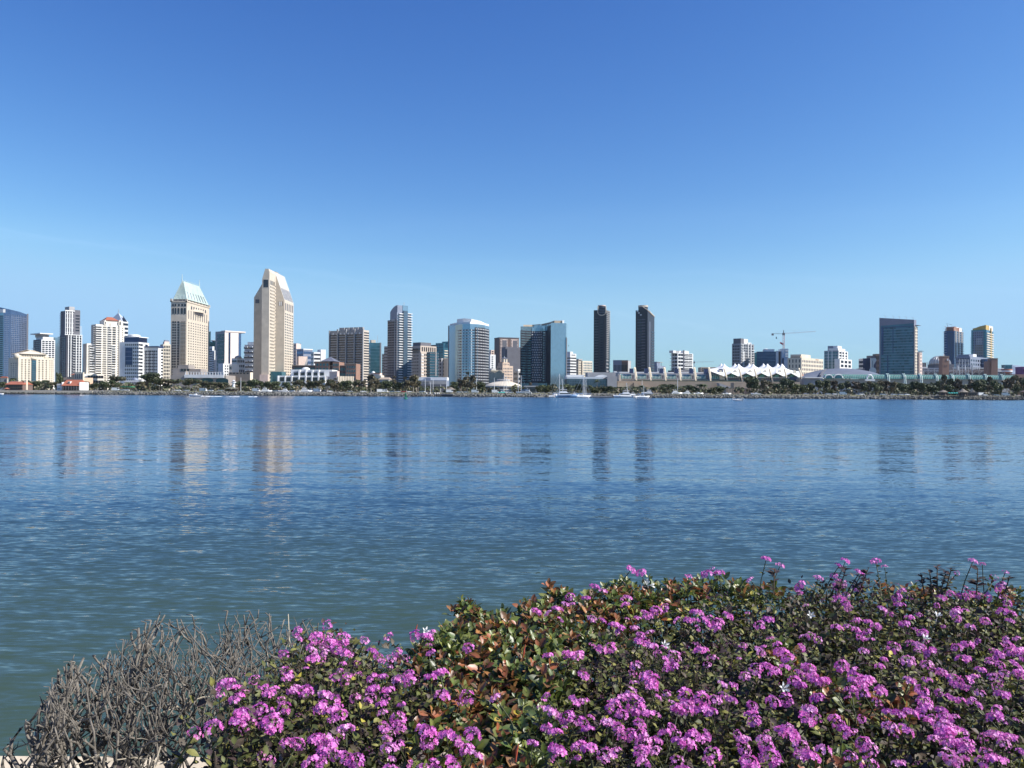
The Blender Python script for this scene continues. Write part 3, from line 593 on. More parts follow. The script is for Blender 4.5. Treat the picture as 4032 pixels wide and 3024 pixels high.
# ================================================================== SKYLINE, right half
# --- rounded blue hotel (convex)
B = Bd('rounded_hotel', 'rounded pale blue hotel tower with white drum roof and rows of balconies', 'building', 1764, 1927, 1930, 1284, 1080, 0, 20)
P = arc_pts(B, [(1764, 1090), (1768, 1080), (1792, 1060), (1820, 1047), (1850, 1042), (1880, 1047), (1908, 1062), (1926, 1083)])
back = arc_pts(B, [(1926, 1120), (1764, 1120)])
ht = B.z(1279, 1790, 1060); hz = [ht] * (len(P) + 2)
mb = MB(); mb.prism(P + back, -1.5, hz); mb.build('wall', pglass, B.root)
zt = B.z(1292, 1820, 1047); n = 21; pt = (zt - 6) / n
mb = MB(); strip(mb, sub(P, .66, .985, 10), 4, zt + 1, .25); mb.build('dark_facade', charcoal, B.root)  # dark wall colour stands in for a reflection on the right half
mb = MB(); strip(mb, sub(P, 0, .12, 2), 4, zt + 6, .2); mb.build('dark_edge', dgrey, B.root)
for k in range(n):
    z = 6 + pt * k
    mb = MB(); strip(mb, sub(P, .34, .655, 8), z, z + pt * .45, .2); w = mb.build('window_row', glass, B.root)
    mb = MB()
    for i in range(5): t = .36 + .29 * i / 5; strip(mb, sub(P, t, t + .012, 1), z, z + pt * .45, .5)
    mb.build('balcony_divider', white, w)
    mb = MB(); strip(mb, sub(P, .67, .98, 8), z + pt * .5, z + pt * .68, 1.2); w = mb.build('balcony', dgrey, B.root)
    mb = MB()
    for i in range(9): t = .675 + .30 * i / 9; strip(mb, sub(P, t, t + .010, 1), z + pt * .55, z + pt * .9, 1.25)
    mb.build('balcony_divider', white, w)
mb = MB(); q = arc_pts(B, [(1770, 1086), (1800, 1060), (1850, 1048), (1900, 1062), (1924, 1086)]); mb.prism(q + arc_pts(B, [(1922, 1112), (1772, 1112)]), ht, ht + 3); mb.build('roof_ring', white, B.root)
mb = MB(); q = arc_pts(B, [(1798, 1082), (1825, 1064), (1855, 1060), (1885, 1066), (1905, 1084)]); mb.prism(q + arc_pts(B, [(1903, 1106), (1800, 1106)]), ht + 3, [ht + 9, ht + 8.6, ht + 7.6, ht + 6, ht + 4.8, ht + 4.8, ht + 9]); mb.build('roof_drum', white, B.root)

# --- brown twin-block tower etc behind
B = Bd('brown_office', 'tall dark brown office towers with pinkish window grids behind the round pavilion', 'building', 1946, 1966, 2043, 1331, 1450, 70)
a, b, h = B.a, B.b, B.h; B.body(brown); B.part('parapet', dgrey, (-.4, a + .4, -.4, b + .4, h, h + 1.5))
for x0, x1 in ((1969, 1998), (2010, 2040)): B.sb('pink_panel', pink, x0, x1, 1335, 1372, -.5, .3); B.sb('dark_panel', dgrey, x0 + 9, x1 - 5, 1339, 1372, -.8, .3)
B.sb('pink_panel', pink, 1969, 1977, 1371, 1432, -.5, .3); B.rows('window_row', glass, 'r', 16, 2, B.v(1969), B.v(1977), B.z(1430), B.z(1335), .5, .5, d=.7)
for x0, x1 in ((1977, 1979), (1993, 1998), (2010, 2016), (2035, 2040)): B.rows('window_row', glass, 'r', 6, 1, B.v(x0), B.v(x1), B.z(1371), B.z(1336), .6, .5, d=.7)
B = Bd('dark_block', 'dark blank office block beside the mirrored glass hotel in front of the brown towers', 'building', 1974, 1990, 2051, 1366, 1400, 70)
B.body(dgrey); B.part('front_step', dgrey, (B.a - 2, B.a + 6, B.v(1992), B.v(2035), -1, B.z(1374)))
B = Bd('old_stone_tower', 'old beige stone building topped by small cupola tower in front of the dark block', 'building', 1957, 1979, 2020, 1440, 1250, 50)
a, b, h = B.a, B.b, B.h; B.body(W('peach_stone', (.56, .43, .33))); B.rows('window_row', dgrey, 'r', 8, 6, 1, b - 1, 2, h - 2, .5, .5); B.rows('window_row', dgrey, 'f', 8, 3, 1, a - 1, 2, h - 2, .4, .5)
B.part('left_wing', tan, (0, a - 2, 2, 14, h, B.z(1427))); B.part('upper_storey', W('peach_stone', (.56, .43, .33)), (a - 12, a - 1, 1, B.v(2008), h, B.z(1428))); B.rows('window_row', dgrey, 'r', 1, 4, 2, B.v(2007), h + .5, B.z(1430), .4, .7, off=1)
v0, v1 = B.v(1987), B.v(2001); cu = B.part('cupola', cream, (a - 8, a - 2, v0, v1, B.z(1428), B.z(1411))); B.part('cupola_opening', dgrey, (a - 2.2, a - 1.8, v0 + 2.2, v1 - 2.2, B.z(1425), B.z(1414)))
mb = MB(); q = [(a - 9, v0 - 1), (a - 1, v0 - 1), (a - 1, v1 + 1), (a - 9, v1 + 1)]
for i in range(4): mb.quad((*q[i], B.z(1411)), (*q[(i + 1) % 4], B.z(1411)), (a - 5, (v0 + v1) / 2, B.z(1405)))
mb.build('cupola_roof', slate, B.root); mb = MB(); mb.tube([(a - 5, (v0 + v1) / 2, B.z(1406)), (a - 5, (v0 + v1) / 2, B.z(1400))], [.6, .1], 5); mb.build('finial', copper, B.root)
mb = MB(); mb.quad((0, 1.8, B.z(1427)), (a - 2, 1.8, B.z(1427)), (a - 5, 8, B.z(1423)), (3, 8, B.z(1423))); mb.quad((a - 2, 1.8, B.z(1427)), (a - 2, 14.2, B.z(1427)), (a - 5, 8, B.z(1423))); mb.build('tile_roof', red, B.root)
B = Bd('pale_tower', 'pale blue-white block with single column of windows beside the rounded blue hotel', 'building', 1918, 1930, 1951, 1396, 1300, 60)
B.body(white); B.rows('window_row', glass, 'r', 9, 1, B.v(1936), B.v(1941), B.h - 32, B.h - 2, 1, .5)
B = Bd('pale_tower', 'pink block peeking above the pale windowed block beside the rounded hotel', 'building', 1924, 1933, 1946, 1378, 1500, 60)
B.body(pink); B.win('r', 6, 1, z0=B.h - 20, fw=.6)
B = Bd('cream_theatre', 'plain cream block with arched frieze of small windows left of the old stone tower', 'building', 1915, 1928, 1986, 1468, 1120, 80)
B.body(cream); B.part('upper_storey', cream, (2, B.a - 3, B.v(1934), B.v(1979), B.h, B.z(1457))); B.rows('window_row', glass, 'r', 1, 9, B.v(1936), B.v(1977), B.h + .5, B.z(1461), .4, .7, off=3); B.part('roof_plant', white, (3, B.a - 6, B.v(1938), B.v(1956), B.z(1457), B.z(1450)))
B = Bd('low_office', 'low white-topped grey block left of the mirrored glass hotel', 'building', 2022, 2040, 2058, 1460, 1150, 45)
B.body(grey); B.part('roof_plant', white, (2, B.a - 2, 2, B.b - 2, B.h, B.z(1453))); B.win('f', 4, 4, fw=.5); B.win('r', 4, 2, fw=.7)

# --- mirrored glass hotel (concave)
B = Bd('mirrored_hotel', 'dark mirrored glass hotel with concave striped front and smooth blue slab on its right', 'building', 2049, 2229, 2232, 1283, 1080, 0, 20)
P = arc_pts(B, [(2049, 1070), (2070, 1078), (2095, 1085), (2120, 1086), (2145, 1080), (2158, 1072), (2168, 1062)])
z1 = B.z(1285, 2050, 1070); z2 = B.z(1278, 2160, 1070)
mb = MB(); mb.prism(P + arc_pts(B, [(2168, 1110), (2049, 1110)]), -1.5, [z1, z1 + .5, z1 + 1, z1 + 1.6, z1 + 2.2, z1 + 2.8, z1 + 3, z1 + 3, z1]); mb.build('wall', mglass, B.root)
Q = arc_pts(B, [(2168.4, 1060), (2228, 1066)]); mb = MB(); mb.prism(Q + arc_pts(B, [(2232, 1085), (2232, 1112), (2168.4, 1112)]), -1.5, B.z(1271.5, 2200, 1062)); mb.build('glass_slab', mglass, B.root)
mb = MB(); mb.prism(arc_pts(B, [(2228.3, 1065.8), (2229.4, 1065), (2232.6, 1085), (2231.7, 1085.2)]), -1, B.z(1328, 2230, 1066)); mb.build('dark_edge', dgrey, B.root)
n = 20; zt = B.z(1304, 2090, 1085); pt = (zt - 14) / n
mb = MB(); strip(mb, sub(P, .0, .99, 12), 12, zt, .2); mb.build('dark_facade', charcoal, B.root)
mb = MB(); strip(mb, sub(P, .80, .985, 4), 2, z1 + .5, .35); mb.build('dark_corner', charcoal, B.root)
for k in range(n):
    z = 14 + pt * k
    for t0, t1 in ((.01, .145), (.16, .30), (.62, .73)):
        mb = MB(); strip(mb, sub(P, t0, t1, 3), z, z + pt * .52, .5); mb.build('glass_spandrel', mglass, B.root)
    mb = MB(); strip(mb, sub(P, .31, .62, 5), z + pt * .1, z + pt * .45, .45); w = mb.build('balcony', nglass, B.root)
    mb = MB()
    for i in range(6): t = .32 + .29 * i / 6 + .01 * ((k * 7) % 3); strip(mb, sub(P, t, t + .013, 1), z + pt * .3, z + pt * .8, .8)
    mb.build('balcony_divider', white, w)
mb = MB(); strip(mb, sub(P, .32, .60, 5), zt + .3, zt + 3.8, .6); strip(mb, sub(P, .38, .56, 5), zt + 3.8, zt + 8, .55); mb.build('painted_reflection_panel', pglass, B.root)  # pale strips paint a reflection near the top of the front
mb = MB(); mb.prism(arc_pts(B, [(2060, 1085), (2095, 1094), (2128, 1092), (2128, 1106), (2060, 1106)]), z1, [z1 + 3.2, z1 + 4, z1 + 4.8, z1 + 4.8, z1 + 3.2]); mb.build('penthouse', tan, B.root)
mb = MB(); mb.prism(arc_pts(B, [(2162, 1078), (2182, 1068), (2220, 1072), (2220, 1104), (2130, 1104), (2130, 1090)]), z1 + 2, [z1 + 6, z1 + 7.5, z1 + 7.8, z1 + 7.8, z1 + 4.6, z1 + 4.6]); mb.build('penthouse', tan, B.root)
mb = MB(); mb.prism(arc_pts(B, [(2213, 1070), (2220.6, 1071), (2220.6, 1100), (2213, 1100)]), z1 + 2, z1 + 8); mb.build('white_plant_room', white, B.root)

# --- right of it
B = Bd('white_office', 'white office tower with horizontal black window bands right of the mirrored hotel', 'building', 2222, 2245, 2269, 1392, 1350, 50)
B.body(white); B.part('penthouse', white, (3, B.a - 2, 2, B.b * .6, B.h, B.z(1384))); B.win('r', 12, 1, u0=.2, u1=B.b - .2, z0=2, z1=B.h - 5, fw=1, fh=.42); B.win('f', 12, 1, u0=.2, u1=B.a - .2, z0=2, z1=B.h - 5, fw=1, fh=.42); B.sb('roof_sign', dgrey, 2250, 2265, 1396, 1399, -.4, .3)
B = Bd('beige_apartments', 'pair of beige and pale blue apartment blocks left of the twin dark towers', 'building', 2266, 2278, 2290, 1413, 1400, 45)
B.body(cream); B.win('r', 13, 3, fw=.4, fh=.6); B.win('f', 13, 3, fw=.4, fh=.6); B.part('cornice', grey, (-1, B.a + 1, -1, B.b + 1, B.h - 2, B.h))
B.part('right_wing', cream, (B.a - 8, B.a + 2, B.b, B.b + 26, -1, B.z(1420))); B.rows('window_row', pglass, 'r', 12, 6, B.b + 2, B.b + 25, 2, B.z(1424), .6, .6, off=-2)
B = Bd('glass_hall', 'low mirrored teal glass hall with stepped white roof behind the marina masts', 'building', 2233, 2390, 2393, 1492, 820, 0, 40)
B.body(mat('dull_teal_glass', (.10, .15, .18), rough=.2, metal=.5, var=.3, vscale=.2)); B.rows('mullion', bluegrey, 'f', 1, 24, 0, B.a, 0, B.h, .06, 1, d=.15); B.rows('floor_line', bluegrey, 'f', 5, 1, 0, B.a, 0, B.h, 1, .05, d=.2)
B.part('roof_terrace', white, (0, B.a - 3, 4, 36, B.h, B.z(1484))); B.part('roof_terrace', white, (0, B.u(2300, 12), 12, 36, B.z(1484), B.z(1476))); B.part('side_block', grey, (B.u(2390) + .1, B.u(2428), -3, 30, -1, B.z(1482)))
B.part('concrete_block', grey, (B.u(2318, 30), B.u(2430, 30), 41, 70, -1, B.z(1466, 2380, 861))); B.part('roof_plant', white, (B.u(2420, 40), B.u(2432, 40), 45, 55, B.z(1466, 2380, 861), B.z(1461, 2380, 861)))
mb = MB(); pts = [(B.u(2342, 10) + (B.u(2402, 10) - B.u(2342, 10)) * i / 10, B.z(1489) + (B.z(1475) - B.z(1489)) * math.sin(math.pi * i / 10) ** .8) for i in range(11)]; mb.profile(pts, 8, 30); mb.build('white_vault', sail, B.root)

# --- twin dark towers
def dark_tower(label, xl, xc, xr, Y, th, cut=False):
    B = Bd('dark_residential_tower', label, 'building', xl, xc, xr, 1220, Y, th, group='twin dark residential towers'); mb = MB()
    mb.prism([(0, 0), (B.a, 0), (B.a, B.b), (0, B.b)], -1.5, [B.h, B.z(1225), B.z(1243), B.h] if cut else B.h); mb.build('wall', charcoal, B.root); return B
B = dark_tower('left twin dark residential tower with U-shaped frame on its crown', 2337, 2385, 2400, 1250, 22)
a, b, h = B.a, B.b, B.h
B.rows('window_row', glass, 'f', 26, 2, 1, a * .4, 4, h - 12, .8, .5); B.rows('window_row', glass, 'f', 26, 2, a * .55, a * .8, 4, h - 18, .8, .45); B.rows('floor_line', dgrey, 'f', 26, 1, .2, a * .38, 5, h - 10, 1, .1, d=.4)
B.part('centre_bay', charcoal, (a * .42, a * .92, -1.2, .2, -1, h - 4)); B.rows('balcony_slot', glass, 'f', 26, 1, a * .58, a * .76, 4, h - 20, 1, .35, off=-1.2)
B.rows('balcony', grey, 'r', 26, 1, .5, b - .3, B.z(1412), h, 1, .34, d=1.3); B.rows('balcony', grey, 'r', 9, 1, .5, b - .3, 3, B.z(1412), 1, .3, d=1.1)
cx = a * .56; r = (B.u(2381) - B.u(2352)) / 2; cy = r + .5; zc = B.z(1204)
mb = MB(); mb.lathe([(r, h - 2), (r, zc)], 24, cx, cy); mb.build('crown_drum', charcoal, B.root, False)
mb = MB(); mb.lathe([(r + .1, zc), (r + .1, B.z(1200)), (r - .6, B.z(1200) + .1)], 24, cx, cy); mb.build('crown_cap', pink, B.root)
xl_, xr_ = B.u(2354), B.u(2386); xm, rr = (xl_ + xr_) / 2, (xr_ - xl_) / 2; zb = B.z(1229)
pts = [(xl_, -1.4, B.z(1205)), (xl_, -1.7, zb)] + [(xm - rr * math.cos(R(t)), -1.8, zb - rr * .75 * math.sin(R(t))) for t in range(20, 180, 20)] + [(xr_, -1.7, zb), (xr_ - .3, -1.4, B.z(1206))]
mb = MB(); mb.tube(pts, .75, 6); mb.build('crown_frame', sand_stone, B.root)
for y in (1211, 1217, 1223, 1229): B.fb('crown_slat', bluegrey, 2357, 2383, y, y + 1.2, -1.5, cy)
B = dark_tower('right twin dark residential tower with crown sliced at slant toward the right', 2502, 2550, 2576, 1250, 28, True)
a, b, h = B.a, B.b, B.h
B.rows('balcony_slot', glass, 'f', 25, 1, a * .18, a * .5, 4, h - 12, 1, .55, d=.25); B.rows('balcony', dgrey, 'f', 25, 1, a * .5, a * .8, 4, h - 12, 1, .3, d=.5); B.rows('floor_line', bluegrey, 'f', 25, 1, a * .16, a * .5, 3, h - 12, 1, .07, d=.9)
B.rows('window_row', glass, 'r', 22, 1, b * .5, b, 4, h - 30, 1, .5); B.sb('centre_rib', bluegrey, 2556, 2558, 1265, 1460, -.5, .2); B.fb('dark_shaft', charcoal, 2543, 2550, 1225, 1466, -1, .3)
r = 7.2; cx = a * .48; mb = MB(); mb.lathe([(r, h - 1), (r, B.z(1207))], 24, cx, 7); mb.build('crown_drum', charcoal, B.root); mb = MB(); mb.lathe([(r + .2, B.z(1207)), (r + .2, B.z(1200.5)), (r - 1, B.z(1200))], 24, cx, 7); mb.build('crown_cap', sand_stone, B.root)
cr = [(cx + .5, .3, B.z(1204)), (a - .3, .3, B.z(1223)), (a - .3, b - .3, B.z(1241)), (cx + .5, b - .3, B.z(1222))]
mb = MB(); mb.prism([q[:2] for q in cr], B.z(1246), [q[2] for q in cr]); mb.build('sliced_crown', charcoal, B.root)
fr = [Vector((cx + .5, -.2, B.z(1203.5))), Vector((a + .1, -.2, B.z(1222))), Vector((a + .5, b * .5, B.z(1233))), Vector((a + .2, b + .1, B.z(1241)))]
mb = MB(); mb.tube(fr, .65, 6); mb.tube([Vector((cx + 4.5, 3, B.z(1207))), Vector((a - .2, b - 1, B.z(1237)))], .45, 5); mb.build('crown_frame', sand_stone, B.root)
for k in range(5): t = .15 + .17 * k; p0 = fr[0].lerp(fr[1], t) + Vector((-.6, .8, .3)); mb = MB(); mb.tube([p0, p0 + Vector((2.5, b * .35, -2.2))], .3, 4); mb.build('crown_slat', bluegrey, B.root)
for x, y in ((2507, 1222), (2512, 1229), (2520, 1237)): B.fb('stepped_balcony', white, x, x + 6, y, y + 4, -1.2, .3)

B = Bd('brown_midrise', 'brown and grey mid-rise block between the twin dark towers', 'building', 2414, 2472, 2484, 1419, 1400, 20)
B.body(brown); B.part('upper_left', bluegrey, (0, B.u(2448), -.4, 6, B.h - 22, B.h + .6)); B.rows('window_row', glass, 'f', 3, 10, 1, B.a - 1, 3, B.h - 6, .5, .8, d=.5); B.part('brick_edge', brick, (B.u(2448), B.a, -.3, .2, B.h - 3, B.h + .3)); B.win('r', 6, 1, fw=.5); B.part('sun_toned_side', grey, (B.a, B.a + .3, .5, B.b - .5, 0, B.h - .4))  # pale grey sheet on the right side paints its sunlight
B = Bd('grey_midrise', 'stepped blue grey block under construction right of the right twin dark tower', 'building', 2570, 2588, 2621, 1440, 1450, 40)
B.body(bluegrey); B.part('tall_core', bluegrey, (B.a - 14, B.a - 2, 2, 14, B.h, B.z(1424))); B.win('r', 4, 5, fw=.4); B.rows('frame', dgrey, 'r', 3, 3, B.v(2594), B.v(2612), B.h, B.h + 7, .1, 1, d=.1, off=2); B.part('frame_slab', grey, (B.a - 10, B.a - 1, B.v(2592), B.v(2613), B.h + 6, B.h + 6.6))

B = Bd('white_condominium', 'white balconied condominium slab with blocky rooftop plant behind the first convention fins', 'building', 2643, 2668, 2729, 1390, 1250, 55)
a, b, h = B.a, B.b, B.h; B.body(white); n = 11
B.rows('window_row', glass, 'r', n, 2, B.v(2670), B.v(2690), 2, h, .88, .6, d=.2); B.rows('window_row', glass, 'r', n, 2, B.v(2695), B.v(2726), 2, h, .9, .66, d=.2); B.rows('balcony', white, 'r', n, 1, B.v(2694), B.v(2727), 2, h, 1, .16, d=1.5)
B.sb('dark_core', dgrey, 2690, 2694, 1378, 1466, -.6, .4); B.rows('window_row', glass, 'f', n, 2, 1, a, 2, h, .8, .55); B.rows('balcony', white, 'f', n, 1, -1.5, 5, 2, h, 1, .18, d=1.6)
for x0, x1 in ((2656, 2668), (2669, 2679), (2680, 2687), (2700, 2712), (2713, 2718)): B.part('roof_plant', white if x0 != 2669 else grey, (2, a - 3, B.v(x0), B.v(x1), h, B.z(1379 + (x0 % 3))))
B.part('podium', dgrey, (B.u(2636), a + 3, -3, b, -1, B.z(1458)))

# --- convention centre
Yc = 900
B = Bd('convention_centre', 'long low convention centre with green glass vaults, slanted cream fins and white tent roof', 'building', 2438, 3160, 3162, 1497, Yc, 0, 90)
CC = B; a, h = B.a, B.h
B.part('podium', tan, (B.u(2432, -40), B.u(3150, -40), -40, 0, -1.5, B.z(1506))); B.body(W('warm_grey_concrete', (.42, .40, .36)), z1=h)
B.part('terrace', grey, (B.u(2440, 26), B.u(2860, 26), 26, 88, h, B.z(1468, 2600, Yc + 26))); B.part('roof_gallery', white, (B.u(2440, 26), B.u(2850, 26), 30, 60, B.z(1468, 2600, Yc + 26), B.z(1465, 2600, Yc + 30)))
mb = MB()
for x0, x1 in ((2432, 2562), (2702, 2752), (2880, 2930)): pass
st = B.part('grand_stair', W('pale_tan_stone', (.45, .36, .26)), (B.u(2432, -48), B.u(2500, -48), -48, -40, -1, B.z(1509, 2450, Yc - 48)))
mb = MB(); mb.profile([(B.u(2500, -50), -1), (B.u(2560, -50), -1), (B.u(2558, -50), 3), (B.u(2496, -50), B.z(1507, 2500, Yc - 50))], -52, -41); mb.build('stair_ramp', MATS['pale_tan_stone'], B.root)
mb = MB(); mb.profile([(B.u(2840, -50), -1), (B.u(2915, -50), -1), (B.u(2895, -50), 5), (B.u(2830, -50), B.z(1508, 2830, Yc - 50))], -52, -41); mb.build('stair_ramp', grey, B.root)
B.part('painted_shadow_strip', dgrey, (B.u(2560, -40), B.u(2840, -40), -40.3, -39, 2, 5)); B.part('planter_hedge', mat('planter_foliage', (.05, .07, .03), var=.5, vscale=1.0, bump=1, bscale=2), (B.u(2500, -12), B.u(2900, -12), -12, -9, B.z(1506), B.z(1502)))  # dark strip on the podium front is a painted shadow
FX = [2497, 2555, 2614, 2673, 2732, 2790, 2849, 2908, 2968, 3027, 3086, 3145]
zv0, zv1 = B.z(1495), B.z(1477)
for i, px in enumerate([2440] + FX[:6]):
    nx = FX[i]; 
    if i == 6: x0, x1 = 2802, 2852
    else: x0, x1 = (px + 8 if i else 2444), nx - 12
    mb = MB(); u0, u1 = B.u(x0), B.u(x1); k = 8; r = zv1 - zv0
    pr = [(-1.5 + r * .9 * (1 - math.cos(R(90) * j / k)), zv0 + r * math.sin(R(90) * j / k)) for j in range(k + 1)]
    for j in range(k): mb.quad((u0, *pr[j]), (u1, *pr[j]), (u1, *pr[j + 1]), (u0, *pr[j + 1]))
    mb.quad((u0, -1.5, zv0), *[(u0, *p) for p in pr], (u0, pr[-1][0], zv0)); mb.quad(*([(u1, pr[-1][0], zv0)] + [(u1, *p) for p in pr[::-1]]))
    g = mb.build('green_vault', gglass, B.root); mb = MB()
    for q in range(8): uu = u0 + (u1 - u0) * q / 7; mb.tube([(uu, y - .15, z + .1) for y, z in pr], .22, 4)
    mb.build('vault_ribs', white, g)
    B.part('blue_awning', navy, (B.u(nx - 18), B.u(nx - 4), -2, 2, zv1 + 1, zv1 + 6)); B.part('bay_wall', dgrey, (B.u(nx - 11), B.u(nx - 1), -1, .5, zv0, zv1 - 1))
B.part('vault_base', cream, (B.u(2436), B.u(2444), -4, 2, -1, zv1 - 1)); B.part('parapet', grey, (B.u(2440), B.u(2850), 16, 26, h, zv1 + .8))
def yaw(m, u): m.v = [(x, y + (x - u) * .75, z) for x, y, z in m.v]
for i, px in enumerate(FX):
    yt, yb = (1446, 1506) if i < 6 else ((1449, 1505) if i < 11 else (1449, 1510))
    px0 = px - (1 if i < 6 else 0)
    dx = 11 if i < 6 else (20 if i < 11 else 22); w = 8 if i < 6 else 6
    u0, u1 = B.u(px0, -14), B.u(px0 + dx, -14); zt_, zb_ = B.z(yt, px, Yc - 14), B.z(yb, px, Yc - 14); ww = w * (Yc - 14) / F
    mb = MB(); mb.profile([(u1, zb_), (u1 + ww, zb_), (u0 + ww, zt_), (u0, zt_)], -14, -12.2); yaw(mb, u0); o = mb.build('slanted_fin', W('pale_cream_precast', (.72, .65, .52)), B.root)
    mb = MB(); mb.profile([(u1 + ww * .42, zb_ + 1), (u1 + ww * .58, zb_ + 1), (u0 + ww * .58, zt_ - 1), (u0 + ww * .42, zt_ - 1)], -14.25, -13.9); yaw(mb, u0); mb.build('fin_groove', tan, o)
    if i >= 6: mb = MB(); mb.profile([(u0 - 1, h), (u0 + 4.5, h), (u0 + .5, zt_ - 2), (u0 - 1.5, zt_ - 2)], -3, -1); mb.build('fin_backing', MATS['pale_cream_precast'], o)
# tents
def tent():
    nx, ny = 180, 26; px0, px1 = 2796, 3150; V = []; FQ = []
    pk1 = [2851, 2908, 2965, 3022, 3079]; pk2 = [2840, 2894, 2950, 3006, 3062]
    for j in range(ny):
        t = j / (ny - 1); off = -8 + 62 * t
        for i in range(nx):
            px = px0 + (px1 - px0) * i / (nx - 1)
            ph = ((px - 2849) / 59.2) % 1.0
            edge = 1483 - 14 * max(0, 1 - abs(ph - .5) * 2.2)
            if px < 2849: edge = 1460 + (px - 2796) * .42
            mid = 1452.5 + (3 if px > 3090 else 0) + max(0, px - 3085) * .12
            y = edge + (mid - edge) * (1 - (1 - min(1, t * 2.2)) ** 2)
            d = 99
            for k, p in enumerate(pk1): d = min(d, math.hypot((px - p) / 15., (t - .42) / .22) * 1.0)
            y2 = 23 * math.exp(-d * 1.15)
            d = 99
            for k, p in enumerate(pk2): d = min(d, math.hypot((px - p) / 15., (t - .80) / .16))
            y -= max(y2, 23 * math.exp(-d * 1.15))
            p = at(px, y, Yc + off); V.append((p.x - B.O.x, p.y - B.O.y, p.z - Z0))
    f = np.array([(j * nx + i, j * nx + i + 1, (j + 1) * nx + i + 1, (j + 1) * nx + i) for j in range(ny - 1) for i in range(nx - 1)])
    V = np.array(V); n = len(V); V2 = V.copy(); V2[:, 2] -= .5
    return npmesh('tent_roof', np.vstack([V, V2]), [np.vstack([f, f[:, ::-1] + n])], sail, smooth=True)
link('tent_roof', tent(), B.root)
B.part('tent_hall', grey, (B.u(2855, 12), B.u(3140, 12), 12, 60, h, B.z(1470, 3000, Yc + 12)))
for i in range(5):
    x0, x1 = FX[6 + i] + 14, FX[7 + i] - 1; u0, u1 = B.u(x0), B.u(x1); um = (u0 + u1) / 2; zb_, ze, zm = B.z(1502), B.z(1485), B.z(1471)
    mb = MB(); mb.profile([(u0, zb_), (u1, zb_), (u1, ze), (um, zm), (u0, ze)], -3, 8); g = mb.build('gable_glazing', gglass, B.root)
    mb = MB(); mb.box(u0, u1, -3.6, -2.8, B.z(1488), B.z(1486.5))
    for q in range(7): uu = u0 + (u1 - u0) * q / 6; mb.box(uu - .25, uu + .25, -3.5, -2.9, B.z(1490), B.z(1484.5))
    mb.build('glazing_bars', white, g); B.fb('lower_glazing', dgrey, x0, x1, 1490, 1500, -3.3, -2.5)
B.fb('blue_panel', navy, 3105, 3137, 1484, 1498, -3.8, -2.4)
B.part('white_block', white, (B.u(2800, 6), B.u(2846, 6), 6, 20, h, B.z(1473, 2820, Yc + 6)))  # plain white block at the left end of the tents
mb = MB(); mb.lathe([(9, 0), (8, 4), (5, 7), (.2, 8)], 16); o = mb.build('red_brown_drum', brick, B.root, True); o.location = (B.u(3142, 20), 20, h)
B.part('upper_block', tan, (B.u(2760, 70), B.u(2830, 70), 70, 85, h, B.z(1446, 2800, Yc + 70))); B.rows('window_row', glass, 'f', 2, 8, B.u(2764, 70), B.u(2826, 70), B.z(1464, 2800, Yc + 70), B.z(1448, 2800, Yc + 70), .6, .5, off=70)

B = Bd('convention_hall', 'blue grey domed hall with long green glass tube gallery and white arch portals', 'building', 3156, 4000, 4002, 1496, 880, 0, 120)
a = B.a; B.part('wall', grey, (0, a, 0, 90, -1.5, B.h)); B.part('grey_front', bluegrey, (B.u(3165, -5), B.u(3240, -5), -5, 0, -1, B.z(1491)))
nx, ny = 60, 14; V = []
for j in range(ny):
    t = j / (ny - 1)
    for i in range(nx):
        s = i / (nx - 1); px = 3150 + (3478 - 3150) * s
        prof = 1484 - 33.5 * (math.sin(math.pi * min(1, s * 1.0)) ** .62) * (1 if s < .55 else 1)
        y = 1486 + (prof - 1486) * math.sin(math.pi / 2 * min(1, t * 2)) ** .6 if t < .5 else prof
        p = at(px, y, 905 + 80 * t); V.append((p.x - B.O.x, p.y - B.O.y, p.z - Z0))
f = np.array([(j * nx + i, j * nx + i + 1, (j + 1) * nx + i + 1, (j + 1) * nx + i) for j in range(ny - 1) for i in range(nx - 1)])
link('domed_roof', npmesh('domed_roof', V, [f], W('blue_grey_roof', (.125, .145, .19)), smooth=True), B.root)
mb = MB(); p0 = at(3245, 1478, 904); p1 = at(3205, 1457, 935); q = [Vector((p.x - B.O.x, p.y - B.O.y - 1, p.z - Z0 + 1)) for p in (at(3228, 1484, 904), at(3236, 1470, 915), at(3250, 1458, 935))]; mb.tube(q, 1.2, 4); mb.build('roof_seam', dgrey, B.root)
zc0, zc1 = B.z(1495), B.z(1478); k = 10; r = zc1 - zc0
pr = [(-4 + r * .9 * (1 - math.cos(R(120) * j / k)), zc0 + r * math.sin(R(120) * j / k)) for j in range(k + 1)]
u0, u1 = B.u(3245), B.u(4000); mb = MB()
for j in range(k): mb.quad((u0, *pr[j]), (u1, *pr[j]), (u1, *pr[j + 1]), (u0, *pr[j + 1]))
mb.quad(*[(u1, *p) for p in pr[::-1]]); mb.quad(*[(u0, *p) for p in pr])
tb = mb.build('glass_tube', gglass, B.root); mb = MB()
for q in range(110): uu = u0 + (u1 - u0) * q / 109; mb.tube([(uu, y - .15, z + .1) for y, z in pr], .17, 4)
for j in (3, 6): mb.tube([(u0, pr[j][0] - .2, pr[j][1] + .1), (u1, pr[j][0] - .2, pr[j][1] + .1)], .13, 4)
mb.build('tube_ribs', W('pale_green_frame', (.50, .60, .56)), tb)
for px in (3490, 3554, 3618, 3680, 3742, 3808, 3874, 3938):
    for o_ in (-3, 2.5):
        mb = MB(); mb.tube([(B.u(px + o_), y - .8 - .3 * (o_ > 0), z * 1 + .9) for y, z in [(pr[0][0] - 1, pr[0][1] - 6)] + pr[:8]], .55, 5); mb.build('rib_arch', W('pale_green_frame', (.50, .60, .56)), B.root)
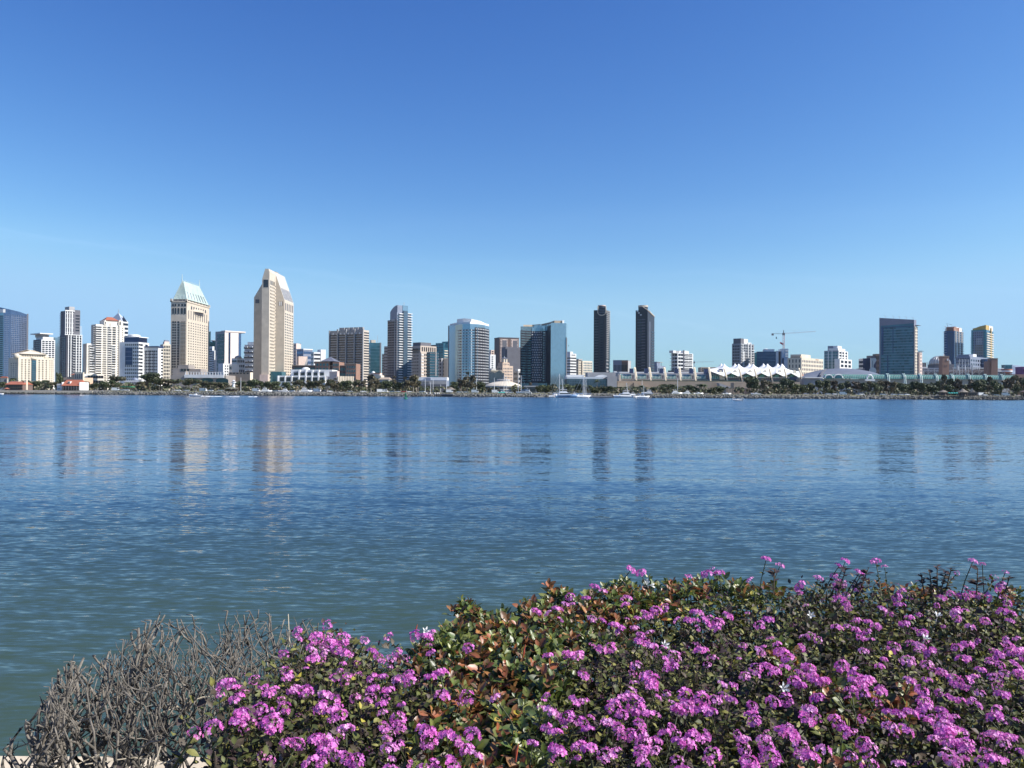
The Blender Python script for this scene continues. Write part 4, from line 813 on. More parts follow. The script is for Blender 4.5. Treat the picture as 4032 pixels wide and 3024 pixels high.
for px, rad in ((3255, 15), (3292, 17)):
    u = B.u(px); mb = MB(); rr = rad * 880 / F; zb_ = B.z(1493); mb.tube([(u + rr * math.cos(R(t)), -6, zb_ + rr * .8 * math.sin(R(t))) for t in range(0, 181, 15)], .65, 5); mb.build('arch_rim', white, B.root)
    mb = MB(); mb.profile([(u + rr * math.cos(R(t)), zb_ + rr * .8 * math.sin(R(t))) for t in range(0, 181, 15)], -5.8, 0); mb.build('arch_glazing', tglass, B.root)
u = B.u(3415); zb_ = B.z(1496); mb = MB(); mb.tube([(u + 3.2 * 1 * math.cos(R(t)) * 0.9, -6, zb_ + 4.1 * math.sin(R(t))) for t in range(0, 181, 15)], .9, 6); mb.box(u - 5, u + 5, -7.2, -5, zb_ - 1.8, zb_ - .4); mb.build('white_portal', paint_white, B.root)
B.rows('base_opening', dgrey, 'f', 1, 22, B.u(3260), B.u(3700), 1, 5, .5, 1, d=.2); B.part('low_canopy', white, (B.u(3170, -12), B.u(3240, -12), -12, -1, B.z(1494), B.z(1490)))

# --- towers behind the convention centre
B = Bd('grey_condominium', 'grey condominium tower with white frames left of the blue glass office and crane', 'building', 2882, 2917, 2969, 1352, 1300, 45)
a, b, h = B.a, B.b, B.h; B.body(W('mid_grey_panel', (.26, .27, .29))); B.part('core', dgrey, (2, a - .4, .5, B.v(2930), h, B.z(1332))); B.part('core_right', white, (3, a - .6, B.v(2926), B.v(2946), h, B.z(1333))); B.part('shoulder', white, (4, a - .3, B.v(2946), B.v(2959), h, B.z(1346)))
B.rows('window_row', glass, 'f', 16, 4, 1, a - 2, 2, h - 2, .5, .6); B.rows('window_row', glass, 'r', 18, 2, B.v(2918), B.v(2926), 2, h, .8, .55); B.rows('balcony', white, 'r', 18, 1, B.v(2917), B.v(2926), 2, h, 1, .18, d=1.2)
B.rows('window_row', glass, 'r', 18, 6, B.v(2928), B.v(2966), 2, h - 1, .6, .6, d=.3); B.rows('balcony', white, 'r', 18, 1, B.v(2929), B.v(2943), 2, h - 28, 1, .2, d=1.3); B.rows('balcony', white, 'r', 18, 1, B.v(2958), B.b + 1, 2, h - 8, 1, .18, d=1.4)
for px in (2924, 2928, 2944, 2955): B.sb('white_pier', white, px, px + 2, 1348 if px > 2930 else 1383, 1450, -.7, .3)
B = Bd('blue_glass_office', 'dark blue glass office cube with white rooftop plant under the tower crane', 'building', 2972, 3056, 3084, 1384, 1280, 12, 30)
a, b, h = B.a, B.b, B.h; B.part('wall', nglass, (B.u(2980), a, 0, b, -1, h)); B.part('left_wing', tglass, (0, B.u(2979.5), 2, 20, -1, B.z(1388))); B.part('dark_reflecting_panel', nglass, (B.u(2992), B.u(3018), -.3, .2, 4, h - 12)); B.part('white_edge', white, (a - .4, a + 3.4, -.6, 6, -1, h + 1)); B.part('roof_plant', white, (B.u(3007, 5), a - 2, 5, 24, h, B.z(1374))); B.part('dark_wing', brown, (a + 3.5, a + 9, 1, 20, -1, B.z(1384)))
B.rows('floor_line', bglass, 'f', 12, 1, B.u(2980), a - 1, 2, h - 1, 1, .05, d=.2)
mb = MB(); mb.lathe([(3, B.z(1374)), (3, B.z(1372)), (.3, B.z(1370.5))], 12, a - 14, 14); mb.build('roof_dish', white, B.root)
B = Bd('slim_slab', 'slim pale blue slab with white sign strokes beside the crane mast', 'building', 3078, 3104, 3108, 1373, 1270, 6, 25)
B.body(mat('powder_blue_panel', (.30, .38, .50), rough=.4)); 
for y0, y1 in ((1379, 1384), (1390.5, 1397), (1400, 1406)): B.fb('white_sign', white, 3092, 3104, y0, y1, -.5, .3)
B.fb('dark_notch', nglass, 3080, 3086, 1410, 1470, -.3, .2)
B = Bd('cream_hotel_block', 'cream hotel block with grid of square windows right of the crane', 'building', 3101, 3156, 3242, 1408, 1200, 42)
a, b, h = B.a, B.b, B.h; B.body(cream); B.win('f', 6, 4, fw=.28, fh=.62, z0=6); B.rows('window_row', dgrey, 'r', 8, 13, 1.5, b - 1.5, 3, h - 2, .5, .52, d=.25); B.part('penthouse', cream, (a - 20, a - 4, B.v(3165), B.v(3202), h, B.z(1394))); B.part('stair_box', tan, (3, a - 3, 3, 8, h, B.z(1402))); B.sb('red_sign', red, 3212, 3222, 1411, 1413, -.5, .2)
B = Bd('stepped_condominium', 'stepped white condominium tower behind the domed convention roof', 'building', 3245, 3300, 3338, 1380, 1280, 40)
a, b, h = B.a, B.b, B.h; B.body(W('mid_grey_panel', (.26, .27, .29))); B.part('penthouse', bluegrey, (B.u(3258), a - 8, 1, 12, h, B.z(1361))); B.part('white_core', white, (a - 12, a - 1.5, 2, B.v(3318), h, B.z(1361))); B.part('shoulder', white, (B.u(3262), a, .2, B.v(3328), h, B.z(1371)))
B.win('f', 14, 7, fw=.75, fh=.6, z0=2, m=tglass); 
for px in (3260, 3275): B.fb('white_pier', white, px, px + 3, 1380, 1450, -.6, .2)
B.part('sun_toned_face', white, (a, a + .4, 0, b, -1, h)); B.rows('window_row', glass, 'r', 14, 3, 1, b - 1, 3, h - 1, .6, .6, off=-.4); B.part('lower_step', white, (a - 4, a + 4, B.v(3296), B.v(3344), -1, B.z(1413))); B.rows('window_row', glass, 'r', 8, 3, B.v(3298), B.v(3342), 3, B.z(1416), .65, .6, off=-4)  # white sheet over the grey body paints the right face sunlit
for px in (3300, 3312, 3321, 3333): B.sb('white_frame', white, px, px + 2.5, 1380, 1412, -.9, .3)

B = Bd('navy_theatre_block', 'dark navy block left of the large slanted-roof glass hotel', 'building', 3398, 3450, 3464, 1411, 1250, 5, 20)
B.body(nglass); B.part('upper_block', dgrey, (B.u(3425), B.a + 5, 3, 15, B.h, B.z(1400))); B.part('brown_side', brown, (B.a + .1, B.u(3466), 2, 16, -1, B.z(1393))); B.rows('window_row', glass, 'f', 7, 2, B.a + .6, B.u(3464), 4, B.z(1398), .6, .6, off=2); B.part('low_canopy', slate, (B.u(3374), B.u(3400), -6, 4, B.z(1456), B.z(1452))); B.part('low_front', dgrey, (B.u(3385), B.u(3452), -3, 0, -1, B.z(1462)))
S = Bd('sculpture_tower', 'slender silver sculptural tower with round base disc in front of the navy block', 'sculpture', 3431, 3440, 3442, 1410, 1180, 0, 3)
mb = MB(); mb.profile([(0, 0), (S.a, 0), (S.a, S.h - 10), (S.a + 4, S.h - 3), (S.a + 3, S.h), (-.5, S.h)], 0, 2.5); mb.build('shaft', steel, S.root); mb = MB(); mb.lathe([(4.6, 0), (4.6, 2)], 20); o = mb.build('disc', steel, S.root); o.rotation_euler = (R(90), 0, 0); o.location = (S.a / 2, .2, S.z(1460)); S.part('shaft_slot', dgrey, (S.a * .4, S.a * .6, -.2, .3, S.z(1455), S.z(1420)))

# --- slanted roof hotel
B = Bd('slanted_hotel', 'large slab hotel of dark teal glass with slanting grey roofline', 'building', 3462, 3599, 3619, 1260, 1150, 44)
a, b = B.a, B.b; zl = B.z(1244.5, 3462, 1155); zr = B.z(1259)
mb = MB(); mb.profile([(0, -1.5), (a, -1.5), (a, zr), (0, zl)], 0, 9); mb.build('wall', mauve, B.root)
u0 = B.u(3468); zt = B.z(1277); mb = MB(); mb.profile([(u0, 1), (a - .6, 1), (a - .6, B.z(1273)), (u0, B.z(1277))], -.35, .3); g = mb.build('glass_facade', mat('dusky_teal_glass', (.05, .125, .165), rough=.16, metal=.35, var=.35, vscale=.06), B.root)
n = 24
rngl = random.Random(3)
for k in range(n):
    z = 2 + (zt - 4) * k / n
    mb = MB(); mb.box(u0 + .3, a - .9, -.5, -.2, z, z + .4); mb.build('floor_line', bluegrey, B.root)
    mb = MB()
    for i in range(22):
        if rngl.random() < .34: w = (a - u0 - 2) / 22; mb.box(u0 + 1 + w * i, u0 + 1 + w * (i + .85), -.48, -.3, z + .6, z + 2.9)
    if mb.v: mb.build('dark_window', dtglass, B.root)
B.fb('vertical_fin', nglass, 3471, 3479, 1281, 1395, -.6, .2); B.fb('vertical_fin', nglass, 3493.5, 3498, 1400, 1474, -.6, .2); B.fb('vertical_fin', nglass, 3515, 3518, 1281, 1390, -.6, .2)
B.fb('top_band', nglass, 3482, 3597.5, 1282, 1286, -.65, .2)
B.part('side_wing', cream, (a - 8, a + 1, .6, B.v(3610), -1, B.z(1285))); B.rows('window_row', dgrey, 'r', 22, 1, B.v(3600.5), B.v(3605), 2, B.z(1288), .8, .6, off=-1); B.rows('window_row', dgrey, 'r', 22, 1, B.v(3607), B.v(3609.5), 2, B.z(1288), .8, .6, off=-1)
B.part('lower_side_wing', pink, (a - 8, a + 4, B.v(3609.5), B.b, -1, B.z(1385))); B.rows('window_row', dgrey, 'r', 12, 1, B.v(3612), B.v(3616), 2, B.z(1387), .9, .6, off=-4)
B.part('roof_canopy', slate, (a - 4, a + 4, B.v(3603), B.v(3614), B.z(1281), B.z(1279.5))); B.part('roof_canopy', slate, (a, a + 6, B.v(3611), B.v(3620), B.z(1382), B.z(1380.5)))
for px in (3485, 3516, 3540, 3567, 3593): u = B.u(px); zz = zl + (zr - zl) * u / a; mb = MB(); mb.tube([(u, 2, zz), (u, 2, zz + 3.4), (u - 2.2, 2, zz + 4.2)], .22, 4); mb.build('roof_davit', steel, B.root)

# --- ballpark and library at the right
B = Bd('ballpark', 'low brown ballpark stand with steel trusses and curved white roof edge', 'building', 3618, 3985, 3988, 1452, 1250, 0, 80)
a = B.a; B.part('wall', W('dusky_brown_panel', (.20, .17, .17)), (0, a, 0, 70, -1.5, B.z(1468))); B.part('upper_deck', bluegrey, (0, B.u(3712), 3, 60, B.z(1468), B.z(1450))); B.part('upper_deck', MATS['dusky_brown_panel'], (B.u(3740), B.u(3960), 5, 60, B.z(1468), B.z(1455)))
mb = MB(); n = 20; pts = [(B.u(3742 + 234 * i / n), -6 + 22 * (i / n) ** 2) for i in range(n + 1)]
strip(mb, pts, B.z(1452), B.z(1449), .6); mb.build('white_roof_edge', steel, B.root)
mb = MB()
for i in range(15): u = B.u(3628 + 350 * i / 14); zt_ = B.z(1453); mb.box(u - .35, u + .35, -1.2, -.4, 0, zt_); mb.tube([(u, -.8, B.z(1475)), (u + 4.5, -.8, B.z(1462))], .3, 4); mb.tube([(u, -.8, B.z(1475)), (u - 4.5, -.8, B.z(1462))], .3, 4)
mb.box(0, a, -1.1, -.5, B.z(1461), B.z(1460)); mb.build('steel_trusses', steel, B.root)
B.rows('seating_row', dgrey, 'f', 2, 10, B.u(3622), B.u(3705), B.z(1468), B.z(1453), .7, .4, off=3)
for x0, x1 in ((3892, 3917), (3920, 3941), (3944, 3958)): B.fb('white_banner', paint_white, x0, x1, 1459, 1463.5, -2, -1.3)
mb = MB(); mb.lathe([(.1, 0), (6, 1.5), (7.5, 5), (7.5, 7)], 20); o = mb.build('red_white_bowl', [red], B.root, True); o.location = (B.u(3967), 2, B.z(1472)); mb = MB(); mb.lathe([(7.6, 0), (7.6, 2.4), (4, 3)], 20); o = mb.build('bowl_rim', paint_white, B.root); o.location = (B.u(3967), 2, B.z(1465))
S = Bd('floodlight_scoreboard', 'steel truss scoreboard frame rising above the ballpark stand', 'scoreboard', 3777, 3812, 3814, 1415, 1200, 0, 6)
mb = MB(); a = S.a
for px in (3768, 3777.5, 3790, 3801, 3813, 3828): u = S.u(px); zt_ = S.z(1415 if 3776 < px < 3815 else 1432); mb.box(u - .3, u + .3, 0, .8, 0, zt_)
for y in (1416, 1432, 1446): mb.box(S.u(3768 if y > 1420 else 3777), S.u(3829 if y > 1420 else 3812), 0.1, .7, S.z(y + 1), S.z(y))
for x0, y0, x1, y1 in ((3778, 1432, 3790, 1446), (3790, 1446, 3802, 1432), (3802, 1432, 3812, 1446), (3778, 1432, 3768, 1446), (3813, 1430, 3829, 1446), (3778, 1416, 3784, 1424), (3790, 1416, 3796, 1424), (3802, 1416, 3808, 1424)): mb.tube([(S.u(x0), .4, S.z(y0)), (S.u(x1), .4, S.z(y1))], .35, 4)
mb.build('truss', steel, S.root)
for x0, yt, yb in ((3771, 1440, 1458), (3799, 1438, 1457), (3829, 1433, 1457)): S.fb('light_bank', paint_white, x0, x0 + 2.6, yt, yb, -.6, .1)
S = Bd('light_rig', 'square steel light rig with lattice frame at the left end of the ballpark', 'light rig', 3622, 3653, 3655, 1427, 1230, 0, 5)
mb = MB()
for i in range(6): u = S.a * i / 5; mb.box(u - .2, u + .2, 0, .6, S.z(1452), S.h)
for y in (1427, 1433, 1440, 1446): mb.box(0, S.a, .1, .5, S.z(y) - .3, S.z(y))
mb.build('lattice', steel, S.root); S.part('lamp_panel', dgrey, (S.a * .18, S.a * .8, .6, 1.2, S.z(1447), S.z(1429))); S.part('plinth', paint_white, (S.a * .2, S.a * .9, -1, 2, S.z(1450), S.z(1445))); S.part('post', steel, (S.a * .4, S.a * .6, .5, 1.5, 0, S.z(1450)))
S = Bd('brick_tower', 'reddish brown brick stair tower in front of the lattice library dome', 'building', 3711, 3737, 3741, 1404, 1200, 4, 12)
S.body(brick); S.part('parapet', tan, (-.3, S.a + .3, -.3, S.b, S.h, S.h + .8)); S.rows('window_row', dgrey, 'f', 3, 2, 2, S.a - 2, 4, S.h - 6, .12, .2); mb = MB(); mb.tube([(3, 3, S.h), (3, 3, S.h + 4)], .6, 5); mb.build('chimney', white, S.root); S.fb('pale_emblem', white, 3728, 3734, 1412, 1420, -.4, .2)
S = Bd('library_dome', 'pale lattice steel dome of the library behind the brick stair tower', 'building', 3672, 3758, 3760, 1440, 1300, 0, 30)
r = S.a / 2; zb_ = S.z(1434); rz = S.z(1400) - zb_; mb = MB()
for k in range(12):
    t = math.pi * k / 11; mb.tube([(r + r * math.cos(t) * math.cos(R(e)), 12 - 12 * math.sin(t) * math.cos(R(e)), zb_ + rz * math.sin(R(e))) for e in range(0, 91, 10)], .35, 4)
for e in (10, 25, 40, 55, 70): mb.tube([(r + r * math.cos(R(e)) * math.cos(math.pi * k / 16), 12 - 12 * math.cos(R(e)) * math.sin(math.pi * k / 16), zb_ + rz * math.sin(R(e))) for k in range(17)], .25, 4)
mb.build('dome_lattice', steel, S.root)
mb = MB(); mb.lathe([(r * .86 * math.cos(R(e)), zb_ + rz * .92 * math.sin(R(e))) for e in (0, 15, 30, 45, 60, 75, 89)], 24, r, 14); mb.build('dome_shell', W('warm_white_shell', (.52, .48, .43)), S.root, True); S.part('base', dgrey, (S.a * .15, S.a * 1.05, 4, 26, -1, zb_)); 
S = Bd('brick_tower', 'plain brown brick block on the ballpark right of the unfinished yellow-topped tower', 'building', 3903, 3929, 3934, 1412, 1220, 6, 12)
S.body(brick); S.part('parapet', tan, (-.3, S.a + .3, -.3, S.b, S.h, S.h + .6)); S.part('side_pier', brick, (-6, 0, 2, 10, -1, S.h - 4)); S.fb('joint', brown, 3904, 3904.6, 1414, 1450, -.15, .1)
B = Bd('dark_midrise', 'dark blue grey mid-rise with curved bays below the unfinished towers', 'building', 3763, 3820, 3892, 1403, 1330, 45)
a, b, h = B.a, B.b, B.h; B.body(bluegrey); B.part('roof_slab', bluegrey, (2, a - 2, 2, B.v(3850), h, B.z(1395))); B.part('white_roof_plant', white, (a - 8, a - 1.8, B.v(3836), B.v(3850), h, B.z(1392)))  # rooftop plant box in plain white
B.win('f', 9, 8, fw=.4, fh=.5); B.rows('window_row', glass, 'r', 9, 8, 1, b - 1, 2, h - 3, .5, .5); mb = MB(); mb.lathe([(8, -1), (8, h - 3), (7, h - 2.5)], 20, a + 1, B.v(3868)); mb.build('curved_bay', nglass, B.root)
for k in range(8): mb = MB(); mb.lathe([(8.3, 0), (8.3, .8), (7.9, .8)], 20, a + 1, B.v(3868)); mb.build('floor_band', bluegrey, B.root, loc=(0, 0, 4 + (h - 8) * k / 8))

B = Bd('unfinished_tower', 'unfinished dark glass tower with messy red scaffolding on top', 'building', 3717, 3757, 3793, 1302, 1500, 42)
a, b, h = B.a, B.b, B.h; B.body(nglass); B.rows('balcony', grey, 'f', 24, 1, -1.6, 4, 4, h, 1, .15, d=1.6); B.rows('floor_band', grey, 'r', 26, 1, 0, b + 1.5, 4, h + 2, 1, .14, d=.9); B.rows('window_row', glass, 'f', 24, 2, 6, a - 2, 4, h - 3, .6, .5)
B.rows('concrete_bay', grey, 'r', 12, 3, 1, b - 1, h - 50, h, .3, .8, d=.5)
B.part('formwork', brick, (3, a - 1, 2, b * .6, h, h + 7)); B.part('core', white, (a * .5, a - 2, b * .3, b - 3, h, h + 8)); mb = MB(); rn = random.Random(5)
for i in range(34): x, y = rn.uniform(-1, a + 1), rn.uniform(-1, b + 1); z = h + rn.uniform(2, 9); mb.tube([(x, y, h - 1), (x + rn.uniform(-1, 1), y, z)], .22, 4); mb.tube([(x, y, z - 1), (x + rn.uniform(-7, 7), y + rn.uniform(-4, 4), z - 1 + rn.uniform(-.5, 2))], .18, 4)
mb.build('scaffolding', craneRed, B.root); mb = MB(); mb.tube([(a * .4, 4, h + 4), (a * .2, 4, h + 14), (a * .7, 4, h + 11)], .4, 4); mb.build('hoist', dgrey, B.root)
B = Bd('unfinished_tower', 'unfinished dark glass tower with yellow sheathing on top and yellow-lit balconies', 'building', 3824, 3884, 3911, 1298, 1480, 40)
a, b, h = B.a, B.b, B.h; B.body(tglass); B.part('painted_shade_panel', bluegrey, (3, a * .8, -.4, .2, 6, h - 2)); B.rows('window_row', glass, 'f', 24, 6, 2, a - 2, 4, h - 3, .4, .45, d=.6)  # blue-grey panel paints shade over most of the front
mb = MB(); mb.profile([(2, h), (a - 1, h), (a - 1, h + 8.5), (a * .55, h + 6.5), (a * .3, h + 4), (2, h + 3)], 1, b - 3); mb.build('yellow_sheathing', yellow, B.root)
B.rows('white_frame', white, 'f', 7, 4, a * .33, a * .72, B.z(1356), B.z(1330), .75, .3, d=.9); B.rows('yellow_frame', yellow, 'f', 8, 5, a * .26, a * .8, B.z(1398), B.z(1358), .7, .22, d=1)
B.rows('balcony', cream, 'r', 26, 1, 1, b - 2, 4, h - 4, 1, .42, d=1.2); B.part('yellow_pier', yellow, (a - .2, a + 1.4, b * .58, b * .64, 2, h + 5)); B.part('core', white, (a - 10, a - .5, b * .45, b - 1, h, h + 9)); B.rows('balcony', bluegrey, 'f', 24, 1, -1.4, 2, 4, h - 12, 1, .2, d=1.4)  # yellow light on the right face put into cream and yellow colours
B = Bd('teal_box_office', 'small teal glass box at the right end of the ballpark', 'building', 3958, 3985, 3990, 1438, 1350, 8, 14)
B.body(tglass); B.part('roof_edge', pglass, (-.3, B.a + .3, -.3, B.b, B.h - .2, B.h + .8)); B.rows('mullion', bluegrey, 'f', 1, 5, 0, B.a, 0, B.h, .1, 1, d=.2)
B = Bd('purple_building', 'dark purple building cut by the right edge of the photo', 'building', 4027, 4075, 4080, 1444, 1150, 5, 20)
B.body(W('purple_stucco', (.16, .06, .17))); B.win('f', 4, 4, fw=.5)
B = Bd('brick_terrace', 'low red brick block behind trees at the far right edge', 'building', 3996, 4070, 4080, 1474, 1000, 5, 20)
B.body(brick); B.win('f', 2, 8, fw=.4)

# --- cranes, flag
def crane(label, px, ytop, ybase, jl, jr, Y, mast_mat, jib_mat, yjib, jtilt):
    base = at(px, 1480, Y); base.z = Z0; t = thing('tower_crane', label, 'crane', base); zj = at(px, yjib, Y).z - Z0; zt = at(px, ytop, Y).z - Z0; s = Y / F; w = 1.1
    mb = MB()
    for x in (-w, w):
        for y in (-w, w): mb.box(x - .11, x + .11, y - .11, y + .11, 0, zj - 2)
    k = int(zj / 3)
    for i in range(k): z = i * 3; mb.tube([(-w, -w, z), (w, -w, z + 3)], .12, 4); mb.tube([(w, -w, z), (w, w, z + 3)], .12, 4)
    mb.build('mast', mast_mat, t)
    mb = MB(); mb.box(-1.6, 1.6, -1.6, 1.6, zj - 2, zj + 1.5); mb.build('slewing_unit', dgrey, t)
    mb = MB(); mb.tube([(-.6, 0, zj), (0, 0, zt)], .5, 4); mb.tube([(.9, 0, zj), (0, 0, zt)], .3, 4); mb.build('tower_head', dgrey, t)
    xl, xr = (jl - px) * s, (jr - px) * s
    def jib(x0, x1, z0, z1, th):
        m = MB(); n = 22; A = Vector((x0, 0, z0)); C_ = Vector((x1, 0, z1)); 
        m.tube([A + Vector((0, -.7, 0)), C_ + Vector((0, -.4, 0))], .13, 4); m.tube([A + Vector((0, .7, 0)), C_ + Vector((0, .4, 0))], .13, 4); m.tube([A + Vector((0, 0, th)), C_ + Vector((0, 0, th * .6))], .12, 4)
        for i in range(n): p, q = A.lerp(C_, i / n), A.lerp(C_, (i + .5) / n); q2 = A.lerp(C_, (i + 1) / n); m.tube([p, q + Vector((0, 0, th * .9)), q2], .1, 4)
        return m
    jib(0, xr, zj, zj + jtilt, 1.6).build('jib', jib_mat, t); jib(xl, 0, zj, zj, .9).build('counter_jib', dgrey, t)
    mb = MB(); mb.box(xl, xl + 3, -1, 1, zj - 2.5, zj + .6); mb.build('counterweight', dgrey, t)
    mb = MB(); mb.tube([(0, 0, zt), (xl * .7, 0, zj + .6)], .09, 4); mb.tube([(0, 0, zt), (xr * .35, 0, zt - .5), (xr * .75, 0, zj + jtilt + 1)], .08, 4); mb.tube([(xr * .33, 0, zj + 1), (xr * .32, 0, zt - .4)], .2, 4); mb.build('tie_rods', steel, t)
    return t
crane('red and white tower crane with long jib above the blue glass office', 3085, 1300, 1480, 3038, 3211, 1340, craneRed, W('pale_pink_crane_paint', (.55, .42, .42)), 1315, 4)
crane('distant pale crane whose thin jib shows right of the white balconied condominium', 2733, 1420, 1480, 2722, 2810, 1900, grey, grey, 1427, 1.5)
p = at(3085, 1374, 1262); t = thing('flag', 'large striped flag flying beside the crane mast', 'flag', (p.x, p.y, p.z)); s = 1262 / F
mb = MB(); mb.tube([(0, 0, -8), (0, 0, 9)], .15, 5); mb.build('pole', steel, t)
mb = MB(); n = 8
for i in range(n + 1):
    x = -i / n * 5.6; mb.v += [(x, .5 * math.sin(i * 1.3), 8.6 + i / n * 2.2), (x, .5 * math.sin(i * 1.3 + .5), 5.2 + i / n * 3.0)]
mb.f = [(2 * i, 2 * i + 2, 2 * i + 3, 2 * i + 1) for i in range(n)]; mb.m = [0] * n; mb.build('cloth', W('flag_red_blue', (.22, .07, .10)), t)
# ================================================================== LAND, WATER, SHORE
gm = mat('city_ground', (.17, .16, .14), rough=.9, var=.25, vscale=.05)
mb = MB(); prof = [(639, -1.6), (645.5, 2.45), (651, 2.8), (690, 3.05), (800, 3.2), (12000, 3.2)]
xs = [-6000, -1500, -500, 0, 500, 1500, 6000]
for i in range(len(xs) - 1):
    for j in range(len(prof) - 1):
        mb.quad((xs[i], *prof[j]), (xs[i + 1], *prof[j]), (xs[i + 1], *prof[j + 1]), (xs[i], *prof[j + 1]))
tag(mb.build('ground', gm), kind='structure')
lawnm = mat('shore_lawn', (.13, .125, .035), rough=.95, var=.35, vscale=.12)
mb = MB()
for x0, x1 in ((-318, -200), (-130, 60), (70, 30), (75, 420)):
    if x1 > x0: mb.quad((x0, 645.7, 2.62), (x1, 645.7, 2.62), (x1, 656, 2.95), (x0, 656, 2.95)); mb.quad((x0, 656, 2.95), (x1, 656, 2.95), (x1, 664, 3.0), (x0, 664, 3.0)); mb.quad((x0, 645.7, 2.4), (x1, 645.7, 2.4), (x1, 645.7, 2.62), (x0, 645.7, 2.62))
tag(mb.build('lawn', lawnm), kind='stuff')
mb = MB(); mb.box(-700, -322, 643.2, 652, 1.2, 2.55); tag(mb.build('promenade', W('pale_sand_wall', (.60, .52, .40), var=.2, vscale=.2)), kind='structure')  # pale sand is the wall's own colour
# far mountain
mb = MB(); rg = [(3300, 1500), (3700, 1490), (3900, 1462), (3960, 1446), (3985, 1437), (4010, 1439), (4030, 1443), (4100, 1450), (4250, 1440), (4500, 1470), (5000, 1490)]
T_ = [at(x, y, 14000) for x, y in rg]
for p, q in zip(T_[:-1], T_[1:]):
    mb.quad((p.x, 12500, 0), (q.x, 12500, 0), tuple(q), tuple(p)); mb.quad(tuple(p), tuple(q), (q.x, 16000, 0), (p.x, 16000, 0))
tag(mb.build('hills', W('haze_toned_hillside', (.20, .23, .30), var=.15, vscale=.002)), kind='structure')  # bluish base colour has some distance haze painted in

# riprap boulders
ico = bpy.data.meshes.new('t'); import bmesh
bm = bmesh.new(); bmesh.ops.create_icosphere(bm, subdivisions=1, radius=1); IV = np.array([v.co[:] for v in bm.verts]); IF = np.array([[v.index for v in f.verts] for f in bm.faces]); bm.free()
rv, rc, rf = [], [], []; n0 = 0
for k in range(5600):
    x = RNG.uniform(-480, 480); t = RNG.uniform(0, 1) ** .9; y = 639.6 + 6.6 * t; z = -.5 + 3.1 * t
    px = proj((x, y, z))[0]
    s = RNG.uniform(.35, .85)
    if x < -322: t = RNG.uniform(0, .55); y = 639.6 + 6.6 * t; z = -.5 + 3.1 * t; s *= .8
    v = IV * (1 + RNG.uniform(-.28, .28, (len(IV), 1))) * s * RNG.uniform(.7, 1.25, 3); a = RNG.uniform(0, 6.28); c, s_ = math.cos(a), math.sin(a)
    v = v @ np.array([[c, -s_, 0], [s_, c, 0], [0, 0, 1]]); rv.append(v + (x, y, z)); rf.append(IF + n0); n0 += len(v)
    g = RNG.uniform(.045, .22) * (1 if x > -322 else .55); wet = .25 + .75 * min(1, max(0, (z - .1) / .9))
    rc.append(np.tile(np.array([.95, .96, .88]) * g * wet, (len(v), 1)))
o = link('riprap', npmesh('riprap', np.vstack(rv), [np.vstack(rf)], mat('boulder_stone', (1, 1, 1), attr=True, rough=.9, var=.2, vscale=1.5), np.vstack(rc)))
tag(o, kind='stuff')

# ------------------------------------------------------------------ trees
folA = mat('dark_foliage', (1, 1, 1), attr=True, rough=.6, var=.3, vscale=.5, rnd=.25, transl=.15)
barkP = mat('pale_bark', (.36, .31, .26), rough=.9, var=.3, vscale=.8); barkD = mat('dark_bark', (.10, .08, .06), rough=.9, var=.3, vscale=.8)
def crown_mesh(name, lobes, n, size, cols, rng):
    """lobes: (cx,cy,cz,rx,ry,rz). many small leaf-clump quads through the volume"""
    w = np.array([l[3] * l[4] * l[5] for l in lobes]) ** .7; w /= w.sum(); V, Fq, Cc = [], [], []
    for k in range(n):
        l = lobes[rng.choice(len(lobes), p=w)]; d = rng.normal(size=3); d /= np.linalg.norm(d); r = rng.uniform(.25, 1) ** .45
        c = np.array(l[:3]) + d * r * np.array(l[3:]); nrm = d + rng.normal(size=3) * .8; nrm /= np.linalg.norm(nrm)
        a = np.cross(nrm, rng.normal(size=3)); a /= np.linalg.norm(a); b = np.cross(nrm, a); s = size * rng.uniform(.5, 1.25)
        q = [c - a * s - b * s * .5, c + a * s * .3 - b * s * .8, c + a * s + b * s * .3, c + b * s * .9 - a * s * .2]
        V += q; Fq.append([4 * k, 4 * k + 1, 4 * k + 2, 4 * k + 3]); col = np.array(cols[rng.integers(len(cols))]) * rng.uniform(.6, 1.4); Cc += [col] * 4
    return npmesh(name, np.array(V), [np.array(Fq)], folA, np.array(Cc))
def trunk_mesh(name, lobes, th, m, rng, multi=1):
    mb = MB()
    for k in range(multi):
        bx, by = rng.normal(size=2) * .05 * (multi > 1); sx = rng.normal() * .12
        mb.tube([(bx, by, -.03), (bx + sx * .3, by, th * .5), (bx + sx, by, th)], [.028, .022, .016], 6)
        for l in (lobes if multi == 1 else [lobes[int(rng.integers(len(lobes)))]]): 
            mb.tube([(bx + sx, by, th * .9), ((bx + sx + l[0]) / 2, (by + l[1]) / 2, (th + l[2]) / 2 + .03), (l[0], l[1], l[2])], [.016, .011, .005], 5)
    return mb.mesh(name, m)
G1 = [(.062, .082, .034), (.085, .10, .040), (.045, .060, .028)]; G2 = [(.13, .112, .062), (.15, .12, .068), (.09, .086, .05)]; G3 = [(.075, .085, .025), (.095, .10, .03), (.06, .075, .02)]; G4 = [(.085, .058, .036), (.07, .05, .032), (.055, .05, .03)]
def rl(rng, n, z0, z1, w, r0, r1, top=.55):
    L_ = []
    for k in range(n):
        z = rng.uniform(z0, z1); ww = w * (1 - top * abs((z - z0) / (z1 - z0) - .4)); a = rng.uniform(0, 6.28); q = rng.uniform(.3, 1) * ww; r = rng.uniform(r0, r1); L_.append((q * math.cos(a), q * math.sin(a), z, r * 1.15, r * 1.15, r * .8))
    return L_
PROTO = {}
rt = np.random.default_rng(11)
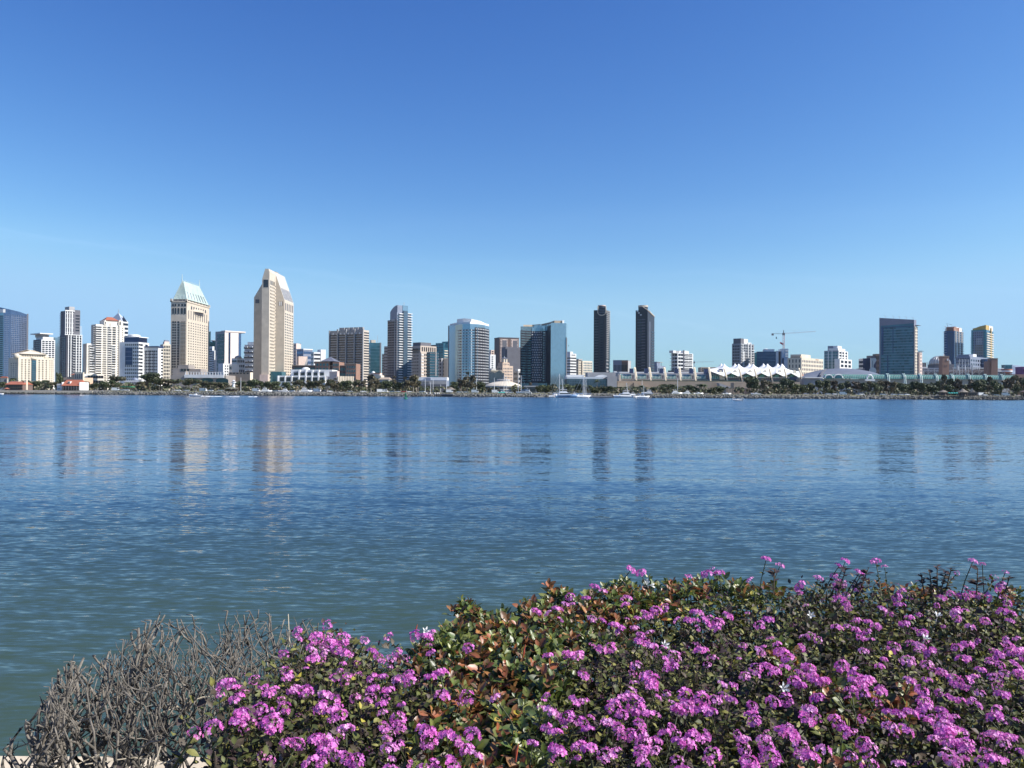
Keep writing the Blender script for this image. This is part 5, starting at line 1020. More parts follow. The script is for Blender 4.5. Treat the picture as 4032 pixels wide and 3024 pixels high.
KINDS = {'round': ('dense_tree', 'dense dark green tree'), 'tall': ('eucalyptus_tree', 'tall open brownish eucalyptus tree'), 'wide': ('coral_tree', 'spreading olive tree with pale branching trunks'), 'bush': ('bushy_tree', 'low bright green bushy tree'), 'brown': ('sparse_tree', 'reddish brown sparse tree'), 'palm': ('palm_tree', 'slender palm tree')}
for kind in KINDS:
    for v in range(3):
        if kind == 'round': L_ = rl(rt, 9, .42, .86, .30, .14, .24); cr = crown_mesh('crown', L_, 900, .055, G1, rt); tm = trunk_mesh('trunk', L_[:4], .4, barkD, rt)
        elif kind == 'tall': L_ = rl(rt, 10, .35, .92, .22, .08, .17); cr = crown_mesh('crown', L_, 800, .048, G2, rt); tm = trunk_mesh('trunk', L_[:6], .32, barkP, rt)
        elif kind == 'wide': L_ = rl(rt, 9, .55, .86, .40, .12, .19, .3); cr = crown_mesh('crown', L_, 820, .052, G2 + G1, rt); tm = trunk_mesh('trunk', L_, .3, barkP, rt, 3)
        elif kind == 'bush': L_ = rl(rt, 7, .3, .75, .34, .18, .27); cr = crown_mesh('crown', L_, 700, .06, G3 + G1[:1], rt); tm = trunk_mesh('trunk', L_[:3], .3, barkD, rt)
        elif kind == 'brown': L_ = rl(rt, 10, .35, .9, .28, .09, .17); cr = crown_mesh('crown', L_, 700, .047, G4, rt); tm = trunk_mesh('trunk', L_[:7], .33, barkP, rt, 2)
        else:
            mb = MB(); lean = rt.normal() * .03; mb.tube([(0, 0, -.03), (lean * .5, 0, .45), (lean, 0, .86)], [.022, .017, .015], 6); tm = mb.mesh('trunk', barkD if v else barkP)
            V, Fq, Cc = [], [], []
            for k in range(22):
                a = rt.uniform(0, 6.28); el = rt.uniform(-.5, 1.2); ln = rt.uniform(.16, .24); c_, s_ = math.cos(a), math.sin(a); base = np.array([lean, 0, .86]); pts = []
                for j in range(5): t = j / 4; pts.append(base + np.array([c_ * ln * t * math.cos(el * .6), s_ * ln * t * math.cos(el * .6), ln * (math.sin(el) * t - .75 * t * t)]))
                side = np.array([-s_, c_, .0]); n0 = len(V); wd = [.006, .03, .034, .026, .004]
                for j in range(5): V += [pts[j] + side * wd[j] - np.array([0, 0, wd[j] * .8]), pts[j], pts[j] - side * wd[j] - np.array([0, 0, wd[j] * .8])]
                for j in range(4):
                    b0 = n0 + 3 * j; Fq += [[b0, b0 + 1, b0 + 4, b0 + 3], [b0 + 1, b0 + 2, b0 + 5, b0 + 4]]
                Cc += [np.array(G1[k % 3]) * rt.uniform(.8, 1.8)] * 15
            cr = npmesh('crown', np.array(V), [np.array(Fq)], folA, np.array(Cc))
        PROTO[kind, v] = (tm, cr)
ZN = [(0, 'in front of the cream hip-roofed hotel'), (240, 'below the red-crowned condominium'), (520, 'below the white gridded offices'), (668, 'below the green-roofed hotel'), (900, 'at the foot of the tallest tower'), (1090, 'in front of the white hall'), (1310, 'in front of the cream annex'), (1500, 'below the tall grey condominium'), (1645, 'below the stone office'), (1770, 'by the rounded blue hotel'), (2060, 'in front of the mirrored hotel'), (2235, 'in front of the glass hall'), (2430, 'below the grand stair'), (2620, 'below the slanted cream fins'), (2850, 'below the white tents'), (3160, 'below the domed roof'), (3400, 'below the slanted-roof hotel'), (3620, 'below the brick stair tower'), (3830, 'near the far right end of the shore')]
def zone(px): return [z for z in ZN if px >= z[0]][-1][1] if px >= 0 else ZN[0][1]
TREES = '''45,1482,40,palm 12,1505,40,round 100,1500,44,round 140,1500,46,round 178,1497,40,round 205,1503,36,wide 232,1503,40,round 336,1502,44,round 372,1507,46,round 412,1503,50,round 447,1497,44,round 470,1480,62,wide 508,1506,40,round 232,1468,26,round
560,1500,60,wide 592,1468,82,round 635,1490,60,wide 548,1512,40,wide 690,1493,64,wide 728,1490,66,wide 768,1492,66,wide 800,1499,44,wide 846,1503,60,wide 880,1507,46,round 948,1500,46,round 985,1499,50,round
1004,1494,52,round 1030,1500,40,round 1058,1502,50,round 1086,1503,48,round 1128,1506,42,round 1165,1500,44,wide 1196,1494,50,wide 1232,1500,52,round 1262,1497,44,wide 1288,1492,48,wide 1322,1487,54,tall 1346,1500,40,round 1372,1500,46,round 1398,1494,44,wide
1418,1500,28,tall 1432,1496,30,tall 1462,1474,48,tall 1484,1490,36,tall 1502,1506,44,round 1524,1500,46,round 1552,1478,56,tall 1575,1504,46,round 1600,1483,52,tall 1628,1477,60,tall 1640,1498,40,wide 1672,1524,30,palm 1688,1522,30,palm 1716,1520,30,palm 1730,1520,30,palm
1788,1503,46,round 1812,1492,40,brown 1840,1462,66,tall 1862,1478,46,tall 1890,1504,44,round 2092,1508,32,brown 2118,1514,32,bush 2148,1510,58,bush 2178,1512,34,round 2206,1512,30,palm 2222,1510,30,palm 2232,1513,30,round
2256,1514,34,palm 2276,1513,36,round 2298,1516,36,round 2318,1518,34,round 2334,1521,38,bush 2352,1523,34,bush 2352,1488,26,palm 2378,1524,40,round 2405,1520,36,round 2424,1522,30,palm 2442,1520,32,palm
2462,1519,32,palm 2490,1519,34,palm 2508,1520,30,palm 2524,1514,36,palm 2545,1522,30,palm 2572,1524,34,round 2600,1518,40,palm 2618,1514,46,round 2646,1513,44,round 2664,1520,30,palm 2686,1516,40,palm 2708,1516,40,round 2730,1520,34,round 2752,1508,44,palm 2772,1508,38,palm 2806,1520,36,bush 2832,1522,46,round
2955,1486,58,round 2978,1492,40,round 3008,1494,48,tall 3034,1504,40,tall 3060,1512,44,round 3090,1492,44,round 3112,1497,36,round 3132,1502,40,bush 3160,1506,38,bush 3190,1510,40,round
3225,1497,44,round 3252,1496,40,round 3284,1499,44,brown 3275,1530,26,bush 3310,1508,36,round 3336,1500,36,round 3356,1503,40,brown 3380,1502,48,brown 3402,1508,40,round 3424,1500,40,tall 3448,1506,46,round 3470,1498,50,tall 3492,1500,40,brown 3515,1503,46,tall 3535,1506,36,round 3556,1510,40,round 3580,1512,44,round 3606,1502,50,round
3630,1508,46,round 3655,1510,44,round 3680,1506,40,round 3718,1474,40,tall 3700,1500,40,round 3745,1494,46,round 3772,1490,44,brown 3800,1504,50,bush 3826,1492,46,brown 3850,1500,48,round 3876,1492,46,round 3898,1482,40,tall 3920,1498,46,round 3948,1498,46,brown 3972,1490,48,brown 3996,1478,50,tall 4022,1486,48,tall 3862,1512,50,round 3560,1518,40,round 3668,1518,50,round 3735,1516,44,round 3990,1512,46,round 4045,1490,50,round'''
tl = []
for s in TREES.split(): px, yt, w, k = s.split(','); tl.append([float(px), float(yt), float(w), k])
from collections import defaultdict
zg = defaultdict(list)
for t in tl: zg[(t[3], zone(t[0]))].append(t)
ORD = ['leftmost', 'second', 'third', 'fourth', 'fifth', 'sixth', 'seventh', 'eighth', 'ninth', 'tenth', 'eleventh', 'twelfth']
rt2 = random.Random(4)
for (kind, zn), L_ in zg.items():
    L_.sort(); nm, desc = KINDS[kind]
    for i, (px, yt, w, _) in enumerate(L_):
        Y = rt2.uniform(664, 735) if kind != 'palm' else rt2.uniform(658, 690)
        if yt > 1515: Y = rt2.uniform(656, 668)
        if px < 660: Y += 15
        p = at(px, yt, Y); base = 2.95; H = max(3.0, p.z - base); wid = w * Y / F
        pl = {'round': 'dense dark green trees', 'tall': 'brownish eucalyptus trees', 'wide': 'spreading pale-trunked trees', 'bush': 'bright green bushy trees', 'brown': 'reddish sparse trees', 'palm': 'slender palm trees'}[kind]
        lb = f'{desc} {zn}' if len(L_) == 1 else f'{ORD[i]}{"" if i == 0 else " from left"} of {pl} {zn}'
        t = thing(nm, lb, 'tree', (p.x, Y, base), rt2.uniform(0, 6.28), group='trees along the far shore')
        tm, cr = PROTO[kind, rt2.randrange(3)]
        sc = (wid / .80, wid / .80, H * 1.04) if kind != 'palm' else (max(wid, 5) / .36, max(wid, 5) / .36, H)
        link('trunk', tm, t).scale = (min(sc[0], sc[2]), min(sc[1], sc[2]), sc[2]) if kind == 'palm' else sc; link('crown', cr, t).scale = sc
mb = MB(); hv = []
L_ = [(RNG.uniform(-440, 440), RNG.uniform(690, 770), RNG.uniform(3.8, 7.5), RNG.uniform(3, 6), RNG.uniform(2, 4), RNG.uniform(1.4, 3.2)) for k in range(620)]
o = link('undergrowth', crown_mesh('undergrowth', L_, 15000, 1.1, G1 + G2, RNG)); tag(o, kind='stuff')

# ------------------------------------------------------------------ shore buildings
def gable(B, m, x0, x1, y0, y1, z0, z1, name='roof', hip=0.0):
    mb = MB(); ym = (y0 + y1) / 2; h0 = (x1 - x0) * hip
    mb.quad((x0, y0, z0), (x1, y0, z0), (x1 - h0, ym, z1), (x0 + h0, ym, z1)); mb.quad((x1, y1, z0), (x0, y1, z0), (x0 + h0, ym, z1), (x1 - h0, ym, z1)); mb.quad((x1, y0, z0), (x1, y1, z0), (x1 - h0, ym, z1)); mb.quad((x0, y1, z0), (x0, y0, z0), (x0 + h0, ym, z1)); mb.quad((x0, y0, z0 - .05), (x0, y1, z0 - .05), (x1, y1, z0 - .05), (x1, y0, z0 - .05)); return mb.build(name, m, B.root)
B = Bd('boathouse', 'dark two-storey waterside house under a large bright red tiled roof with dormer', 'building', 247, 310, 312, 1519, 660, 0, 14)
a, b, h = B.a, B.b, B.h; B.body(wood); gable(B, red, -.6, a + .6, -1.2, b, h, B.z(1495), hip=.03); B.rows('window_row', glass, 'f', 2, 5, .5, a - .5, .4, h - .4, .6, .55, d=.1); B.part('balcony', dgrey, (0, a, -1.2, 0, h * .45, h * .52)); B.rows('post', dgrey, 'f', 1, 6, 0, a, 0, h, .06, 1, off=-1.1)
B.part('dormer', white, (a * .28, a * .42, 1.2, 5, B.z(1511), B.z(1502))); B.part('dormer_window', glass, (a * .31, a * .39, 1.05, 1.3, B.z(1510), B.z(1504)))
for x in (-.8, a + .4): B.part('gable_wall', white, (x, x + .5, 0, b, 0, B.z(1505)))
B = Bd('white_shed', 'small white shed at the left of the red-roofed waterside house', 'building', 225, 240, 246, 1517, 662, 15)
B.body(white); gable(B, grey, -.3, B.a + .3, -.3, B.b, B.h, B.h + 1.2); B.win('f', 1, 2, z0=.3, z1=2, fw=.4)
B = Bd('seaport_shop', 'brown two-storey waterfront shop with long dull red roof at far left', 'building', 24, 90, 92, 1514, 665, 0, 14)
a, b, h = B.a, B.b, B.h; B.body(brown); gable(B, red, -.5, a + .5, -1.2, b, h, B.z(1502), hip=.04); B.rows('window_row', glass, 'f', 2, 7, .4, a - .4, .3, h - .3, .55, .55, d=.1); B.part('balcony', wood, (0, a, -1.1, 0, h * .46, h * .54)); B.part('chimney', cream, (a - 1.2, a + .6, 4, 6, 0, B.z(1497)))
B = Bd('cream_cottage', 'cream cottage with low red roof behind trees at the left edge', 'building', 2, 30, 33, 1488, 780, 10)
B.body(cream); gable(B, red, -.4, B.a + .4, -.4, B.b + .4, B.h, B.h + 1.4, hip=.2); mb = MB(); u = B.a * .7; mb.profile([(u - 1.2, 1), (u + 1.2, 1), (u + 1.2, B.h - 2), (u, B.h - 1), (u - 1.2, B.h - 2)], -.15, .2); mb.build('arched_opening', dgrey, B.root)
B = Bd('peach_tower_house', 'peach stucco house with small square red-capped tower behind the red-roofed waterside house', 'building', 250, 330, 334, 1487, 760, 6, 14)
B.body(W('peach_stucco', (.62, .43, .30))); t0, t1 = B.u(281), B.u(296); B.part('tower', MATS['peach_stucco'], (t0, t1, -.4, 4, B.h - 3, B.z(1476))); mb = MB(); q = [(t0 - .4, -.8), (t1 + .4, -.8), (t1 + .4, 4.4), (t0 - .4, 4.4)]
for i in range(4): mb.quad((*q[i], B.z(1476)), (*q[(i + 1) % 4], B.z(1476)), ((t0 + t1) / 2, 1.8, B.z(1470)))
mb.build('tower_roof', red, B.root); B.rows('window_row', glass, 'f', 1, 7, .5, B.a - .5, 2, B.h - 1, .5, .7); B.part('arcade', cream, (B.u(299), B.u(333), -2, -.2, -1, B.z(1466))); B.rows('arcade_opening', dgrey, 'f', 2, 4, B.u(300), B.u(332), 3, B.z(1468), .5, .7, off=-2)
def hut(label, xl, xr, yb, ye, yt, Y, m, name='pavilion', cat='pavilion', posts=8, wall=None):
    c = at((xl + xr) / 2, yb, Y); r = (xr - xl) / 2 * Y / F; ze, zt = at(xl, ye, Y).z, at(xl, yt, Y).z; z0 = 2.9
    t = thing(name, label, cat, (c.x, Y, z0)); mb = MB(); mb.lathe([(r, ze - z0), (r * .95, ze - z0 + .1), (r * .45, ze - z0 + (zt - ze) * .55), (r * .3, ze - z0 + (zt - ze) * .8), (.05, zt - z0)], 10); mb.build('roof', m, t)
    for k in range(posts): mb = MB(); q = 6.283 * k / posts; mb.tube([(r * .8 * math.cos(q), r * .8 * math.sin(q), -.2), (r * .8 * math.cos(q), r * .8 * math.sin(q), ze - z0 + .1)], .16, 5); mb.build('post', wall or wood, t)
    mb = MB(); mb.lathe([(r * .55, 0), (r * .55, (ze - z0) * .75), (r * .5, (ze - z0) * .8)], 10); mb.build('counter', wall or brown, t); return t
thatch = W('grey_brown_shingle', (.20, .17, .14))
hut('low hut with shingled roof by the white lighthouse below the tallest tower', 884, 940, 1541, 1530, 1522, 660, W('olive_shingle', (.14, .14, .10)))
hut('grey shingled hut at the dock left of the round pavilion', 1752, 1796, 1545, 1534, 1524, 656, thatch)
hut('small shingled pavilion on the pier left of the teal umbrellas', 3694, 3732, 1556, 1544, 1535, 645, thatch)
hut('larger shingled pavilion with raised cap on the pier right of the teal umbrellas', 3768, 3812, 1556, 1544, 1530, 645, thatch)
hut('brown roofed kiosk among the trees at the far right edge', 4018, 4062, 1556, 1543, 1534, 648, brown)
hut('red parasol stall in front of the brown waterfront shop', 16, 38, 1538, 1531, 1526, 655, red, 'parasol_stall', 'stall', 4)
for i, px in enumerate((3737, 3747, 3757, 3767)): 
    c = at(px, 1550, 644); t = thing('beach_umbrella', f'{["leftmost", "second from left", "third from left", "rightmost"][i]} of four teal umbrellas on the pier between two pavilions', 'umbrella', (c.x, 644, 2.9), group='teal umbrellas on the pier'); mb = MB(); mb.lathe([(1.2, 1.9), (.7, 2.35), (.05, 2.6)], 8); mb.build('canopy', tealC, t); mb = MB(); mb.tube([(0, 0, 0), (0, 0, 2.4)], .05, 5); mb.build('pole', steel, t)
B = Bd('pier_shed', 'flat-roofed brown shed on the pier right of the larger pavilion', 'building', 3813, 3850, 3853, 1546, 646, 4, 6)
B.body(brown, z0=-.3); B.part('roof', thatch, (-.5, B.a + .5, -.5, B.b, B.h, B.h + .3)); B.win('f', 1, 3, z0=.3, z1=1.7, fw=.6)
c = at(920, 1520, 665); t = thing('lighthouse', 'tiny white lighthouse kiosk with dark lantern in front of the low stone building', 'lighthouse', (c.x, 665, 2.9)); k = 665 / F
mb = MB(); mb.lathe([(1.3, 0), (1.0, at(920, 1507, 665).z - 2.9)], 12); mb.build('tower', paint_white, t); z = at(920, 1507, 665).z - 2.9; mb = MB(); mb.lathe([(1.9, z), (1.9, z + .7)], 12); mb.build('gallery', paint_white, t); mb = MB(); mb.lathe([(.9, z + .7), (.9, z + 1.5)], 10); mb.build('lantern', dgrey, t); mb = MB(); mb.lathe([(1.3, z + 1.5), (.1, z + 2.3)], 10); mb.build('cap', paint_white, t)
B = Bd('market_canopy', 'green fabric canopy among shoreline trees below the red-crowned condominium', 'canopy', 474, 515, 517, 1521, 668, 0, 8)
B.part('canopy', greenC, (0, B.a, 0, B.b, B.h - .8, B.h)); 
for i in range(5): u = .2 + (B.a - .4) * i / 4; B.part('post', wood, (u - .1, u + .1, .1, .3, -.2, B.h - .8))
# round pavilion with conical roof
c = at(1981, 1545, 700); k = 700 / F; t = thing('round_pavilion', 'round low restaurant pavilion with wide pale conical roof and drum on top', 'building', (c.x, 700 + 14, 2.9)); r = 74 * k
def zz(y): return at(1981, y, 700).z - 2.9
mb = MB(); mb.lathe([(r, zz(1520.5)), (r, zz(1519)), (r * .86, zz(1512)), (r * .62, zz(1506)), (r * .36, zz(1501))], 28); mb.build('roof', cream, t); mb = MB(); mb.lathe([(r * .36, zz(1502)), (r * .36, zz(1494)), (r * .30, zz(1492.5))], 24); mb.build('roof_drum', grey, t)
mb = MB(); mb.lathe([(r * .98, zz(1524)), (r * .98, zz(1520.5))], 28); mb.build('fascia', white, t); mb = MB(); mb.lathe([(r * .9, zz(1532)), (r * .9, zz(1524))], 28); mb.build('window_band', dgrey, t); mb = MB(); mb.lathe([(r * .97, zz(1536)), (r * .97, zz(1531))], 28); mb.build('balcony', cream, t); mb = MB(); mb.lathe([(r * .88, -1), (r * .88, zz(1536))], 28); mb.build('base', wood, t)
B = Bd('grey_warehouse', 'long low blue-grey shed with white roof boxes behind palms', 'building', 1642, 1758, 1762, 1497, 760, 0, 30)
B.body(bluegrey); B.part('roof_box', white, (B.u(1632), B.a, 6, 28, B.h, B.z(1485))); B.part('white_band', grey, (B.u(1652), B.a, -.3, .2, B.z(1513), B.z(1500))); B.part('roof_plant', bluegrey, (B.u(1672), B.u(1694), 5, 12, B.h, B.z(1487))); B.rows('window_row', glass, 'f', 2, 4, B.u(1655), B.u(1690), B.z(1511), B.z(1502), .8, .4, d=.4); B.part('dark_base', dgrey, (B.u(1648), B.a - .2, -.4, .1, -1, B.z(1514)))
B = Bd('cream_townhouse', 'cream stucco low building with dome and red roof edge below the teal glass slab', 'building', 1448, 1500, 1513, 1478, 850, 20)
B.body(cream); B.part('upper_storey', pink, (B.u(1452), B.u(1494), 1, B.b - 1, B.h, B.z(1469))); B.part('red_edge', red, (B.u(1470), B.u(1496), .6, 1, B.z(1471), B.z(1468))); mb = MB(); mb.lathe([(2, 0), (1.8, .8), (1, 1.7), (.1, 2)], 12); o = mb.build('dome', white, B.root, True); o.location = (B.u(1464), 3, B.z(1469)); B.win('f', 2, 6, z0=1, fw=.4)
B = Bd('tan_shed', 'tan low-roofed shed left of the blue-grey warehouse among trees', 'building', 1492, 1530, 1534, 1494, 780, 5, 14); B.body(grey); gable(B, tan, -.5, B.a + .5, -.5, B.b, B.h, B.h + 2, hip=.1); B.win('f', 1, 6, z0=1, fw=.5)
B = Bd('marina_office', 'long grey-green single-storey marina office right of the round pavilion', 'building', 2066, 2112, 2115, 1522, 690, 0, 10); B.body(W('sage_wall', (.14, .15, .14))); B.part('roof', white, (-.5, B.a + .5, -.6, B.b, B.h, B.h + .5)); B.win('f', 1, 8, z0=.6, fw=.7, fh=.7)
B = Bd('street_arcade', 'low white arcade building at the foot of the red-crowned condominium', 'building', 488, 556, 560, 1498, 800, 0, 12); B.body(white); B.rows('arcade_opening', dgrey, 'f', 1, 9, .5, B.a - .5, .5, B.h - 1, .6, .9); mb = MB(); mb.lathe([(3, 0), (2.6, 1.4), (1.4, 2.4), (.1, 2.8)], 12); o = mb.build('dome', bluegrey, B.root, True); o.location = (B.a * .55, 4, B.h)
B = Bd('ramp_building', 'tan flat-roofed building with dark opening below the white tents', 'building', 2890, 2920, 2924, 1507, 800, 0, 12); B.body(tan); B.part('dark_opening', dgrey, (2, B.a - 2, -.2, .2, 1, B.h * .45))
B = Bd('concrete_block_building', 'plain tan concrete block behind trees right of the grand stair', 'building', 2860, 2912, 2916, 1530, 700, 0, 10); B.body(tan); B.rows('joint', brown, 'f', 1, 5, 0, B.a, 0, B.h, .04, 1, d=.1); B = Bd('concrete_block_building', 'plain tan concrete block between trees below the white tents', 'building', 2944, 2968, 2972, 1528, 700, 0, 10); B.body(tan); B.win('f', 1, 3, z0=1, fw=.4)

# ------------------------------------------------------------------ pier, docks, poles
mb = MB(); t = thing('fishing_pier', 'dark timber fishing pier with piles and railing along the right shore', 'pier', (at(3800, 1556, 634).x, 634, 0)); ox = t.location.x
def X_(px, Y=632): return at(px, 1556, Y).x - ox
x0, x1 = X_(3562), X_(4200); mb.box(x0, x1, -2, 4, 1.75, 2.1); mb.build('deck', darkwood, t)
for i in range(34): x = x0 + (x1 - x0) * i / 33; mb = MB(); mb.tube([(x, -1.8, -1.5), (x, -1.8, 1.8)], .28, 6); mb.build('pile', darkwood, t)
mb = MB(); mb.box(x0, x1, -1.95, -1.85, 3.0, 3.1); mb.box(x0, x1, -1.95, -1.85, 2.5, 2.56)
for i in range(80): x = x0 + (x1 - x0) * i / 79; mb.box(x - .05, x + .05, -1.95, -1.85, 2.1, 3.0)
mb.build('railing', wood, t)
B = Bd('floating_dock', 'long grey floating dock between the moored yachts', 'dock', 2330, 2422, 2424, 1554.5, 628, 0, 3); B.root.location.z = 0
mb = MB(); mb.box(0, B.a, 0, 3, .2, 1.0); mb.build('deck', grey, B.root); mb = MB(); mb.box(0, B.a, -.1, 0, .35, .65); mb.build('fender', dgrey, B.root)
for i in range(6): mb = MB(); x = B.a * (i + .5) / 6; mb.tube([(x, 3.2, -1), (x, 3.2, 2.4)], .2, 6); mb.build('pile', wood, B.root)
B = Bd('work_barge', 'dark blue-black landing barge moored at the rocks below the rounded blue hotel', 'barge', 1737, 1784, 1786, 1550, 630, 0, 8); B.root.location.z = 0
mb = MB(); mb.profile([(1.2, -.5), (B.a - 1.2, -.5), (B.a, 1.5), (0, 1.5)], 0, 7); mb.build('hull', mat('black_barge_paint', (.012, .014, .02), rough=.5), B.root); mb = MB(); mb.box(0, B.a, 0, .3, 1.5, 2.0); mb.build('bulwark', dgrey, B.root)
for i, px in enumerate((1679, 1694, 1712, 1728, 1721)):
    p = at(px, 1560, 634); t = thing('mooring_pile', f'{ORD[i]}{"" if not i else " from left"} of five white-topped piles standing off the rocks by the barge' if i < 4 else 'short white-topped pile tucked between two taller piles off the rocks', 'pile', (p.x, 634 + (i == 4) * 2, -.5), group='white-topped piles off the rocks'); mb = MB(); mb.tube([(0, 0, 0), (0, 0, 2.4)], .42, 8); mb.build('shaft', darkwood, t); mb = MB(); mb.lathe([(.46, 2.4), (.46, 3.3), (.1, 3.7)], 8); mb.build('cap', W('guano_white', (.62, .60, .55)), t)
for i, (px, yt, Y) in enumerate(((1674, 1491, 660), (1695, 1505, 672), (1705, 1493, 665), (1735, 1515, 668), (1758, 1492, 660), (1876, 1490, 670), (948, 1487, 690), (3015 - 1069, 1489, 668), (2668, 1488, 660), (2528, 1498, 668))):
    p = at(px, 1545, Y); L0 = ['leftmost tall white pole on the grass among the palms', 'short white pole between two taller poles on the grass', 'tall white pole in the middle of the palms', 'shortest white pole on the grass right of the palms', 'tall white pole beside the dockside hut', 'white pole beside the tall brown eucalyptus', 'pale pole in front of the low stone building by the lighthouse', 'thin white pole in front of the cream theatre block', 'tall pale pole below the slanted cream fins', 'pale pole among palms below the grand stair'][i]
    t = thing('flagpole', L0, 'pole', (p.x, Y, 2.9), group='tall pale poles along the far shore'); zt = at(px, yt, Y).z - 2.9; mb = MB(); mb.tube([(0, 0, 0), (0, 0, zt)], [.24, .16], 6); mb.build('shaft', paint_white, t); mb = MB(); mb.lathe([(.35, 0), (.35, .4)], 8); mb.build('base', grey, t); mb = MB(); mb.lathe([(.02, zt), (.22, zt + .2), (.02, zt + .4)], 6); mb.build('finial', steel, t)

# ------------------------------------------------------------------ boats
def hull_mb(L_, Bm, fb, keel=-.4, n=9):
    mb = MB(); rings = []
    for i in range(n + 1):
        s = i / n; w = Bm / 2 * (1 - max(0, (s - .45) / .55) ** 2.2); w = max(w, .03); sh = fb * (1 + .35 * s * s); x = -L_ / 2 + L_ * s; bx = x + (.0 if s < .7 else -(s - .7) * L_ * .25)
        k = len(mb.v); mb.v += [(x, -w, sh), (bx, -w * .82, 0.05), (bx, 0, keel * (1 - s * .6)), (bx, w * .82, .05), (x, w, sh)]; rings.append(k)
    for a_, b_ in zip(rings[:-1], rings[1:]):
        for j in range(4): mb.f.append((a_ + j, a_ + j + 1, b_ + j + 1, b_ + j)); mb.m.append(0)
        mb.f.append((a_ + 4, a_, b_, b_ + 4)); mb.m.append(0)
    mb.f.append(tuple(rings[0] + j for j in range(5))); mb.m.append(0); return mb
def motorboat(label, px, Y, L_, rz=0, hm=None, kind='open', name='motorboat', group=None):
    p = at(px, 1560, Y); t = thing(name, label, 'boat', (p.x, Y, 0), rz, group); Bm = L_ * .28; fb = L_ * .09 + .3
    hull_mb(L_, Bm, fb).build('hull', hm or paint_white, t, True); mb = MB(); mb.box(-L_ * .48, L_ * .2, -Bm * .5, -Bm * .46, fb * .75, fb * .9); mb.box(-L_ * .48, L_ * .2, Bm * .46, Bm * .5, fb * .75, fb * .9); mb.build('rub_rail', dgrey, t)
    if kind == 'open':
        mb = MB(); mb.profile([(-L_ * .1, fb), (L_ * .22, fb), (L_ * .14, fb + L_ * .07), (-L_ * .05, fb + L_ * .09)], -Bm * .3, Bm * .3); mb.build('cabin', paint_white, t); mb = MB(); mb.profile([(L_ * .13, fb + L_ * .02), (L_ * .20, fb + L_ * .02), (L_ * .02, fb + L_ * .13), (-L_ * .02, fb + L_ * .13)], -Bm * .31, Bm * .31); mb.build('windscreen', glass, t); mb = MB(); mb.box(-L_ * .53, -L_ * .46, -.3, .3, 0, fb + .4); mb.build('outboard_motor', dgrey, t); mb = MB(); mb.tube([(-L_ * .2, -Bm * .35, fb), (-L_ * .14, -Bm * .3, fb + L_ * .2), (-L_ * .14, Bm * .3, fb + L_ * .2), (-L_ * .2, Bm * .35, fb)], .05, 5); mb.build('arch', steel, t)
    else:
        mb = MB(); mb.profile([(-L_ * .38, fb), (L_ * .22, fb), (L_ * .12, fb + L_ * .10), (-L_ * .36, fb + L_ * .10)], -Bm * .38, Bm * .38); mb.build('deckhouse', paint_white, t); mb = MB(); mb.profile([(-L_ * .33, fb + L_ * .04), (L_ * .17, fb + L_ * .04), (L_ * .13, fb + L_ * .085), (-L_ * .33, fb + L_ * .085)], -Bm * .385, Bm * .385); mb.build('cabin_window', glass, t)
        mb = MB(); mb.profile([(-L_ * .34, fb + L_ * .10), (L_ * .04, fb + L_ * .10), (-L_ * .04, fb + L_ * .17), (-L_ * .3, fb + L_ * .17)], -Bm * .3, Bm * .3); mb.build('flybridge', paint_white, t); mb = MB(); mb.box(-L_ * .32, L_ * .0, -Bm * .33, Bm * .33, fb + L_ * .225, fb + L_ * .245); mb.build('hardtop', paint_white, t); mb = MB()
        for x in (-.3, -.05): mb.tube([(L_ * x, -Bm * .28, fb + L_ * .15), (L_ * x, -Bm * .28, fb + L_ * .23)], .06, 4); mb.tube([(L_ * x, Bm * .28, fb + L_ * .15), (L_ * x, Bm * .28, fb + L_ * .23)], .06, 4)
        mb.build('supports', steel, t); mb = MB(); mb.tube([(-L_ * .15, 0, fb + L_ * .24), (-L_ * .17, 0, fb + L_ * .36)], .08, 5); mb.build('radar_mast', paint_white, t)
    return t
def sailboat(label, px, Y, L_, ytop, rz=0, hm=None, raked=0.0, two=False):
    p = at(px, 1560, Y); t = thing('sailboat', label, 'boat', (p.x, Y, 0), rz, 'moored sailing boats'); Bm = L_ * .26; fb = L_ * .07 + .4; H = at(px, ytop, Y).z
    hull_mb(L_, Bm, fb).build('hull', hm or paint_white, t, True); mb = MB(); mb.profile([(-L_ * .25, fb), (L_ * .18, fb), (L_ * .1, fb + .8), (-L_ * .2, fb + .9)], -Bm * .25, Bm * .25); c = mb.build('cabin', paint_white, t); mb = MB(); mb.box(-L_ * .15, L_ * .08, -Bm * .26, Bm * .26, fb + .25, fb + .6); mb.build('cabin_window', glass, c)
    mx = L_ * .08; mb = MB(); mb.tube([(mx, 0, fb), (mx + raked * H, 0, H)], [.2, .14], 6); mb.build('mast', paint_white, t); mb = MB(); mb.tube([(mx, 0, fb + 1.5), (-L_ * .36, 0, fb + 1.6)], .22, 6); mb.build('boom', hullblue, t)
    mb = MB(); mb.tube([(mx + raked * H, 0, H), (L_ * .49, 0, fb * 1.3)], .07, 4); mb.tube([(mx + raked * H, 0, H), (-L_ * .48, 0, fb)], .07, 4); mb.tube([(mx, -.9, H * .62), (mx, .9, H * .62)], .06, 4); mb.build('rigging', steel, t)
    if two: mb = MB(); mb.tube([(mx + 2.2, 0, fb), (mx + 2.2, 0, H * .93)], [.2, .14], 6); mb.build('mast', paint_white, t)
    return t
motorboat('white speedboat heading left with a foam wake below the green-roofed hotel', 770, 520, 8.6, R(180)); motorboat('small white motorboat alone on the water below the white tents', 2904, 437, 5.3, R(180)); motorboat('tiny white boat cut by the left edge of the photo', 2, 590, 4.5, R(10), name='dinghy')
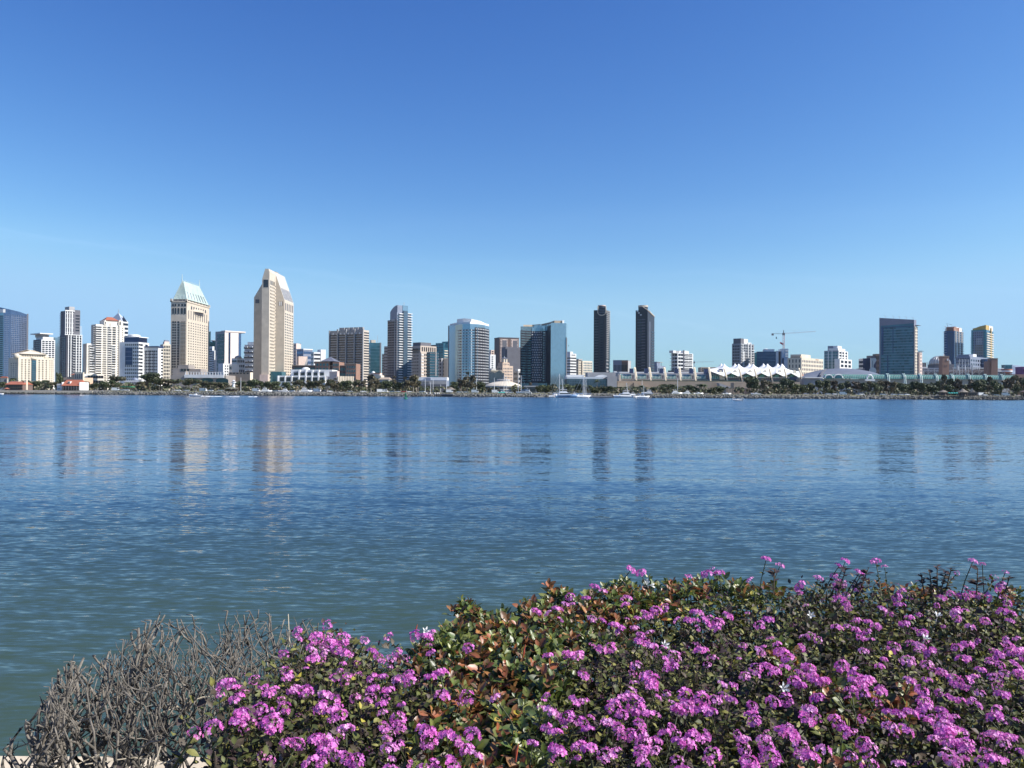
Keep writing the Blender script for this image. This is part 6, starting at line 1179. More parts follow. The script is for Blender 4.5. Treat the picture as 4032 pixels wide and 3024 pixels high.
mb = MB(); rw = random.Random(2)
for px0, px1, y in ((792, 838, 519), (838, 876, 517), (900, 944, 515), (978, 1012, 512), (744, 800, 522)):
    xa_, xb_ = at(px0, 1560, y).x, at(px1, 1560, y).x; n = 14
    for i in range(n): x = xa_ + (xb_ - xa_) * i / n; w = (xb_ - xa_) / n; mb.quad((x, y - rw.uniform(.3, 1.4), .03), (x + w * 1.1, y - rw.uniform(.3, 1.4), .03), (x + w, y + rw.uniform(.3, 1.4), rw.uniform(.12, .35)), (x, y + rw.uniform(.3, 1.4), rw.uniform(.12, .35)))
tag(mb.build('wake', foam), kind='stuff')
motorboat('blue-hulled work boat moored in front of the masts below the mirrored hotel', 2232, 622, 17, R(4), hullblue, 'yacht', 'work_boat'); motorboat('white motor yacht moored behind the blue-hulled work boat', 2254, 634, 9, R(190), None, 'yacht', 'motor_yacht'); motorboat('small white cruiser at the left end of the moored boats', 2180, 630, 8, R(200), None, 'yacht', 'motor_yacht')
sailboat('sailing yacht with tall mast at the left of the blue work boat', 2197, 636, 13, 1472, R(15)); sailboat('sailing yacht whose mast stands just behind the blue work boat', 2212, 642, 11, 1492, R(8), None, -.05); sailboat('big white twin-masted sailing catamaran at right of the blue work boat', 2290, 626, 14, 1478, R(12), None, .0, True); sailboat('sailing yacht with raked mast behind the twin-masted catamaran', 2306, 634, 11, 1490, R(170), None, .03)
sailboat('small sloop with twin masts behind rocks beside the round pavilion', 2056, 652, 10, 1492, R(170), None, 0, True); sailboat('thin-masted sailboat in front of the round pavilion', 1981, 664, 8, 1490, R(8), tealC); sailboat('thin-masted white sailboat right of the pavilion front steps', 1996, 664, 8, 1494, R(175))
motorboat('largest white motor yacht moored at the end of the floating dock', 2452, 628, 15, R(186), None, 'yacht', 'motor_yacht'); motorboat('white cabin cruiser right of the largest motor yacht', 2500, 632, 10, R(12), None, 'yacht', 'motor_yacht'); motorboat('white motor yacht behind the rocks right of the leaning mast', 2548, 646, 9, R(180), None, 'yacht', 'motor_yacht'); sailboat('sloop with tall mast beside the cabin cruisers at the dock end', 2530, 630, 11, 1518, R(5)); sailboat('sloop with strongly leaning mast behind the cabin cruisers', 2478, 636, 11, 1508, R(178), None, .12)
motorboat('white cruiser moored behind rocks left of the two palms', 2665, 652, 9, R(8), None, 'yacht', 'motor_yacht'); motorboat('white cruiser behind rocks below the fourth slanted fin', 2700, 654, 8, R(185), None, 'yacht', 'motor_yacht'); motorboat('white open boat behind the rocks below the fifth slanted fin', 2750, 654, 8, R(5)); motorboat('white open boat behind the rocks at left of the white tents', 2862, 654, 7, R(5)); motorboat('white open boat with raised bow on the lawn below the white tents', 2976, 654, 8, R(175)); motorboat('white cruiser behind rocks at right end of round pavilion', 2070, 650, 9, R(170), None, 'yacht', 'motor_yacht'); motorboat('white cruiser behind trees left of the white hall annex', 1206, 656, 10, R(3), None, 'yacht', 'motor_yacht'); motorboat('white cruiser behind rocks in front of the white hall', 1050, 656, 9, R(3), None, 'yacht', 'motor_yacht'); motorboat('white cruiser at the foot of the white hall second from left', 1116, 657, 8, R(183), None, 'yacht', 'motor_yacht')
for o in [o for o in COL.objects if o.get('category') == 'boat' and o.location.y >= 645]: o.location.z = 2.75
p = at(1597, 1571, 445); t = thing('channel_buoy', 'green lattice navigation buoy floating below the tall condominium tower', 'buoy', (p.x, 445, 0)); mb = MB(); mb.lathe([(.6, -.4), (1.05, -.1), (1.05, .45), (.7, .6)], 16); mb.build('float', buoyGreen, t); mb = MB()
for k in range(4): q = 6.283 * k / 4 + .4; mb.tube([(.65 * math.cos(q), .65 * math.sin(q), .5), (.3 * math.cos(q), .3 * math.sin(q), 2.5)], .08, 5)
mb.build('lattice', buoyGreen, t); mb = MB(); mb.box(-.55, .55, -.05, .05, 1.2, 2.5); mb.build('daymark', buoyGreen, t); mb = MB(); mb.lathe([(.35, 2.5), (.35, 2.7), (.16, 2.8), (.16, 3.4), (.05, 3.5)], 10); mb.build('lantern', buoyGreen, t)
# ------------------------------------------------------------------ parked cars
def car(label, px, Y, col, van=False):
    p = at(px, 1545, Y); t = thing('parked_van' if van else 'parked_car', label, 'van' if van else 'car', (p.x, Y, 2.98), R(rt2.uniform(-12, 12)), 'vehicles parked along the far shore'); mb = MB()
    if van: mb.profile([(-2.7, .4), (2.7, .4), (2.7, 1.3), (2.2, 2.4), (-2.7, 2.5)], -1, 1)
    else: mb.profile([(-2.2, .35), (2.2, .35), (2.2, .8), (1.3, .95), (-2.1, 1.0)], -.9, .9)
    mb.build('body', col, t); mb = MB()
    if van: mb.profile([(1.4, 1.45), (2.66, 1.45), (2.3, 2.2), (1.4, 2.2)], -1.02, 1.02)
    else: mb.profile([(-1.8, .96), (1.2, .96), (.5, 1.45), (-1.3, 1.48)], -.82, .82)
    mb.build('windows', glass, t)
    for x in (-1.4, 1.4):
        for y in (-.86, .86): mb = MB(); mb.lathe([(.34, -.12), (.34, .12)], 10); o = mb.build('wheel', dgrey, t); o.rotation_euler = (R(90), 0, 0); o.location = (x, y, .34)
silver = mat('silver_car_paint', (.5, .5, .52), rough=.3, metal=.4); blackp = mat('black_car_paint', (.03, .03, .035), rough=.2); redp = mat('red_car_paint', (.35, .03, .03), rough=.25)
CARS = [(455, 'white', 1), (480, 'silver', 0), (498, 'white', 0), (700, 'white', 0), (735, 'silver', 0), (800, 'white', 1), (828, 'white', 0), (870, 'silver', 0), (1008, 'white', 1), (1088, 'silver', 0), (1150, 'white', 0), (1250, 'white', 1), (1275, 'black', 0), (1300, 'white', 0), (1378, 'silver', 0), (1430, 'white', 0), (1498, 'white', 1), (1512, 'white', 1), (1545, 'silver', 0), (1572, 'white', 0), (1590, 'red', 0), (1612, 'white', 0), (1662, 'white', 0), (1770, 'white', 1), (1810, 'white', 0), (1835, 'silver', 0), (1870, 'white', 1), (1950, 'white', 1), (2010, 'white', 0), (3260, 'silver', 0), (3288, 'white', 0), (3320, 'white', 1), (3392, 'white', 0), (3478, 'white', 0), (3520, 'white', 0), (3548, 'silver', 0), (3572, 'white', 0), (3862, 'white', 1), (3878, 'white', 0), (3925, 'silver', 0), (3960, 'white', 1)]
PM = dict(white=paint_white, silver=silver, black=blackp, red=redp); cg = defaultdict(list)
for c in CARS: cg[(c[1], c[2], zone(c[0]))].append(c)
for (cn, vn, zn), L_ in cg.items():
    for i, c in enumerate(sorted(L_)):
        w = 'van' if vn else 'car'; car(f'{cn} {w} parked under trees {zn}' if len(L_) == 1 else f'{ORD[i]}{"" if not i else " from left"} of the {cn} {w}s parked {zn}', c[0], 652 + (c[0] * 7 % 5), PM[cn], vn)
# ------------------------------------------------------------------ birds
birdm = W('dark_bird_feathers', (.05, .05, .06))
for i, (px, py, Y, s) in enumerate(((3057, 1333, 120, .26), (2239, 1363, 120, .16), (1182, 1356, 120, .13))):
    p = at(px, py, Y); t = thing('seabird', ['dark bird flying with raised wings left of the crane mast', 'dark bird flying above the white banded office', 'dark bird flying right of the tallest tower'][i], 'bird', p, R(50 + 20 * i)); mb = MB(); mb.lathe([(.01, -s * .5), (s * .11, -s * .2), (s * .13, s * .1), (s * .06, s * .4), (.01, s * .52)], 8); o = mb.build('body', birdm, t, True); o.rotation_euler = (R(80), 0, 0)
    for sg in (-1, 1): mb = MB(); mb.quad((0, -s * .2, 0), (0, s * .2, 0), (sg * s * .3, s * .15, s * .55), (sg * s * .28, -s * .15, s * .55)); mb.quad((sg * s * .28, -s * .15, s * .55), (sg * s * .3, s * .15, s * .55), (sg * s * .4, s * .0, s * 1.15)); mb.build('wing', birdm, t)

# ------------------------------------------------------------------ thin sea air
hz_m = bpy.data.materials.new('sea_haze'); hz_m.use_nodes = True; hn = hz_m.node_tree
for n_ in list(hn.nodes):
    if n_.type == 'BSDF_PRINCIPLED': hn.nodes.remove(n_)
pv = hn.nodes.new('ShaderNodeVolumePrincipled'); pv.inputs['Density'].default_value = 1.8e-5; pv.inputs['Color'].default_value = (.68, .85, 1, 1); pv.inputs['Anisotropy'].default_value = .2
hn.links.new(pv.outputs[0], [n_ for n_ in hn.nodes if n_.type == 'OUTPUT_MATERIAL'][0].inputs['Volume'])
mb = MB(); mb.box(-9000, 9000, -400, 17000, -4, 620); tag(mb.build('haze', hz_m), kind='stuff')
# ================================================================== WATER
wm = bpy.data.materials.new('bay_water'); wm.use_nodes = True
nt = wm.node_tree; N = nt.nodes; L = nt.links; b = N['Principled BSDF']
geo = N.new('ShaderNodeNewGeometry'); sep = N.new('ShaderNodeSeparateXYZ'); L.new(geo.outputs['Position'], sep.inputs[0])
def nmath(op, a, b_=None, clamp=False):
    m = N.new('ShaderNodeMath'); m.operation = op; m.use_clamp = clamp
    for i, v in enumerate((a, b_)):
        if v is None: continue
        if isinstance(v, (int, float)): m.inputs[i].default_value = v
        else: L.new(v, m.inputs[i])
    return m.outputs[0]
def nmap(v, a, b_, c, d, smooth=True):
    m = N.new('ShaderNodeMapRange'); m.interpolation_type = 'SMOOTHSTEP' if smooth else 'LINEAR'
    L.new(v, m.inputs[0])
    for i, q in enumerate((a, b_, c, d)): m.inputs[i + 1].default_value = q
    return m.outputs[0]
def nnoise(sx, sy, scale, detail=3, rot=0.0, rough=.5, dist=0.0):
    mp = N.new('ShaderNodeMapping'); mp.inputs['Scale'].default_value = (sx, sy, 1); mp.inputs['Rotation'].default_value = (0, 0, rot); L.new(geo.outputs['Position'], mp.inputs[0])
    n = N.new('ShaderNodeTexNoise'); n.inputs['Scale'].default_value = scale; n.inputs['Detail'].default_value = detail; n.inputs['Roughness'].default_value = rough; n.inputs['Distortion'].default_value = dist; L.new(mp.outputs[0], n.inputs['Vector']); return n.outputs['Fac']
Yp = sep.outputs['Y']
shal = nmap(nmath('ADD', Yp, nmath('MULTIPLY', nnoise(.3, 1, .12, 2), 14)), 12, 62, 0, 1)
mixc = N.new('ShaderNodeMix'); mixc.data_type = 'RGBA'; L.new(shal, mixc.inputs[0]); mixc.inputs[6].default_value = (.050, .080, .050, 1); mixc.inputs[7].default_value = (.002, .030, .088, 1)
L.new(mixc.outputs[2], b.inputs['Base Color']); b.inputs['IOR'].default_value = 1.333
b.inputs['Roughness'].default_value = .05
def c5(n): return nmath('SUBTRACT', n, .5)
patch = nnoise(.10, 1, .05, 3)                     # wind patches, long across the view
wind = nmath('MULTIPLY', nmap(nmath('ADD', Yp, nmath('MULTIPLY', c5(patch), 90)), 52, 150, 0, 1), nmap(Yp, 330, 620, 1, .62))
near = nmap(Yp, 46, 24, 0, 1)
A1 = nmath('ADD', nmath('ADD', .15, nmath('MULTIPLY', wind, .26)), nmath('MULTIPLY', near, .03))
A2 = nmath('ADD', nmath('ADD', .21, nmath('MULTIPLY', wind, .30)), nmath('MULTIPLY', near, .34))
bias = nmath('ADD', nmath('ADD', nmath('MULTIPLY', wind, .088), .012), nmath('MULTIPLY', near, .06))
w1 = c5(nnoise(.16, 1, .55, 3, .05, .5)); w2 = c5(nnoise(.26, 1, 3.4, 3, .20, .6, .3)); w3 = c5(nnoise(.30, 1, 9.0, 2, .26, .55))
ty = nmath('ADD', nmath('ADD', nmath('MULTIPLY', w1, A1), nmath('MULTIPLY', w2, A2)), nmath('ADD', nmath('MULTIPLY', w3, nmath('MULTIPLY', A2, 1.0)), bias))
tx = nmath('MULTIPLY', nmath('ADD', c5(nnoise(.35, 1, 1.7, 2, 1.0)), c5(nnoise(.6, 1, 4.7, 2, .6))), nmath('MULTIPLY', A1, .55))
cx_ = N.new('ShaderNodeCombineXYZ'); L.new(tx, cx_.inputs[0]); L.new(nmath('MULTIPLY', ty, -1.0), cx_.inputs[1]); cx_.inputs[2].default_value = 1
nv = N.new('ShaderNodeVectorMath'); nv.operation = 'NORMALIZE'; L.new(cx_.outputs[0], nv.inputs[0]); L.new(nv.outputs[0], b.inputs['Normal'])
mb = MB(); ys = [3.6, 640.5]; mb.quad((-5000, 3.6, 0), (5000, 3.6, 0), (5000, 641, 0), (-5000, 641, 0))
tag(mb.build('water', wm), kind='structure')

# ================================================================== NEAR BANK
mb = MB(); mb.quad((-300, -150, 2.9), (300, -150, 2.9), (300, 3.66, 2.9), (-300, 3.66, 2.9)); mb.quad((-300, 3.66, 2.9), (300, 3.66, 2.9), (300, 3.66, -1.5), (-300, 3.66, -1.5))
tag(mb.build('path', mat('sandy_concrete', (.60, .50, .36), rough=.9, var=.22, vscale=6, bump=.3, bscale=40)), kind='structure')
mb = MB(); V = []
xs = [-.75 + 5.75 * i / 40 for i in range(41)]; yl = [.9 + 2.35 * j / 14 for j in range(15)]
for y in yl:
    for x in xs: e = min(1, (x + .75) / .5, (5 - x) / .4, (y - .9) / .2, (3.25 - y) / .2); V.append((x, y, 2.895 + .05 * max(0, e) + .02 * noise.noise((x * 3, y * 3, 0)) * max(0, e)))
mb.v = V; mb.f = [(j * 41 + i, j * 41 + i + 1, (j + 1) * 41 + i + 1, (j + 1) * 41 + i) for j in range(14) for i in range(40)]; mb.m = [0] * len(mb.f)
tag(mb.build('soil', mat('dark_soil', (.05, .036, .024), rough=1, var=.4, vscale=20, bump=.5, bscale=60)), kind='structure')

# ---- hedge silhouette (photo pixels) used only to decide how far back each shrub reaches
SIL = [(820, 2990), (862, 2740), (905, 2700), (1000, 2655), (1110, 2575), (1170, 2508), (1290, 2478), (1380, 2520), (1450, 2530), (1540, 2540), (1600, 2560), (1660, 2510), (1705, 2480), (1745, 2420), (1790, 2370), (1850, 2350), (1910, 2352), (1950, 2390), (2000, 2385), (2060, 2368), (2110, 2345), (2150, 2312), (2200, 2310), (2240, 2325), (2350, 2312), (2480, 2296), (2700, 2284), (3000, 2288), (3300, 2284), (3600, 2292), (3750, 2296), (4032, 2296), (5200, 2300)]
def sil(px):
    if px <= SIL[0][0]: return 3100
    for (x0, y0), (x1, y1) in zip(SIL[:-1], SIL[1:]):
        if x0 <= px <= x1: return y0 + (y1 - y0) * (px - x0) / (x1 - x0)
    return 2300
def inpoly(x, y, P):
    c = False; j = len(P) - 1
    for i in range(len(P)):
        if (P[i][1] > y) != (P[j][1] > y) and x < (P[j][0] - P[i][0]) * (y - P[i][1]) / (P[j][1] - P[i][1]) + P[i][0]: c = not c
        j = i
    return c
PLUM = [(1560, 2600), (1640, 2480), (1800, 2330), (2150, 2270), (2600, 2260), (3160, 2260), (3060, 2345), (2760, 2375), (2520, 2430), (2380, 2500), (2260, 2560), (2160, 2690), (2260, 2850), (2160, 3200), (1640, 3200), (1600, 2850), (1720, 2760), (1700, 2650)]
PLUM2 = [(3000, 2270), (5200, 2270), (5200, 2345), (3600, 2330)]
HT = 3.77
def top(x, y):
    h = HT + .055 * noise.noise((x * 2.1, y * 2.1, 3.3)) + .03 * noise.noise((x * 6, y * 6, 9.1))
    return h
LK = [(1330, 'lant1'), (1700, 'lant2'), (2500, 'lant3'), (2880, 'lant4'), (3200, 'lant5'), (3500, 'lant6'), (3760, 'lant7'), (99999, 'lant8')]
def lantkey(px): return next(k for x, k in LK if px < x)
def species(x, y):
    px, py = proj((x, y, HT)); d = 46 * noise.noise((x * 4, y * 4, 1.7))
    if inpoly(px + d, py + d * .6, PLUM): return 'plum'
    if inpoly(px, py + d * .5, PLUM2): return 'plumback'
    if noise.noise((x * 3.2, y * 3.2, 5.0)) > .46 and px > 2300: return 'plumpatch'
    return lantkey(px)

# ---- leaf templates: folded ovate blades, base at origin, axis +x, normal +z
def leaf_tpl(wid, fold, curl, tipf=1.0):
    xs = [.22, .52, .80]; ws = [.34 * wid, .5 * wid, .33 * wid * tipf]; V = [(0, 0, 0), (1, 0, -curl)]
    for x, w in zip(xs, ws): z = -curl * x * x; V += [(x, 0, z), (x, w, z + w * fold), (x, -w, z + w * fold)]
    F4 = [(2, 5, 6, 3), (5, 8, 9, 6), (2, 4, 7, 5), (5, 7, 10, 8)]; F3 = [(0, 2, 3), (8, 1, 9), (0, 4, 2), (8, 10, 1)]
    return np.array(V), np.array(F4), np.array(F3)
T_PLUM = leaf_tpl(.62, .35, .12); T_LANT = leaf_tpl(.60, .25, .22, .8)
def basis(d, up):
    d = d / np.linalg.norm(d, axis=1, keepdims=True); s = np.cross(up, d); s /= np.linalg.norm(s, axis=1, keepdims=True) + 1e-9; n = np.cross(d, s); return np.stack([d, s, n], axis=2)
def leaves_mesh(name, tpl, pos, d, up, size, col, m, edge=None):
    V, F4, F3 = tpl; B_ = basis(d, up); n = len(pos)
    P = np.einsum('nij,kj->nki', B_, V) * size[:, None, None] + pos[:, None, :]
    k = len(V); off = (np.arange(n) * k)[:, None, None]
    c = np.repeat(col[:, None, :], k, 1)
    c[:, [2, 5, 8]] *= 1.35                                     # paler midrib
    if edge is not None: c[:, [4, 7, 10, 3, 6, 9]] = c[:, [4, 7, 10, 3, 6, 9]] * .75 + edge * .25
    return npmesh(name, P.reshape(-1, 3), [(F4[None] + off).reshape(-1, 4), (F3[None] + off).reshape(-1, 3)], m, c.reshape(-1, 3))
plm = mat('glossy_plum_leaf', (1, 1, 1), attr=True, rough=.40, var=.2, vscale=60, transl=.22, spec=.55)
ltm = mat('matte_lantana_leaf', (1, 1, 1), attr=True, rough=.55, var=.3, vscale=90, transl=.18, spec=.4, bump=.4, bscale=300)
stm = mat('hedge_stem', (.10, .075, .05), rough=.8, var=.3, vscale=50)
# sample shoots over the hedge footprint
sh = {k: [] for k in ('plum', 'plumback', 'plumpatch', 'lant1', 'lant2', 'lant3', 'lant4', 'lant5', 'lant6', 'lant7', 'lant8')}
cnt = 0
while cnt < 9500:
    x, y = RNG.uniform(-1.3, 2.75), RNG.uniform(1.12, 3.2); px, py = proj((x, y, HT))
    if py < sil(px) - 4: continue
    cnt += 1; sp = species(x, y); sh[sp].append((x, y))
def n3(n): v = RNG.normal(size=(n, 3)); return v / np.linalg.norm(v, axis=1, keepdims=True)
GP = np.array([(.06, .095, .02), (.10, .135, .026), (.16, .18, .045), (.04, .065, .02)]); BP = np.array([(.28, .085, .038), (.20, .065, .03), (.28, .125, .045), (.13, .06, .028), (.17, .12, .035)]); YP = np.array([(.42, .30, .04), (.30, .28, .05)])
def plum_leaves(pts, bronze=.5):
    P, D, U, S, C = [], [], [], [], []
    for x, y in pts:
        for lv in range(2):
            z = top(x, y) - (RNG.uniform(0, .05) if lv == 0 else RNG.uniform(.05, .34)); ax = np.array([RNG.normal() * .35, RNG.normal() * .35 - .12, 1.0]); ax /= np.linalg.norm(ax)
            br = bronze + .5 * noise.noise((x * 3, y * 3, 8.0)); a0 = RNG.uniform(0, 6.28); isb = RNG.random() < br; sc = RNG.uniform(.7, 1.2)
            q = np.cross(ax, [1, 0, 0]); q /= np.linalg.norm(q); r = np.cross(ax, q)
            for k in range(6 if lv == 0 else 5):
                pair = k // 2; a = a0 + (k % 2) * math.pi + pair * 1.57 + RNG.normal() * .25; out = q * math.cos(a) + r * math.sin(a); op = [.45, .9, 1.3][pair]
                d = ax * math.cos(op) + out * math.sin(op); P.append(np.array([x, y, z]) - ax * pair * .012 + out * .003); D.append(d); U.append(ax * .9 - out * .35 + RNG.normal(size=3) * .15)
                S.append([.020, .031, .038][pair] * sc * RNG.uniform(.85, 1.15))
                rr = RNG.random(); C.append((BP if isb and (pair < 2 or rr < .35) else (YP if rr < .03 else GP))[RNG.integers(2 if rr < .03 and not (isb and pair < 2) else 4)] * RNG.uniform(.7, 1.3))
    return [np.array(a) for a in (P, D, U, S, C)]
GL = np.array([(.055, .066, .018), (.085, .095, .024), (.15, .145, .040), (.060, .046, .028), (.058, .038, .034)])
def lant_leaves(pts):
    P, D, U, S, C = [], [], [], [], []
    for x, y in pts:
        ax = np.array([RNG.normal() * .4, RNG.normal() * .4 - .1, 1.0]); ax /= np.linalg.norm(ax); z0 = top(x, y) - RNG.uniform(-.02, .06); q = np.cross(ax, [1, 0, 0]); q /= np.linalg.norm(q); r = np.cross(ax, q); a0 = RNG.uniform(0, 6.28); yl = RNG.random() < .02
        for k in range(14):
            pair = k // 2; a = a0 + (k % 2) * math.pi + pair * 1.57 + RNG.normal() * .3; out = q * math.cos(a) + r * math.sin(a); op = RNG.uniform(.7, 1.5)
            P.append(np.array([x, y, z0]) - ax * (pair * .034 + RNG.uniform(0, .02)) + out * RNG.uniform(.002, .02)); D.append(ax * math.cos(op) + out * math.sin(op)); U.append(ax - out * .2 + RNG.normal(size=3) * .3); S.append(RNG.uniform(.014, .031) * (.7 if pair == 0 else 1))
            C.append((np.array((.32, .28, .05)) if yl and pair < 2 else GL[RNG.integers(5)]) * RNG.uniform(.7, 1.35))
    return [np.array(a) for a in (P, D, U, S, C)]
def stems(pts, frac, col=stm, parent=None, lo=2.9):
    mb = MB()
    for x, y in pts[::frac]:
        z = top(x, y) - .02; k = RNG.normal(size=2) * .06; mb.tube([(x * .93 + .05 + k[0], y * .93 + .16 + k[1], lo), (x + k[0] * .5, y + k[1] * .5, (lo + z) / 2), (x, y, z)], [.006, .004, .002], 4)
    return mb.build('stem', col, parent)
SHR = {}
def shrub(key, name, label, kind):
    pts = sh[key]; c = np.mean(pts, axis=0); t = thing(name, label, 'shrub', (0, 0, 0), group='flowering hedge shrubs'); SHR[key] = t
    if kind == 'plum': a = plum_leaves(pts, .38 if key == 'plum' else .48); o = link('foliage', leaves_mesh('foliage', T_PLUM, *a, plm, np.array((.22, .20, .06))), t)
    else: a = lant_leaves(pts); o = link('foliage', leaves_mesh('foliage', T_LANT, *a, ltm), t)
    stems(pts, 5, parent=t); return t
shrub('plum', 'natal_plum_shrub', 'glossy green and bronze leaved shrub in the middle of the hedge with few flowers', 'plum')
shrub('plumback', 'natal_plum_shrub', 'narrow strip of bronze leaved shrub along the back edge at the far right', 'plum')
shrub('plumpatch', 'natal_plum_shrub', 'scattered glossy leaved shoots growing up among the purple flowers at right', 'plum')
for k, lb in enumerate(('purple flowering lantana shrub growing against the bare grey bush', 'purple flowering lantana shrub just left of the glossy bronze leaved shrub', 'purple flowering lantana shrub just right of the glossy bronze leaved shrub', 'second purple lantana shrub to the right of the glossy leaved shrub', 'third purple lantana shrub to the right of the glossy leaved shrub', 'lantana shrub whose tall flower shoots stand highest against the water', 'second purple lantana shrub from the right edge of the photo', 'densely flowering lantana shrub at the right edge of the photo')): shrub(f'lant{k + 1}', 'lantana_shrub', lb, 'lant')
for key, t in SHR.items():
    pass

# ---- flower heads
flm = mat('lantana_petal', (1, 1, 1), attr=True, rough=.5, var=.12, vscale=200, transl=.33)
gst = mat('flower_stalk', (.06, .07, .03), rough=.7)
def head_mesh(nf, R0, seed, budding=False, tint=(1, 1, 1)):
    r = np.random.default_rng(seed); V, Fq, Ft, C = [], [], [], []
    for k in range(nf):
        ph = math.acos(1 - (k + .5) / nf * .86); th = k * 2.39996 + r.normal() * .2; n = np.array([math.sin(ph) * math.cos(th), math.sin(ph) * math.sin(th), math.cos(ph)])
        c = n * R0 * np.array([1, 1, .62]) * r.uniform(.92, 1.08); n = n + r.normal(size=3) * .22; n /= np.linalg.norm(n); a = np.cross(n, r.normal(size=3)); a /= np.linalg.norm(a); b_ = np.cross(n, a)
        inner = k < nf * .16
        rad = R0 * .29 * r.uniform(.85, 1.15) * (.5 if inner or budding else 1); i0 = len(V); V.append(c - n * rad * .25); hue = r.uniform(0, 1)
        pc = np.array((.72, .125, .53)) * (1 - hue) + np.array((.84, .29, .72)) * hue
        pc = np.minimum(pc * np.array(tint), .9)
        if inner or budding: pc = np.array((.34, .06, .26)) * r.uniform(.7, 1.2)
        C.append(np.array((.80, .56, .74)) if r.random() < .42 else pc * 1.1); a0 = r.uniform(0, 6.28)
        for j in range(5):
            for dt, rr, zz in ((-.52, .72, .06), (-.26, 1.02, .16), (.26, 1.02, .16), (.52, .72, .06)):
                t = a0 + j * 1.2566 + dt; rj = rad * rr * r.uniform(.92, 1.08); V.append(c + a * rj * math.cos(t) + b_ * rj * math.sin(t) + n * rad * (zz + r.normal() * .08)); C.append(pc * r.uniform(.85, 1.15))
            q = i0 + 1 + 4 * j; Ft.append((i0, q, q + 3)); Fq.append((q, q + 1, q + 2, q + 3))
    return npmesh('flower_head', np.array(V), [np.array(Fq), np.array(Ft)], flm, np.array(C))
HEADS = [head_mesh(n, r, s) for n, r, s in ((24, .0172, 1), (20, .016, 2), (28, .019, 3), (17, .0145, 4), (22, .0165, 5), (26, .018, 6), (13, .012, 7))] + [head_mesh(22, .0165, 8, False, (1.1, 1.7, 1.15)), head_mesh(24, .017, 9, False, (.78, .6, .85)), head_mesh(18, .015, 10, False, (1.05, 1.4, 1.05)), head_mesh(11, .013, 11, False, (.85, .8, .75))]
BUDS = [head_mesh(12, .009, 21, True), head_mesh(9, .008, 22, True)]
def stalk_mesh(k):
    rs = np.random.default_rng(50 + k); V0, F4, F3 = T_LANT; n = 5; a = rs.uniform(0, 6.28, n); z = -rs.uniform(.012, .075, n); d = np.column_stack([np.cos(a), np.sin(a), rs.uniform(-.1, .7, n)]); B_ = basis(d, np.tile([0, 0, 1.], (n, 1)) + rs.normal(size=(n, 3)) * .2)
    Vv = (np.einsum('nij,kj->nki', B_, V0) * rs.uniform(.014, .027, n)[:, None, None] + np.column_stack([0 * z, 0 * z, z])[:, None, :]).reshape(-1, 3); off = (np.arange(n) * len(V0))[:, None, None]; c = np.repeat((GL[rs.integers(0, 5, n)] * rs.uniform(.7, 1.4, (n, 1)))[:, None, :], len(V0), 1).reshape(-1, 3)
    tb_ = MB(); tb_.tube([(.004, 0, -.15), (-.003, .002, -.07), (0, 0, -.002)], [.0024, .0018, .0015], 5); m0 = len(Vv); tq = np.array([[i + m0 for i in f] for f in tb_.f if len(f) == 4]); Vv = np.vstack([Vv, np.array(tb_.v)]); c = np.vstack([c, np.tile((.06, .07, .03), (len(tb_.v), 1))])
    return npmesh('stalk', Vv, [np.vstack([(F4[None] + off).reshape(-1, 4), tq]), (F3[None] + off).reshape(-1, 3)], ltm, c)
STALK = [stalk_mesh(k) for k in range(5)]
